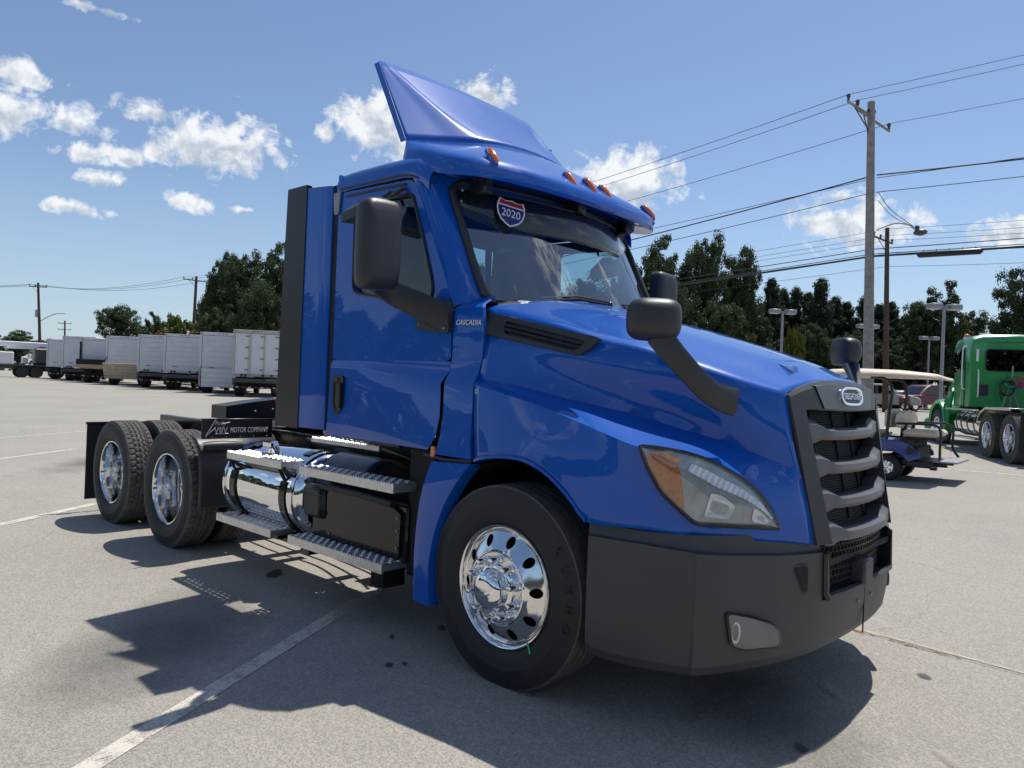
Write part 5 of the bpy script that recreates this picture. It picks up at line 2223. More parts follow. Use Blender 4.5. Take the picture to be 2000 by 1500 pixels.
def ystrip(name, a, b, w, m, label, **k):
    pa, pb = yard(*a), yard(*b)
    return strip(name, (pa.x, pa.y), (pb.x, pb.y), w, m, label, **k)


strip('painted_line', (-2.05, -.05), (.30, -4.30), .10, 'worn_paint', 'worn white bay line running under the blue truck', n=40)
ystrip('painted_line', (-4.93, 5.53), (-4.56, 8.19), 0.11, 'worn_paint', 'faded white line at left behind the rear wheels', n=30)
ystrip('painted_line', (-8.27, 9.23), (-7.98, 13.63), 0.11, 'worn_paint', 'faded white line crossing the open lot at left', n=30)
ystrip('painted_line', (-10.83, 13.08), (-8.55, 21.39), 0.10, 'worn_paint', 'very faint line across the far lot', n=30)
ystrip('painted_line', (8.35, 14.6), (9.6, 13.2), .10, 'worn_paint', 'white line end beside the green truck', n=12)

strip('pavement_seam', (-1.6, 1.43), (12.0, .35), .035, 'seam_filler', 'pale filled joint across the asphalt in front of the bumper', n=60, wob=.35)
strip('pavement_seam', (.9, 1.19), (1.55, 1.14), .05, 'dry_weeds', 'dry brown weeds growing in the pavement joint', z=.007, n=20, wob=.8)
strip('pavement_crack', (1.15, 1.165), (6.0, .80), .008, 'crack_dark', 'dark crack along the pavement joint', z=.008, n=60, wob=.9)


def spot(x, y, rx, ry, rz, m, label, z=.005):
    m_ = MB()
    m_.poly([(-1.3, -1.3, 0), (1.3, -1.3, 0), (1.3, 1.3, 0), (-1.3, 1.3, 0)])
    g_ = V((x, y, 0)) - V((CAM.x, CAM.y, 0))
    o = obj('ground_stain', m_, m, None, None, loc=(x, y, ground_z(g_.dot(R2), g_.dot(F2)) + z))
    o.scale = (rx, ry, 1)
    o.rotation_euler = (0, 0, rz)
    return tag(o, label, kind='structure')


spot(1.467, 0.656, 0.070, 0.045, -0.75, 'oil_stain', 'small oil spot on the sunny asphalt right of the bumper', z=0.0052)
spot(1.321, -0.669, 0.060, 0.035, -0.75, 'oil_stain', 'small oil spot at the edge of the bumper shadow', z=0.0056)
spot(-2.546, -0.958, 0.160, 0.070, -0.75, 'oil_stain', 'dark oil spot in the shadow below the lower steps', z=0.0060)
spot(-0.554, -1.410, 0.035, 0.025, -0.75, 'oil_stain', 'drip in the shadow beside the bay line', z=0.0064)
spot(-0.885, -1.136, 0.050, 0.020, -0.75, 'oil_stain', 'drip in the shadow near the front tyre', z=0.0068)
spot(-0.813, -0.815, 0.060, 0.030, -0.75, 'oil_stain', 'drip in the shadow touching the front tyre', z=0.0072)
spot(-0.512, -1.341, 0.030, 0.020, -0.75, 'oil_stain', 'drip near the edge of the truck shadow', z=0.0076)
spot(-1.490, -0.941, 0.500, 0.300, -0.75, 'dry_patch', 'pale worn patch in the truck shadow', z=0.0080)
spot(1.790, -0.306, 0.120, 0.050, -0.75, 'dry_patch', 'pale orange stain at the lower right corner', z=0.0084)
spot(1.210, 0.040, 0.200, 0.050, -0.75, 'dry_patch', 'pale scuff in the bumper shadow', z=0.0088)
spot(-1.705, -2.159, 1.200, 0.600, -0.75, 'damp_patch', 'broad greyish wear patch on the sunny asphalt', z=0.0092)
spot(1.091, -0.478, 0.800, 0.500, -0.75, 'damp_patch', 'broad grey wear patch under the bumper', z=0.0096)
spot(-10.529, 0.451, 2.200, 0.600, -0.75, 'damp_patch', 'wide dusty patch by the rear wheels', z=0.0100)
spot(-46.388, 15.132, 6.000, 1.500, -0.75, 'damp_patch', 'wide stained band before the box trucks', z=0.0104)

# ================================================================== TREES
CROWNS = {}


def crown_mesh(name, seed, h, w, style, leaf, mats, nclump=90, per=70):
    """clumps of small leaves in an uneven crown; origin at the tree's foot"""
    rnd = random.Random(seed)
    mb = MB()
    cl = []
    if style == 'oak':
        lobes = []
        for i in range(11):
            a = rnd.uniform(0, 2 * pi)
            rr_ = rnd.uniform(.12, .60) * w / 2
            zz = h * rnd.uniform(.22, .84)
            lobes.append((V((rr_ * math.cos(a), rr_ * math.sin(a), zz)), rnd.uniform(.20, .32) * w))
        lobes.append((V((0, 0, h * .80)), .25 * w))
        lobes.append((V((0, 0, h * .50)), .40 * w))
        lobes.append((V((0, 0, h * .22)), .40 * w))
        for i in range(nclump):
            c, r = lobes[i % len(lobes)]
            d = V((rnd.gauss(0, 1), rnd.gauss(0, 1), rnd.gauss(0, .85))).normalized()
            p = c + d * r * rnd.uniform(.35, 1.0) ** .7
            p.z = max(h * .03, min(h * .985, p.z))
            cl.append((p, rnd.uniform(.5, 1.0) * w * .085))
    else:       # pine
        for i in range(nclump):
            u = rnd.random() ** .95
            a0_ = rnd.choice((0.0, .4, .8))
            zz = h * (.05 + .94 * u)
            R_ = w / 2 * (1.02 - u) ** .62 * (.62 + .45 * math.cos(u * 40 + 2 * a0_)) * rnd.uniform(.1, 1.0) ** .6
            a = rnd.uniform(0, 2 * pi)
            cl.append((V((R_ * math.cos(a), R_ * math.sin(a), zz + rnd.uniform(-.2, .2))), rnd.uniform(.5, 1.0) * w * .10))
    for (c, r) in cl:
        for k in range(per):
            d = V((rnd.gauss(0, 1), rnd.gauss(0, 1), rnd.gauss(0, .75)))
            d = d.normalized() * (rnd.random() ** .5)
            p = c + d * r
            s = leaf * rnd.uniform(.6, 1.3)
            n_ = (d + V((rnd.uniform(-1, 1), rnd.uniform(-1, 1), rnd.uniform(-.2, 1.3)))).normalized()
            t1 = n_.cross(V((rnd.uniform(-1, 1), rnd.uniform(-1, 1), rnd.uniform(-1, 1))))
            if t1.length < 1e-3:
                continue
            t1.normalize()
            t2 = n_.cross(t1)
            i = mb.addv([p - t1 * s, p - t2 * s * .55, p + t1 * s, p + t2 * s * .55])
            mb.face(i, i + 1, i + 2, i + 3)
    me = bpy.data.meshes.new(name)
    me.from_pydata(mb.v, [], mb.f)
    for m_ in mats:
        me.materials.append(MATS[m_])
    return me


def trunk_mesh(seed, h, w, style):
    rnd = random.Random(seed)
    mb = MB()
    top = h * (.55 if style == 'oak' else .9)
    pts = [(rnd.uniform(-.1, .1) * k * .5, rnd.uniform(-.1, .1) * k * .5, top * k / 5) for k in range(6)]
    r0 = h * .022
    mb.tube(pts, [r0 * (1 - .75 * k / 5) for k in range(6)], 7)
    for i in range(7):
        a = rnd.uniform(0, 2 * pi)
        z0 = top * rnd.uniform(.35, .9)
        L_ = w * .33
        mb.tube([(0, 0, z0), (math.cos(a) * L_ * .5, math.sin(a) * L_ * .5, z0 + L_ * .35), (math.cos(a) * L_, math.sin(a) * L_, z0 + L_ * .8)], [r0 * .45, r0 * .28, r0 * .1], 5)
    return mb.mesh('trunk', 'bark', 50, merge=False)


VAR = {}
for nm, sd, h, w, st, leaf, mt, ncl, per in (('oak_a', 1, 12, 9, 'oak', .125, 'leaf_oak', 330, 125), ('oak_b', 2, 13, 8, 'oak', .125, 'leaf_oak', 330, 125), ('oak_c', 3, 11, 9.5, 'oak', .125, 'leaf_oak', 330, 125),
                                             ('pine_a', 4, 11, 5.0, 'pine', .105, 'leaf_pine', 260, 100), ('pine_b', 5, 12, 5.5, 'pine', .105, 'leaf_pine', 260, 100),
                                             ('bush_a', 6, 5, 5, 'oak', .14, 'leaf_bright', 170, 60), ('bush_b', 7, 4, 4, 'oak', .12, 'leaf_rust', 120, 50)):
    VAR[nm] = (crown_mesh('crown', sd, h, w, st, leaf, [mt], ncl, per), trunk_mesh(sd, h, w, st), h, w)


def tree(var, xr, d, height, width, label, name='oak_tree', group='trees beyond the lot', rz=None, cat='tree'):
    cm, tm, h, w = VAR[var]
    p = yard(xr, d)
    t_ = thing(name, label, cat, p, rz if rz is not None else random.uniform(0, 6.28), group)
    t_.scale = (width / w, width / w, height / h)
    obj('trunk', tm, None, t_)
    obj('crown', cm, None, t_)
    return t_


tree('oak_b', 11.95, 62.0, 14.92, 6.19, 'tall dark oak just right of the blue cab roof', 'oak_tree')
tree('oak_a', 15.31, 60.0, 14.04, 5.74, 'broad dark oak second from the blue cab, over the hood', 'oak_tree')
tree('oak_c', 18.61, 61.0, 12.71, 4.82, 'dark oak above the hood mirror with a notched top', 'oak_tree')
tree('pine_a', 22.88, 66.0, 10.95, 4.97, 'slim pine left of the two-headed lamp above the hood', 'pine_tree')
tree('pine_b', 26.60, 70.0, 10.84, 4.67, 'short pine behind the two-headed lamp above the hood', 'pine_tree')
tree('pine_b', 27.32, 66.0, 11.12, 5.77, 'pointed pine between the hood lamp and the tall grey pole', 'pine_tree')
tree('pine_a', 32.35, 72.0, 9.87, 5.24, 'small pine just left of the tall grey pole', 'pine_tree')
tree('pine_b', 32.25, 68.0, 10.02, 5.12, 'pine crossed by the tall grey pole', 'pine_tree')
tree('pine_a', 36.69, 72.0, 10.04, 5.24, 'pine rising behind the slim dark pole', 'pine_tree')
tree('oak_c', 36.15, 66.0, 9.38, 4.39, 'dark tree behind the shorter lamp by the green truck', 'oak_tree')
tree('oak_b', 34.66, 60.0, 11.15, 5.24, 'tall round oak behind the taller lamp by the green truck', 'oak_tree')
tree('oak_a', 40.87, 66.0, 9.00, 4.94, 'lower oak filling the gap above the green cab', 'oak_tree')
tree('oak_c', 39.81, 58.0, 11.27, 6.03, 'big oak at the right edge above the green truck', 'oak_tree')
tree('oak_b', 45.87, 70.0, 8.18, 5.24, 'dark oak behind the green cab roof', 'oak_tree')
tree('oak_a', 45.35, 60.0, 10.85, 6.49, 'oak beyond the right edge of the lot', 'oak_tree')
tree('oak_c', 12.87, 58.0, 9.39, 5.31, 'low dark tree behind the far door mirror', 'oak_tree')
tree('oak_a', 16.20, 57.0, 8.10, 5.22, 'low dark tree over the middle of the hood', 'oak_tree')
tree('oak_b', 19.97, 60.0, 7.26, 4.49, 'low dark tree beside the two-headed hood lamp', 'oak_tree')
tree('bush_a', 21.16, 56.0, 5.72, 2.10, 'fresh green young tree under the two-headed hood lamp', 'young_tree')
tree('oak_c', 25.15, 62.0, 6.73, 4.64, 'low dark tree left of the far hood mirror', 'oak_tree')
tree('oak_a', 28.16, 62.0, 6.40, 4.64, 'low dark tree left of the grey pole base', 'oak_tree')
tree('oak_b', 31.38, 62.0, 6.08, 4.64, 'low dark tree right of the grey pole base', 'oak_tree')
tree('oak_c', 34.39, 64.0, 5.87, 3.73, 'low tree above the golf cart roof', 'oak_tree')
tree('oak_b', 36.97, 62.0, 6.08, 4.64, 'low tree left of the green cab', 'oak_tree')
tree('pine_b', 25.02, 69.0, 10.50, 5.02, 'pine standing between the two pines at the hood lamp', 'pine_tree')
tree('pine_a', 28.16, 71.0, 10.51, 5.17, 'pine between the short pine and the pointed pine', 'pine_tree')
tree('pine_b', 30.34, 70.0, 10.08, 5.44, 'pine right of the pointed pine', 'pine_tree')
tree('pine_a', 34.56, 70.0, 9.54, 5.44, 'pine squeezed between the grey and dark poles', 'pine_tree')
tree('oak_b', 24.04, 73.0, 10.44, 7.29, 'dark mass of tree behind the pines left of the hood lamp', 'oak_tree')
tree('oak_a', 27.45, 74.0, 9.99, 7.39, 'dark mass of tree behind the pines at the hood lamp', 'oak_tree')
tree('oak_c', 31.30, 74.0, 9.82, 7.39, 'dark mass of tree behind the pines right of the hood lamp', 'oak_tree')
tree('oak_b', 36.36, 76.0, 9.80, 7.59, 'dark mass of tree behind the grey and dark poles', 'oak_tree')
tree('oak_a', 39.79, 76.0, 9.77, 7.59, 'dark mass of tree behind the lot lamps', 'oak_tree')
tree('oak_c', 9.46, 62.0, 11.66, 5.67, 'dark oak just past the far windshield pillar', 'oak_tree')
tree('oak_a', 5.77, 64.0, 11.04, 6.39, 'oak glimpsed through the windshield glass', 'oak_tree')
tree('oak_b', 1.37, 66.0, 10.30, 6.59, 'second oak glimpsed through the windshield glass', 'oak_tree')
tree('oak_c', -3.66, 66.0, 11.53, 6.59, 'oak showing at the edge of the windshield', 'oak_tree')
tree('oak_b', -9.15, 66.0, 13.21, 6.04, 'oak seen through the passenger door window', 'oak_tree')
tree('oak_a', -13.44, 68.0, 12.92, 6.79, 'oak behind the cab and door mirror', 'oak_tree')
tree('oak_c', -17.45, 68.0, 13.73, 6.79, 'oak behind the side extender of the cab', 'oak_tree')
tree('oak_b', -21.28, 66.0, 14.00, 6.04, 'tallest leafy tree against the black cab extender', 'oak_tree')
tree('oak_a', -24.99, 68.0, 12.84, 6.22, 'broad leafy tree above the white box trucks', 'oak_tree')
tree('oak_c', -27.76, 70.0, 12.44, 4.95, 'leafy tree at the left end of the big green mass', 'oak_tree')
tree('oak_c', -21.49, 62.0, 8.84, 6.19, 'shaded tree low behind the two nearest box trucks', 'oak_tree')
tree('oak_b', -25.29, 64.0, 7.57, 4.26, 'shaded tree low beside the brown pole', 'oak_tree')
tree('oak_b', -36.49, 86.0, 9.75, 3.43, 'thin tree just right of the brown crossarm pole', 'oak_tree')
tree('oak_a', -50.06, 95.0, 9.63, 6.96, 'round tree over the middle of the box truck row', 'oak_tree')
tree('oak_b', -48.68, 100.0, 9.59, 4.58, 'narrow tree right of the round tree over the box trucks', 'oak_tree')
tree('bush_a', -38.56, 84.0, 7.37, 4.61, 'yellow green tree left of the brown crossarm pole', 'young_tree')
tree('bush_b', -33.75, 78.0, 6.00, 2.99, 'rust tinged shrub at the foot of the brown pole', 'shrub')
tree('bush_b', -38.55, 80.0, 5.50, 4.66, 'rust tinged shrub above the box truck roofs', 'shrub')
tree('oak_c', -93.87, 140.0, 7.69, 7.22, 'round distant tree behind the boom truck', 'oak_tree')
tree('oak_a', -94.85, 150.0, 6.88, 6.49, 'low distant tree at the far left pole', 'oak_tree')
tree('oak_b', -90.49, 150.0, 6.73, 6.24, 'low distant tree behind the last box trucks', 'oak_tree')
tree('oak_b', -105.05, 150.0, 5.81, 4.99, 'distant tree at the left edge', 'oak_tree')


# woods on the camera's side of the lot, seen mirrored in paint and chrome
mb = MB()
rw = random.Random(5)
for k_ in range(46):
    ang = -160 + k_ * 170 / 45
    dist = rw.uniform(56, 70)
    c_ = V((2 + dist * math.cos(math.radians(ang)), -4 + dist * math.sin(math.radians(ang)), 0))
    hh_ = 9.0 + 1.3 * math.sin(k_ * 1.3) + rw.uniform(-.4, .4)
    for j in range(1100):
        u = rw.random()
        rr_ = 3.6 * math.sqrt(max(.05, 1 - (u * 1.02) ** 2.2)) * rw.uniform(.4, 1.05)
        a_ = rw.uniform(0, 2 * pi)
        p_ = c_ + V((rr_ * math.cos(a_), rr_ * math.sin(a_), hh_ * u))
        t1 = V((rw.uniform(-1, 1), rw.uniform(-1, 1), rw.uniform(-1, 1))).normalized() * .55
        t2 = V((rw.uniform(-1, 1), rw.uniform(-1, 1), rw.uniform(-1, 1))).normalized() * .35
        i0 = mb.addv([p_ - t1, p_ - t2, p_ + t1, p_ + t2])
        mb.face(i0, i0 + 1, i0 + 2, i0 + 3)
me_ = bpy.data.meshes.new('far_woods')
me_.from_pydata(mb.v, [], mb.f)
me_.materials.append(MATS['leaf_oak'])
fw_ = bpy.data.objects.new('far_woods', me_)
COL.objects.link(fw_)
tag(fw_, 'dark woods mirrored in the truck door and wheels', kind='stuff')

# ================================================================== BOX TRUCKS along the far side


def fr(root_loc, hd):
    return root_loc, hd


def box_truck(label, xr, d, yaw, kind, top=3.6, length=7.0, name='box_truck', W_=2.5, floor=1.12, group='box trucks parked along the far side of the lot'):
    """x forward; the rear end is at x = 0 and faces the yard"""
    t_ = thing(name, label, 'box truck', yard(xr, d), yaw, group)

    def a(nm, m_, mt, par=t_, sh=35, **k):
        return obj(nm, m_, mt, par, sh, **k)
    hw = W_ / 2
    m_ = MB()
    m_.box((length / 2 + .06, 0, (top + floor) / 2), (length, W_, top - floor), bev=.04)
    a('cargo_box', m_, 'box_white')
    m_ = MB()
    for y in (-hw + .06, hw - .06):
        m_.box((.02, y, (top + floor) / 2), (.08, .12, top - floor), bev=.01)
    m_.box((.02, 0, top - .09), (.08, W_ - .02, .18), bev=.01)
    m_.box((.02, 0, floor + .04), (.08, W_ - .02, .10), bev=.01)
    a('rear_frame', m_, 'box_trim' if kind == 'swing' else 'box_white')
    for y in (-hw + .15, -.2, 0, .2, hw - .15):
        m_ = MB()
        m_.box((-.025, y, top - .07), (.02, .11, .05), bev=.008)
        a('clearance_light', m_, 'red_plastic')
    dw, dz0, dz1 = W_ - .30, floor + .10, top - .20
    if kind == 'swing':
        for k_, (y0, y1) in enumerate(((hw - .12, .42), (.38, -.36), (-.40, -hw + .12))):
            m_ = MB()
            m_.box((0.0, (y0 + y1) / 2, (dz0 + dz1) / 2), (.06, abs(y0 - y1) - .02, dz1 - dz0), bev=.01)
            dr = a('door', m_, 'box_white')
            for z in (dz0 + .25, dz0 + .85, dz0 + 1.45, dz1 - .15):
                m_ = MB()
                m_.box((-.045, y1 + .08, z), (.03, .22, .045))
                a('hinge', m_, 'dark_steel', dr)
        for y in (hw - .08, .40, .30, -.38, -hw + .08):
            m_ = MB()
            m_.box((-.035, y, (dz0 + dz1) / 2), (.05, .09 if y not in (.30,) else .03, dz1 - dz0 + .1), bev=.01)
            a('post', m_, 'box_trim')
        m_ = MB()
        m_.box((length / 2, -hw - .012, (top + floor) / 2), (length, .02, top - floor - .1))
        a('side_panel', m_, 'bright_white')
    else:
        nsl = 7
        for k_ in range(nsl):
            z0 = dz0 + (dz1 - dz0) * k_ / nsl
            z1 = dz0 + (dz1 - dz0) * (k_ + 1) / nsl
            m_ = MB()
            m_.box((.0 if kind != 'recess' else .03, 0, (z0 + z1) / 2), (.05, dw, z1 - z0 - .004), bev=.006)
            a('door_slat', m_, 'box_white')
        m_ = MB()
        m_.box((-.035, .55, dz0 + .28), (.02, .28, .035))
        a('door_latch', m_, 'dark_steel')
    # liftgate, bumper, chassis, wheels
    m_ = MB()
    for y in (-.42, .42):
        m_.box((length / 2, y, .90), (length, .09, .22))
    m_.box((.4, 0, .72), (.10, 2.1, .14))
    m_.box((1.2, 0, .80), (1.2, 1.8, .35))
    m_.box((.55, 0, .85), (.5, 2.2, .42))
    m_.box((4.2, 0, .72), (2.2, 2.2, .55))
    a('chassis', m_, 'black_matte')
    m_ = MB()
    m_.box((.06, 0, .52), (.07, 2.2, .10), bev=.01)
    bm_ = a('underride_bar', m_, 'black_matte')
    for k_ in range(7):
        m_ = MB()
        m_.box((.02, -.96 + .32 * k_, .52), (.012, .16, .05))
        a('reflector', m_, 'red_plastic' if k_ % 2 else 'bright_white', bm_)
    if kind in ('swing', 'rails'):
        m_ = MB()
        m_.box((-.30, 0, .90), (.55, 2.15, .06), bev=.01)
        m_.box((-.22, 0, .82), (.45, 2.2, .10), bev=.02)
        m_.tube([(-.5, -1.05, .94), (-.5, 1.05, .94)], .045, 8)
        for y in (-1.12, 1.12):
            m_.box((-.12, y, .82), (.35, .12, .36), bev=.02)
            m_.tube([(-.1, y * .95, .74), (-.28, y * .98, .40)], .04, 6)
        a('liftgate', m_, 'dark_steel')
        for y in (.55, .75, -.35, -.8):
            m_ = MB()
            m_.box((-.05, y, floor + .06), (.05, .12, .09))
            a('latch', m_, 'black_matte')
    if kind == 'folded':
        for k_ in range(4):
            m_ = MB()
            m_.box((-.20, 0, .50 + .27 * k_), (.05, 2.15, .262), bev=.01)
            a('liftgate_panel', m_, 'box_white')
        m_ = MB()
        m_.box((-.10, -1.18, .95), (.1, .1, 1.1))
        m_.box((-.10, 1.18, .95), (.1, .1, 1.1))
        a('liftgate_frame', m_, 'dull_steel')
    if kind == 'ramp':
        for k_ in range(5):
            m_ = MB()
            R_ = Matrix.Rotation(math.radians(-24), 3, 'Y')
            m_.box(V((-.62, 0, 1.02)) + R_ @ V((0, 0, (k_ - 2) * .24)), (.06, 2.35, .228), R_, bev=.01)
            a('ramp_board', m_, 'wood_ramp')
        m_ = MB()
        for y in (-1.2, 1.2):
            m_.tube([(0, y, 2.0), (-.45, y, 1.5)], .03, 6)
            m_.tube([(0, y, 1.0), (-.70, y, .62)], .04, 6)
        a('ramp_arm', m_, 'black_matte')
    if kind == 'dock':
        m_ = MB()
        m_.box((-.45, 0, 1.50), (.85, 2.5, .62), bev=.02)
        a('dock_skirt', m_, 'black_matte')
        m_ = MB()
        m_.box((-.90, 0, 1.30), (.06, 2.5, .22), bev=.01)
        a('wood_bumper', m_, 'wood_edge')
        m_ = MB()
        for y in (-1.22, 1.22):
            m_.box((-.05, y, 2.4), (.18, .12, 1.5), bev=.02)
        a('dock_post', m_, 'black_matte')
    for X in (1.15, ):
        for sy in (1, -1):
            m_ = MB()
            m_.lathe([(.0, .0), (.25, .01), (.28, -.02), (.40, -.04), (.48, 0.0), (.5, .06), (.5, .42), (.4, .5), (0, .5)], 22)
            if sy < 0:
                m_ = m_.mirrored()
            a('wheel', m_, 'rubber', loc=(X, -1.2 * sy, .5))
    # cab far ahead of the box
    m_ = MB()
    m_.box((length + .75, 0, 1.55), (1.3, 2.2, 1.7), bev=.2)
    a('cab', m_, 'bright_white')
    m_ = MB()
    for sy in (-1, 1):
        m_.cyl((length + .8, sy * .85, .48), (length + .8, sy * 1.12, .48), .48, 18)
    a('front_wheel', m_, 'rubber')
    return t_


box_truck('white box truck with three hinged door panels, nearest in the row', -13.87, 40.00, yard_dir(-.20, .98), 'swing', top=3.62)
box_truck('white box truck with folded white liftgate beside the hinged-door truck', -17.13, 43.50, yard_dir(-.20, .98), 'folded', top=3.58)
box_truck('white box truck with roll door, third from the blue cab', -20.89, 47.00, yard_dir(-.20, .98), 'rails', top=3.56)
box_truck('white box truck with roll door, fourth from the blue cab', -23.82, 49.50, yard_dir(-.20, .98), 'rails', top=3.54)
box_truck('white box truck with a lowered pale wooden ramp', -27.86, 53.00, yard_dir(-.20, .98), 'ramp', top=3.52)
box_truck('box truck with black rear skirt and yellow wooden bumper', -32.01, 57.00, yard_dir(-.20, .98), 'dock', top=3.45)
box_truck('white box truck second from the boom truck', -35.87, 61.00, yard_dir(-.20, .98), 'rails', top=3.70)
box_truck('white box truck next to the boom truck', -39.66, 65.00, yard_dir(-.20, .98), 'plain', top=3.53)


# white flatbed with a long boom at the far left
fb = thing('boom_truck', 'white boom truck with long white boom lying over its bed', 'boom truck', yard(-46.5, 67), yard_dir(.75, .66))


def FB(nm, m_, mt, sh=35):
    return obj(nm, m_, mt, fb, sh)


m_ = MB()
m_.box((0, 0, .95), (9.5, .9, .3))
m_.box((0, 0, 1.12), (8.5, 2.3, .12))
FB('flatbed', m_, 'dark_steel')
m_ = MB()
m_.box((-1.2, 0, 1.72), (4.2, 2.1, 1.15), bev=.06)
FB('tool_body', m_, 'bright_white')
m_ = MB()
m_.box((.5, 0, 3.05), (11.5, .55, .45), bev=.05)
m_.box((2.5, 0, 2.75), (4.0, .42, .25), bev=.05)
FB('boom', m_, 'bright_white')
m_ = MB()
m_.box((3.2, 0, 2.0), (1.3, 1.6, 1.5), bev=.12)
m_.cyl((3.2, 0, 1.2), (3.2, 0, 2.9), .35, 14)
FB('turret', m_, 'dark_steel')
m_ = MB()
m_.box((4.6, .2, 1.75), (1.0, 1.8, .9), bev=.1)
FB('operator_cab', m_, 'bright_white')
m_ = MB()
m_.box((2.0, .9, 1.6), (.5, .5, .7), bev=.08)
FB('control_box', m_, 'bright_white')
for X in (-3.6, -2.5, 1.6, 2.7, 4.4):
    for sy in (-1, 1):
        m_ = MB()
        m_.cyl((X, sy * .82, .5), (X, sy * 1.15, .5), .5, 18)
        m_.cyl((X, sy * 1.13, .5), (X, sy * 1.17, .5), .2, 14)
        FB('wheel', m_, 'rubber')
m_ = MB()
for X in (-4.3, -1.4, 0, 3.6):
    m_.box((X, -1.0, .8), (.5, .3, .4), bev=.04)
    m_.box((X, 1.0, .8), (.5, .3, .4), bev=.04)
FB('outrigger', m_, 'dark_steel')
m_ = MB()
m_.box((-5.2, 0, 1.05), (1.0, 2.3, .35), bev=.05)
FB('tail_bumper', m_, 'sticker_red')

# ================================================================== POLES AND WIRES


def utility_pole(label, xr, d, top, lean=0.0, m_='pole_wood', r=.15, name='utility_pole', arms=(), arm_dir=(1, 0)):
    p = yard(xr, d)
    t_ = thing(name, label, 'utility pole', p)
    H = top - p.z
    ln = R2 * (math.sin(lean) * H)
    mb_ = MB()
    mb_.tube([(0, 0, -.3), (ln.x * .5, ln.y * .5, H * .5), (ln.x, ln.y, H)], [r * 1.25, r, r * .78], 14)
    obj('pole', mb_, m_, t_, 50)
    ad = V((R2 * arm_dir[0] + F2 * arm_dir[1])).normalized()
    tops = []
    for (dz, half, off, tilt) in arms:
        c = V((ln.x, ln.y, H - dz)) * 1.0
        a_ = c + ad * (-half + off) + V((0, 0, tilt * half))
        b_ = c + ad * (half + off) - V((0, 0, tilt * half))
        mb_ = MB()
        dd = (b_ - a_)
        mb_.tube([a_, b_], .06, 4)
        ar = obj('crossarm', mb_, m_ if m_ == 'pole_brown' else 'pole_wood', t_, 30)
        mb_ = MB()
        for q in (a_.lerp(b_, .02), a_.lerp(b_, .98), a_.lerp(b_, .36)):
            mb_.lathe([(.035, -.04), (.05, .0), (.035, .05), (.065, .08), (.07, .13), (.05, .18), (.0, .2)], 10, tuple(q + V((0, 0, .08))), 'z')
        obj('insulator', mb_, 'insulator', t_, 40)
        mb_ = MB()
        mb_.tube([c - V((0, 0, .75)), a_.lerp(b_, .2)], .022, 5)
        obj('brace', mb_, 'dark_steel', t_, 40)
        tops.append((p + a_.lerp(b_, .02) + V((0, 0, .25)), p + a_.lerp(b_, .36) + V((0, 0, .25)), p + a_.lerp(b_, .98) + V((0, 0, .25))))
    return t_, p + V((ln.x, ln.y, H)), tops


def wire(label, a, b, sag, r=.012, name='power_line', m_='wire', n=26):
    a, b = V(a), V(b)
    mb_ = MB()
    pts = []
    for k in range(n + 1):
        u = k / n
        q = a.lerp(b, u)
        q.z -= sag * 4 * u * (1 - u)
        pts.append(q)
    mb_.tube(pts, r, 5)
    o = obj(name, mb_, m_, None, 60)
    return tag(o, label, 'cable', 'overhead cables')


LINE = V((.659, -.751))
pole1, top1, arms1 = utility_pole('tall grey wooden utility pole with two crossarms and a street lamp', 12.57, 26, 11.95, lean=math.radians(-1.55), r=.155, arms=((.35, .62, -.45, .30), (.62, .78, .12, .34)), arm_dir=(.93, .36))
# street lamp arm on that pole
t_ = pole1
lpz = 5.55 - t_.location.z + 1.9
mb = MB()
s1 = R2 * .10 + F2 * -.1
b_ = [R2 * .05 + V((0, 0, lpz)), R2 * .62 + F2 * -.15 + V((0, 0, lpz + .22)), R2 * 1.05 + F2 * -.25 + V((0, 0, lpz + .16)), R2 * 1.22 + F2 * -.28 + V((0, 0, lpz + .02))]
mb.tube(cr(b_, 10), .022, 6)
obj('lamp_arm', mb, 'lamp_metal', t_, 50)
mb = MB()
hc = R2 * 1.42 + F2 * -.32 + V((0, 0, lpz - .10))
mb.ball(hc, .2, 12, 8, (1.15, 1.0, .55))
mb.lathe([(.07, -.02), (.08, .14), (.05, .18)], 10, tuple(hc + R2 * -.12 + V((0, 0, .05))), 'z')
obj('lamp_head', mb, 'insulator', t_, 50)
mb = MB()
mb.tube(cr([R2 * .05 + V((0, 0, lpz + 1.35)), R2 * .5 + V((0, 0, lpz + .75)), R2 * 1.2 + F2 * -.28 + V((0, 0, lpz + .10))], 10), .012, 5)
mb.tube(cr([R2 * .05 + V((0, 0, lpz + 1.05)), R2 * .6 + V((0, 0, lpz + .50)), R2 * 1.2 + F2 * -.28 + V((0, 0, lpz + .10))], 10), .010, 5)
obj('lamp_feed', mb, 'wire', t_, 50)
pole2, top2, arms2 = utility_pole('brown utility pole with one crossarm rising before the big leafy trees', -34.8, 80, 11.9, lean=math.radians(.9), m_='pole_brown', r=.17, arms=((.45, 1.3, 0, 0.06),), arm_dir=(1, .3))
pole3, top3, arms3 = utility_pole('brown utility pole at far left with transformer and lamp arm', -58.7, 92, 11.9, lean=math.radians(-4.0), m_='pole_brown', r=.17, arms=((.5, 1.0, 0, .0),), arm_dir=(1, .2))
mb = MB()
mb.lathe([(.0, -.45), (.25, -.45), (.25, .4), (.1, .5), (0, .5)], 14, tuple(R2 * -.75 + V((0, 0, 7.6))), 'z')
obj('transformer', mb, 'dull_steel', pole3, 50)
mb = MB()
mb.tube(cr([V((0, 0, 6.6)) - R2 * .5, R2 * 1.4 + V((0, 0, 7.6)), R2 * 2.8 + V((0, 0, 7.7))], 10), .05, 6)
obj('lamp_arm', mb, 'pole_grey', pole3, 50)
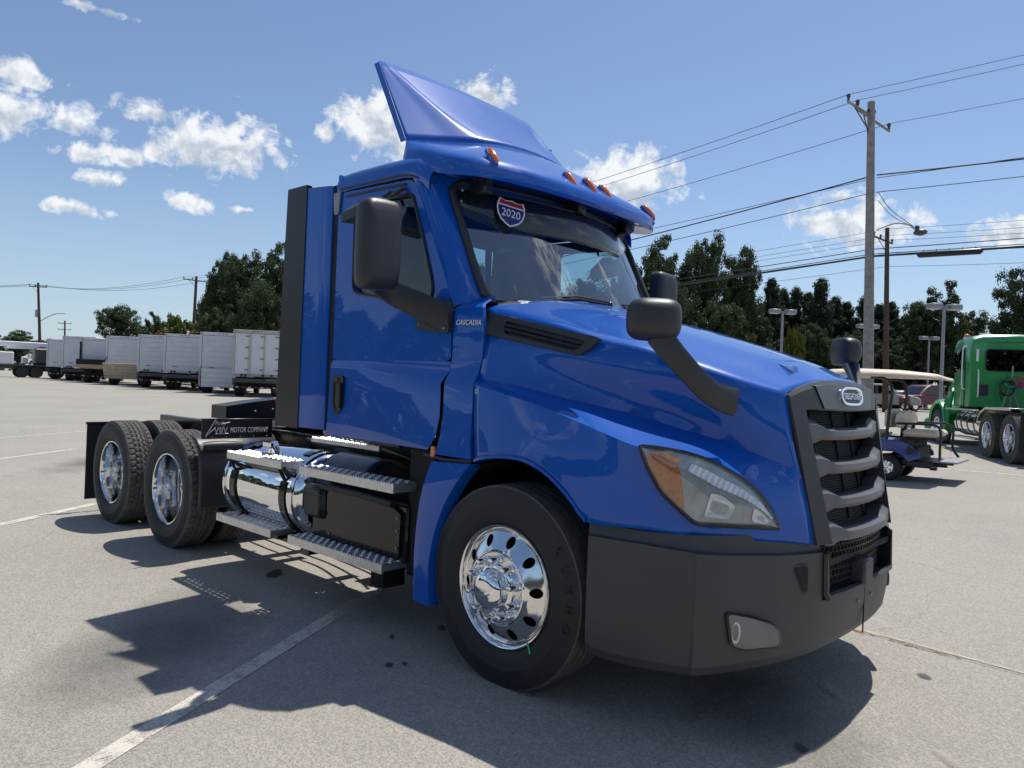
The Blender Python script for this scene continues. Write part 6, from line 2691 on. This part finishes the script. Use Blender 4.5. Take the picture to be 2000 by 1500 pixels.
pole4, top4, arms4 = utility_pole('small distant pole with stacked crossarms behind the box trucks', -100, 165, 11.9, lean=math.radians(-2), m_='pole_brown', r=.2, arms=((.6, 1.5, 0, 0), (2.0, 1.4, 0, 0)))
pole5, top5, arms5 = utility_pole('slim dark utility pole standing behind the tall grey pole', 22.8, 45, 11.95, lean=math.radians(-1.6), m_='pole_brown', r=.15, arms=((.75, .65, -.25, .28),), arm_dir=(1, .2))
pole6, top6, arms6 = utility_pole('utility pole beyond the edge of the lot', 42.2, -7.8, 11.95, arms=((.35, .62, -.45, .30), (.62, .78, .12, .34)), arm_dir=(.93, .36))

for k_ in range(3):
    nm_ = ('upper', 'middle', 'lower')[k_]
    wire('thin %s power line from the tall grey pole up out of the picture' % nm_, (arms1[0][0], arms1[0][1], arms1[1][2])[k_], (arms6[0][0], arms6[0][1], arms6[1][2])[k_], .55, .010)
    wire('thin %s power line from the tall grey pole down to the cab roof' % nm_, (arms1[0][0], arms1[0][1], arms1[1][2])[k_], arms2[0][k_], 1.5, .011)
    wire('%s wire between the two brown poles over the box trucks' % nm_, arms2[0][k_], arms3[0][k_], .9, .018)
    wire('%s wire running from the far left pole out of the picture' % nm_, arms3[0][k_], yard(-95, 82, 11.2 + .15 * k_), 1.4, .018)


def at_pole(xr, d, z, off=0.0):
    return yard(xr + off, d) * 1 - V((0, 0, ground_z(xr + off, d))) + V((0, 0, z))


for lab, z1, z0, z2, sag, r in (('twisted service cable', 9.35, 8.9, 8.6, 1.6, .026), ('slack thin cable', 9.25, 9.05, 8.9, .9, .012), ('middle cable', 8.75, 8.4, 8.0, 1.3, .014), ('upper telephone cable', 6.75, 6.7, 6.6, .9, .016), ('thick telephone cable', 6.50, 6.35, 6.3, .9, .036), ('thin telephone cable just above the thick one', 6.58, 6.42, 6.38, .9, .014)):
    wire('%s right of the tall grey pole' % lab, at_pole(12.5, 25.9, z1), at_pole(42.2, -7.8, z0), sag * .5, r, 'telephone_cable' if 'tele' in lab else 'power_line')
    wire('%s left of the tall grey pole' % lab, at_pole(12.4, 26.0, z1), at_pole(-34.8, 80, z2), sag, r, 'telephone_cable' if 'tele' in lab else 'power_line')
# splice case hanging on the thick cable
a, b = V(at_pole(12.5, 25.9, 6.50)), V(at_pole(42.2, -7.8, 6.35))
mb = MB()
pa, pb = a.lerp(b, .032), a.lerp(b, .075)
for q in (pa, pb):
    u = (q - a).length / (b - a).length
    q.z -= .45 * 4 * u * (1 - u)
mb.tube([pa - V((0, 0, .03)), pa.lerp(pb, .04) - V((0, 0, .05)), pa.lerp(pb, .96) - V((0, 0, .05)), pb - V((0, 0, .03))], [.05, .10, .10, .05], 10)
for k_ in (.1, .3, .5, .7, .9):
    q = pa.lerp(pb, k_)
    mb.box((q.x, q.y, q.z + .05), (.02, .02, .12))
tag(obj('splice_case', mb, 'black_plastic', None, 40), 'long black splice case hanging on the thick cable', 'splice case')
for k_, z in enumerate((11.9, 11.5, 11.2, 10.4, 9.6)):
    nm_ = ('highest', 'second', 'third', 'fourth', 'lowest')[k_]
    wire('%s faint line left of the slim dark pole' % nm_, at_pole(22.6, 45, z), at_pole(-43, 120, z), 1.2, .012)
    wire('%s faint line right of the slim dark pole' % nm_, at_pole(22.6, 45, z), at_pole(49, 15, z), .8, .012)

# lot lights with two box heads


def lot_light(label, xr, d, top, span):
    p = yard(xr, d)
    t_ = thing('lot_light', label, 'lamp post', p, yard_dir(1, .12), 'parking lot lights')
    H = top - p.z
    mb_ = MB()
    mb_.tube([(0, 0, 0), (0, 0, H)], [.085, .07], 10)
    obj('pole', mb_, 'pole_grey', t_, 50)
    for s in (-1, 1):
        mb_ = MB()
        mb_.box((s * span * .30, 0, H - .02), (span * .34, .46, .24), bev=.03)
        hd_ = obj('lamp_head', mb_, 'lamp_metal', t_, 40)
        mb_ = MB()
        mb_.box((s * span * .30, 0, H - .143), (span * .30, .40, .012))
        obj('lamp_glass', mb_, 'white_dull', hd_, 40)
        mb_ = MB()
        mb_.box((s * span * .09, 0, H - .02), (span * .12, .08, .07))
        obj('bracket', mb_, 'pole_grey', t_, 40)
    return t_


lot_light('two-headed lot lamp above the middle of the blue hood', 15.23, 42.0, 6.28, 1.60)
lot_light('two-headed lot lamp hidden behind the tall grey pole', 23.92, 50.0, 6.41, 1.59)
lot_light('shorter two-headed lot lamp near the green truck', 31.49, 56.0, 6.29, 1.55)
lot_light('taller two-headed lot lamp near the green truck', 19.17, 33.0, 5.76, 1.60)


# ================================================================== PARKED CARS far right


def parked_car(label, xr, d, yaw, paint, style, name='parked_car', cat='car'):
    t_ = thing(name, label, cat, yard(xr, d), yaw, 'cars parked under the trees')
    L_, W_ = (4.7, 1.85)
    if style == 'suv':
        body = [(-2.3, .45), (-2.32, .95), (-2.2, 1.10), (1.0, 1.10), (2.1, .98), (2.32, .82), (2.35, .45)]
        cab_ = [(-2.2, 1.08), (-2.0, 1.70), (-1.7, 1.78), (.0, 1.78), (.35, 1.70), (1.15, 1.08)]
    elif style == 'pickup':
        body = [(-2.8, .55), (-2.8, 1.15), (1.1, 1.15), (2.5, 1.05), (2.75, .9), (2.75, .5)]
        cab_ = [(-.9, 1.13), (-.75, 1.75), (-.5, 1.82), (.4, 1.82), (.65, 1.74), (1.35, 1.13)]
    else:
        body = [(-2.25, .40), (-2.25, .90), (-1.6, .98), (1.0, .95), (2.1, .80), (2.3, .65), (2.3, .38)]
        cab_ = [(-1.7, .96), (-1.0, 1.38), (-.6, 1.45), (.2, 1.45), (.5, 1.40), (1.25, .94)]

    def sweep(pr, y0, inset):
        m2 = MB()
        n_ = len(pr)
        secs = []
        for y, k in ((-W_ / 2, .0), (-W_ / 2 + .08, 1), (W_ / 2 - .08, 1), (W_ / 2, 0)):
            yy = y * y0
            secs.append([(x * (1 - .02 * (1 - k)), yy, z - (.03 if k == 0 else 0)) for x, z in pr])
        m2.grid(secs)
        m2.poly(secs[0])
        m2.poly(secs[-1][::-1])
        m2.poly([s[0] for s in secs] + [s[-1] for s in secs[::-1]])
        return m2
    obj('body', sweep(body, 1.0, 0), paint, t_, 35)
    obj('cabin', sweep(cab_, .88, 0), paint, t_, 35)
    m2 = MB()
    for s in (-1, 1):
        y = s * (W_ / 2 * .88 + .006)
        lo_, hi_ = cab_[0], cab_[-1]
        zt = cab_[2][1] - .12
        zb = cab_[0][1] + .05
        m2.poly([(lo_[0] + .35, y, zb), (cab_[2][0] + .12, y, zt), (cab_[3][0] - .05, y, zt), (hi_[0] - .35, y, zb)])
    obj('side_windows', m2, 'dark_glass', t_, 35)
    m2 = MB()
    a_, b_ = V((cab_[-1][0] - .02, 0, cab_[-1][1] + .06)), V((cab_[-2][0] + .03, 0, cab_[-2][1] - .04))
    m2.poly([(a_.x + .02, -.72, a_.z), (a_.x + .02, .72, a_.z), (b_.x + .02, .66, b_.z), (b_.x + .02, -.66, b_.z)])
    obj('windscreen', m2, 'dark_glass', t_, 35)
    for X in (body[0][0] + .85, body[-1][0] - .95):
        for s in (-1, 1):
            m2 = MB()
            m2.lathe([(.0, .02), (.2, .0), (.23, -.01), (.34, .0), (.36, .04), (.36, .2), (0, .2)], 20)
            if s < 0:
                m2 = m2.mirrored()
            w_ = obj('wheel', m2, 'rubber', t_, 40, loc=(X, -s * W_ / 2 * 1.02, .36))
            m2 = MB()
            m2.lathe([(.0, -.012), (.1, -.01), (.2, -.006), (.21, .01)], 16)
            if s < 0:
                m2 = m2.mirrored()
            obj('hubcap', m2, 'alloy', w_, 40)
    m2 = MB()
    for s in (-1, 1):
        m2.box((body[-1][0] - .12, s * .68, body[-2][1] - .12), (.2, .35, .14), bev=.03)
    obj('headlights', m2, 'lamp_reflector', t_, 40)
    return t_


parked_car('tan grey sport utility parked under the golf cart roof line', 25.03, 50.0, yard_dir(.9,-.45), 'car_tan', 'suv', 'parked_car', 'car')
parked_car('silver car parked between the tan and red ones', 29.70, 56.0, yard_dir(-.5,-.85), 'car_silver', 'sedan', 'parked_car', 'car')
parked_car('dark red pickup parked behind the golf cart', 28.01, 50.0, yard_dir(-.95,-.3), 'car_red', 'pickup', 'pickup_truck', 'pickup')
parked_car('silver car half hidden behind the cart roof', 27.75, 58.0, yard_dir(.9,-.3), 'car_silver', 'suv', 'parked_car', 'car')


# ================================================================== GOLF CART
gc = thing('golf_cart', 'blue golf cart with cream roof and rear-facing cream seat', 'golf cart', yard(*(6.770, 13.000)), yard_dir(-.77, .64))
gc.scale = (1, 1, .955)


def GC(nm, m_, mt, sh=35, par=None, **k):
    return obj(nm, m_, mt, par or gc, sh, **k)


for (X, Y) in ((0, .46), (0, -.46), (1.66, .46), (1.66, -.46)):
    s = -1 if Y > 0 else 1
    wh = part('wheel', gc, (X, Y + .10 * (1 if Y > 0 else -1), .235))
    m_ = MB()
    m_.lathe([(.125, .03), (.13, .0), (.20, -.012), (.228, .01), (.236, .035), (.236, .165), (.228, .19), (.2, .2), (.12, .19)], 36)
    for k_ in range(36):
        a = 2 * pi * k_ / 36
        m_.box((math.cos(a) * .237, .10 + .05 * (k_ % 2 - .5), math.sin(a) * .237), (.008, .09, .022), Matrix.Rotation(-a, 3, 'Y'))
    r_ = MB()
    r_.lathe([(.0, .0), (.03, -.005), (.04, .02), (.10, .03), (.12, .0), (.128, .02)], 24)
    for k_ in range(6):
        a = 2 * pi * k_ / 6
        r_.box((math.cos(a) * .07, .012, math.sin(a) * .07), (.08, .02, .03), Matrix.Rotation(-a, 3, 'Y'))
    if s < 0:
        m_, r_ = m_.mirrored(), r_.mirrored()
    obj('tyre', m_, 'rubber', wh, 40)
    obj('rim', r_, 'alloy', wh, 40)
# body: rear wings and side panels
for s in (1, -1):
    m_ = MB()
    out_ = [(-.52, .44), (-.50, .52), (-.36, .66), (-.20, .72), (.10, .73), (.34, .70), (.52, .52), (.58, .32), (.95, .30), (1.0, .36), (1.0, .28), (.50, .26), (.40, .34), (.30, .45), (.15, .53), (-.10, .54), (-.26, .46), (-.34, .36)]
    m_.prism([(x, s * .60, z) for x, z in out_], (0, -s * .06, 0))
    m_.grid([[(x, s * .60, z), (x, s * .30, z + .03)] for x, z in out_[2:7]])
    GC('rear_wing', m_, 'cart_blue')
    m_ = MB()
    m_.prism([(x, s * .604, z) for x, z in ((-.46, .54), (-.34, .645), (-.30, .56), (-.33, .47))], (0, s * .004, 0))
    GC('tail_light', m_, 'black_plastic')
m_ = MB()
m_.box((.9, 0, .34), (2.6, .9, .12), bev=.02)
m_.box((-.05, 0, .62), (.75, .95, .22), bev=.03)
m_.box((-.42, 0, .50), (.12, 1.05, .26), bev=.02)
m_.box((-.50, 0, .33), (.40, 1.14, .12), bev=.02)
GC('underbody', m_, 'black_plastic')
m_ = MB()
m_.box((1.95, 0, .62), (.75, 1.15, .5), bev=.15)
GC('front_cowl', m_, 'cart_blue')
m_ = MB()
m_.box((.42, 0, .80), (.55, 1.05, .16), bev=.05)
GC('front_seat', m_, 'cream_seat')
m_ = MB()
m_.box((.02, 0, 1.10), (.10, 1.02, .34), bev=.045)
GC('front_backrest', m_, 'cream_seat')
m_ = MB()
rws_ = []
for k_, y in enumerate(np.linspace(-.50, .50, 21)):
    dip = .05 * math.exp(-(y / .13) ** 2)
    zt = 1.24 - dip - .05 * (abs(y) / .5) ** 4
    zb = .93 + .02 * (abs(y) / .5) ** 4
    rws_.append([(-.20, y, zb), (-.26, y, (zb + zt) / 2), (-.24, y, zt), (-.19, y, zt + .012), (-.13, y, zt), (-.10, y, (zb + zt) / 2), (-.13, y, zb)])
m_.grid(rws_, closed_u=True)
m_.poly([p for p in rws_[0]])
m_.poly([p for p in rws_[-1]][::-1])
GC('rear_backrest', m_, 'cream_seat', 50)
m_ = MB()
m_.box((-.48, 0, .86), (.52, 1.04, .13), bev=.05)
GC('rear_seat', m_, 'cream_seat')
m_ = MB()
m_.box((-.48, 0, .775), (.50, 1.0, .04), bev=.01)
for y in (-.3, .3):
    m_.box((-.22, y, .90), (.06, .08, .2))
for k_ in range(7):
    m_.tube([(-.24 - .08 * k_, -.48, .745), (-.24 - .08 * k_, .48, .745)], .012, 5)
GC('seat_frame', m_, 'black_plastic')
m_ = MB()
m_.box((-.88, 0, .40), (.36, 1.12, .035), bev=.01)
GC('foot_platform', m_, 'pole_grey')
m_ = MB()
m_.box((-.72, -.3, .34), (.3, .08, .1))
m_.box((-.72, .3, .34), (.3, .08, .1))
m_.box((-.62, 0, .26), (.1, .1, .12))
GC('platform_bracket', m_, 'black_plastic')
for s in (1, -1):
    m_ = MB()
    m_.tube(cr([(-.14, s * .57, 1.02), (-.45, s * .58, 1.03), (-.72, s * .58, 1.02), (-.80, s * .58, .92), (-.80, s * .58, .60), (-.80 if s > 0 else -.90, s * .56, .43)], 18), .022, 7)
    GC('grab_rail', m_, 'black_plastic', 50)
    m_ = MB()
    m_.tube(cr([(.02, s * .55, .60), (-.02, s * .56, 1.2), (-.05, s * .55, 1.62), (.05, s * .53, 1.80), (.30, s * .50, 1.83)], 16), .028, 7)
    GC('rear_strut', m_, 'black_plastic', 50)
    m_ = MB()
    m_.tube([(1.75, s * .54, .75), (1.25, s * .52, 1.80)], .022, 7)
    GC('front_strut', m_, 'black_plastic', 50)
    m_ = MB()
    m_.box((-.30, s * .50, .60), (.22, .12, .32), bev=.02)
    GC('side_pod', m_, 'black_plastic')
# roof
m_ = MB()
rws_ = []
for x, dz, ww in ((-.80, -.035, .80), (-.75, .0, .92), (-.60, .06, .98), (-.1, .115, 1.0), (.5, .135, 1.0), (1.0, .115, 1.0), (1.35, .06, .96), (1.48, .0, .88), (1.52, -.03, .78)):
    rws_.append([(x, y * .60 * ww, 1.865 + dz * (1 - .55 * abs(y) ** 3) - (.035 if abs(y) > .97 else 0)) for y in (-1, -.96, -.75, -.4, 0, .4, .75, .96, 1)])
m_.grid(rws_, flip=True)
lo_ = [[(p[0], p[1], min(p[2], 1.865) - .025) for p in r] for r in rws_]
m_.grid(lo_)
m_.ring([rws_[i][0] for i in range(9)] + [rws_[8][j] for j in range(1, 9)] + [rws_[i][8] for i in range(7, -1, -1)] + [rws_[0][j] for j in range(7, 0, -1)], [lo_[i][0] for i in range(9)] + [lo_[8][j] for j in range(1, 9)] + [lo_[i][8] for i in range(7, -1, -1)] + [lo_[0][j] for j in range(7, 0, -1)])
GC('roof', m_, 'cream', 50)
m_ = MB()
m_.tube([(1.55, .25, 1.1), (1.4, .25, 1.15)], .02, 6)
m_.tube([V((1.36, .25, 1.16)) + V((0, math.cos(a) * .17, math.sin(a) * .17)) for a in np.linspace(0, 2 * pi, 17)], .014, 5)
GC('steering_wheel', m_, 'black_plastic', 50)

# ================================================================== GREEN TRUCK
gt = thing('green_truck', 'green day-cab semi truck seen from behind with polished tank and wheels', 'semi truck', yard(*(11.56, 15.09)), yard_dir(.26, .966))
gt.rotation_euler = (0, 0, yard_dir(.26, .966))


def GT(nm, m_, mt, sh=35, par=None, **k):
    return obj(nm, m_, mt, par or gt, sh, **k)


for X in (0, 1.30):
    for sy in (1, -1):
        w = wheel('drive', gt, (X, -1.194 * sy, ZC), sy, spin=.4 + X, nuts=True)
        obj('inner_tyre', inner_tyre, None, w, loc=(0, .108 + .335, 0))
for sy in (1, -1):
    wheel('steer', gt, (5.25, -1.15 * sy, ZC), sy, spin=.2)
m_ = MB()
for y in (-.43, .43):
    m_.box((2.7, y, .88), (7.2, .07, .27))
m_.box((.65, 0, .80), (2.2, .8, .35))
for X in (0, 1.3, 5.25):
    m_.cyl((X, -.9, ZC), (X, .9, ZC), .08, 10)
m_.box((5.0, 0, .9), (1.6, 1.0, .7))
GT('chassis', m_, 'black_matte')
# cab shell
secs = []
for x, zt, yw in ((3.12, 2.72, 1.02), (3.14, 2.86, 1.03), (3.22, 2.91, 1.04), (4.0, 2.93, 1.05), (4.45, 2.88, 1.02), (4.62, 2.74, .98)):
    secs.append([(x, -yw, 1.12), (x, -yw, 1.9), (x, -yw * .985, zt - .22), (x, -yw * .93, zt - .07), (x, -yw * .75, zt), (x, 0, zt + .03), (x, yw * .75, zt), (x, yw * .93, zt - .07), (x, yw * .985, zt - .22), (x, yw, 1.9), (x, yw, 1.12)])
m_ = MB()
for s in secs[:5]:
    pass
m_.grid(secs[:4], flip=False)
m_.grid([secs[3], [(4.35 if 1.0 < p[2] < 2.4 else p[0], p[1], p[2]) for p in secs[4]]])
# A-frame over the windscreen
m_.grid([[(4.45, y, 2.88) for y in (-.95, 0, .95)], [(4.62, y, 2.70) for y in (-.93, 0, .93)]])
bz = [p for p in secs[0]]
GT('cab', m_, 'green_paint', 30)
m_ = MB()
wz0, wz1, wy = 2.02, 2.55, .70
B0 = [V((3.118, -1.02, 1.12)), V((3.118, 1.02, 1.12)), V((3.118, 1.02, 2.60)), V((3.118, .95, 2.72)), V((3.118, -.95, 2.72)), V((3.118, -1.02, 2.60))]
WN = rounded([V((3.118, -wy, wz0)), V((3.118, wy, wz0)), V((3.118, wy, wz1)), V((3.118, -wy, wz1))], .08, 5)
O = closed_resample(B0, 60)
I = closed_resample(WN, 60)
k0 = min(range(60), key=lambda k: (I[k][1] - O[0][1]) ** 2 * .3 + (I[k][2] - O[0][2]) ** 2)
I = I[k0:] + I[:k0]
m_.ring(O, I, flip=True)
m_.ring(I, [(x + .03, y, z) for x, y, z in I], flip=True)
GT('back_wall', m_, 'green_paint', 30)
m_ = MB()
m_.poly([(x + .02, y, z) for x, y, z in I])
GT('rear_window', m_, 'dark_glass')
m_ = MB()
m_.tube([V(p) + V((-.004, 0, 0)) for p in I] + [V(I[0]) + V((-.004, 0, 0))], .014, 6, cap=False)
GT('rear_window_seal', m_, 'black_plastic', 50)
for s in (1, -1):
    m_ = MB()
    m_.prism([(x, s * 1.052, z) for x, z in ((3.55, 2.05), (3.55, 2.58), (4.20, 2.55), (4.42, 2.05), (4.1, 1.98))], (0, s * .008, 0))
    GT('side_window', m_, 'dark_glass')
    m_ = MB()
    for xx in (3.45, 4.55):
        m_.box((xx, s * 1.052, 1.85), (.012, .012, 1.5))
    m_.box((4.0, s * 1.052, 1.13), (1.1, .012, .012))
    GT('door_seam', m_, 'black_matte')
    m_ = MB()
    m_.tube(cr([(3.36, s * 1.06, 2.62), (3.36, s * 1.13, 2.58), (3.36, s * 1.13, 1.62), (3.36, s * 1.06, 1.55)], 14), .017, 6)
    m_.tube(cr([(3.145, s * .86, 2.02), (3.06, s * .86, 1.98), (3.06, s * .86, 1.42), (3.145, s * .86, 1.38)], 14), .017, 6)
    GT('grab_handle', m_, 'bright_white' if s > 0 else 'chrome', 50)
    m_ = MB()
    m_.prism([(x, s * .60, z) for x, z in ((4.6, 1.12), (4.6, 2.02), (5.5, 1.92), (6.25, 1.72), (6.45, 1.45), (6.45, .7), (5.95, .7), (5.7, 1.05))], (0, -s * .05, 0))
    # rounded fender over the front wheel
    fo = [(5.25 + .70 * math.cos(a), .52 + .70 * math.sin(a)) for a in np.linspace(math.radians(195), math.radians(-5), 20)]
    m_.grid([[(x, s * 1.20, z) for x, z in fo], [(x + (5.25 - x) * -.05, s * 1.17, z + .04) for x, z in fo], [(x, s * .9, z + .10) for x, z in fo], [(x, s * .58, z + .22) for x, z in fo]])
    m_.grid([[(x, s * 1.20, z) for x, z in fo], [(5.25 + (x - 5.25) * .92, s * 1.16, .52 + (z - .52) * .92) for x, z in fo]])
    m_.prism([(4.58, s * 1.16, .55), (4.58, s * 1.16, 1.12), (4.9, s * 1.1, 1.25), (4.60, s * 1.0, 1.6), (4.4, s * 1.05, 1.5), (4.4, s * 1.15, .6)], (0, -s * .05, 0))
    GT('fender', m_, 'green_paint', 40)
    m_ = MB()
    m_.prism([(4.52, s * 1.07, 1.64), (4.52, s * 1.07, 1.84), (4.70, s * 1.03, 1.80), (4.70, s * 1.03, 1.62)], (0, s * .02, 0))
    m_.prism([(3.118, s * .62, 1.40), (3.118, s * .84, 1.40), (3.118, s * .84, 1.68), (3.118, s * .62, 1.68)], (-.012, 0, 0))
    GT('vent_panel', m_, 'black_plastic')
    m_ = MB()
    m_.box((3.112, s * .88, 2.40), (.012, .05, .30))
    m_.box((3.21, s * .62, 2.83), (.20, .34, .03), Matrix.Rotation(math.radians(-60), 3, 'Y'))
    GT('white_strip', m_, 'bright_white')
    # polished tank and straps
    m_ = MB()
    m_.lathe([(.0, 1.92), (.25, 1.93), (.31, 1.98), (.31, 3.55), (.25, 3.6), (.0, 3.61)], 40, (0, s * .90, .72), 'x')
    tk = GT('fuel_tank', m_, 'chrome', 40)
    m_ = MB()
    for X in (2.15, 2.6, 3.05, 3.4):
        m_.lathe([(.313, X - .035), (.32, X - .03), (.32, X + .03), (.313, X + .035)], 36, (0, s * .90, .72), 'x')
    obj('tank_strap', m_, 'dark_steel', tk, 40)
    m_ = MB()
    m_.box((2.9, s * 1.10, .36), (1.6, .2, .05), bev=.01)
    m_.box((3.4, s * 1.12, 1.04), (2.2, .12, .04))
    GT('running_board', m_, 'brushed')
    # half fenders over the drive wheels
    m_ = MB()
    for X0 in (0.0,):
        pts = [(-.10, 1.13), (1.40, 1.13), (1.72, 1.02), (1.92, .80)]
        m_.grid([[(x, s * .62, z) for x, z in pts], [(x, s * 1.22, z) for x, z in pts]])
        m_.grid([[(x, s * 1.22, z) for x, z in pts], [(x, s * 1.22, z - .05) for x, z in pts]])
    GT('drive_fender', m_, 'brushed', 40, solid=.01)
    m_ = MB()
    m_.box((-.62, s * .92, .62), (.015, .6, .75))
    GT('mud_flap', m_, 'black_matte')
m_ = MB()
m_.grid([[(4.58, y, 2.02 - .05 * abs(y)) for y in (-.62, 0, .62)], [(5.5, y, 1.92 - .05 * abs(y)) for y in (-.6, 0, .6)], [(6.25, y, 1.72 - .05 * abs(y)) for y in (-.58, 0, .58)], [(6.45, y, 1.45) for y in (-.55, 0, .55)]])
m_.box((6.45, 0, 1.1), (.08, 1.1, .8), bev=.03)
m_.box((6.5, 0, .55), (.2, 2.3, .35), bev=.06)
GT('hood', m_, 'green_paint', 40)
m_ = MB()
m_.poly([(4.64, -.92, 2.02), (4.64, .92, 2.02), (4.62, .9, 2.7), (4.62, -.9, 2.7)])
GT('windshield', m_, 'dark_glass')
m_ = MB()
m_.lathe([(.0, .09), (.04, .085), (.065, .05), (.07, 0)], 14, (4.30, .78, 2.93), 'z')
GT('beacon', m_, 'amber', 50)
m_ = MB()
m_.lathe([(.0, .04), (.08, .035), (.09, -.04)], 14, (4.30, .78, 2.90), 'z')
m_.tube([(4.1, .55, 2.93), (4.1, .55, 3.02), (4.1, .30, 3.02), (4.1, .30, 2.93)], .014, 6)
GT('roof_fitting', m_, 'bright_white', 50)
m_ = MB()
m_.lathe([(.0, .05), (.03, .045), (.045, 0)], 12, (3.35, -.42, 2.95), 'z')
GT('roof_dome', m_, 'bright_white', 50)
m_ = MB()
m_.lathe([(.0, -.02), (.045, -.018), (.05, 0)], 14, (3.118, -.18, 1.74), 'x')
GT('red_light', m_, 'red_plastic', 50)
# gladhand panel with coiled air lines
m_ = MB()
m_.tube([(3.05, .16, 1.05), (2.95, .18, 1.45), (3.0, .14, 2.15)], .022, 6)
m_.tube([(2.9, .40, 1.05), (2.98, .18, 1.75)], .016, 6)
m_.tube([(3.0, -.05, 1.05), (2.98, .12, 1.5)], .012, 6)
GT('line_holder', m_, 'dull_steel', 50)
for k_, (mm, y0, z0, rr_) in enumerate((('hose_red', -.02, 1.78, .11), ('hose_blue', .04, 1.68, .09), ('hose_green', .22, 1.72, .12), ('black_plastic', .28, 1.60, .15), ('hose_red', .02, 1.72, .07))):
    m_ = MB()
    pts = []
    for j in range(37):
        a = j * .52
        pts.append((2.98 - .004 * j, y0 + rr_ * math.cos(a), z0 + rr_ * math.sin(a) * (1.2 if k_ == 3 else .8)))
    m_.tube(pts, .018, 5)
    GT('air_line', m_, mm, 60)
m_ = MB()
m_.tube(cr([(3.05, -.15, 1.78), (2.98, -.28, 1.5), (3.0, -.30, 1.2), (2.9, -.2, 1.02)], 12), .014, 5)
m_.tube(cr([(2.98, .25, 1.85), (2.95, .42, 1.6), (2.95, .36, 1.25), (2.85, .2, 1.02)], 12), .014, 5)
GT('air_line', m_, 'black_plastic', 60)
m_ = MB()
m_.box((3.09, -.55, 1.92), (.02, .5, .03))
GT('hand_rail', m_, 'dull_steel', 50)
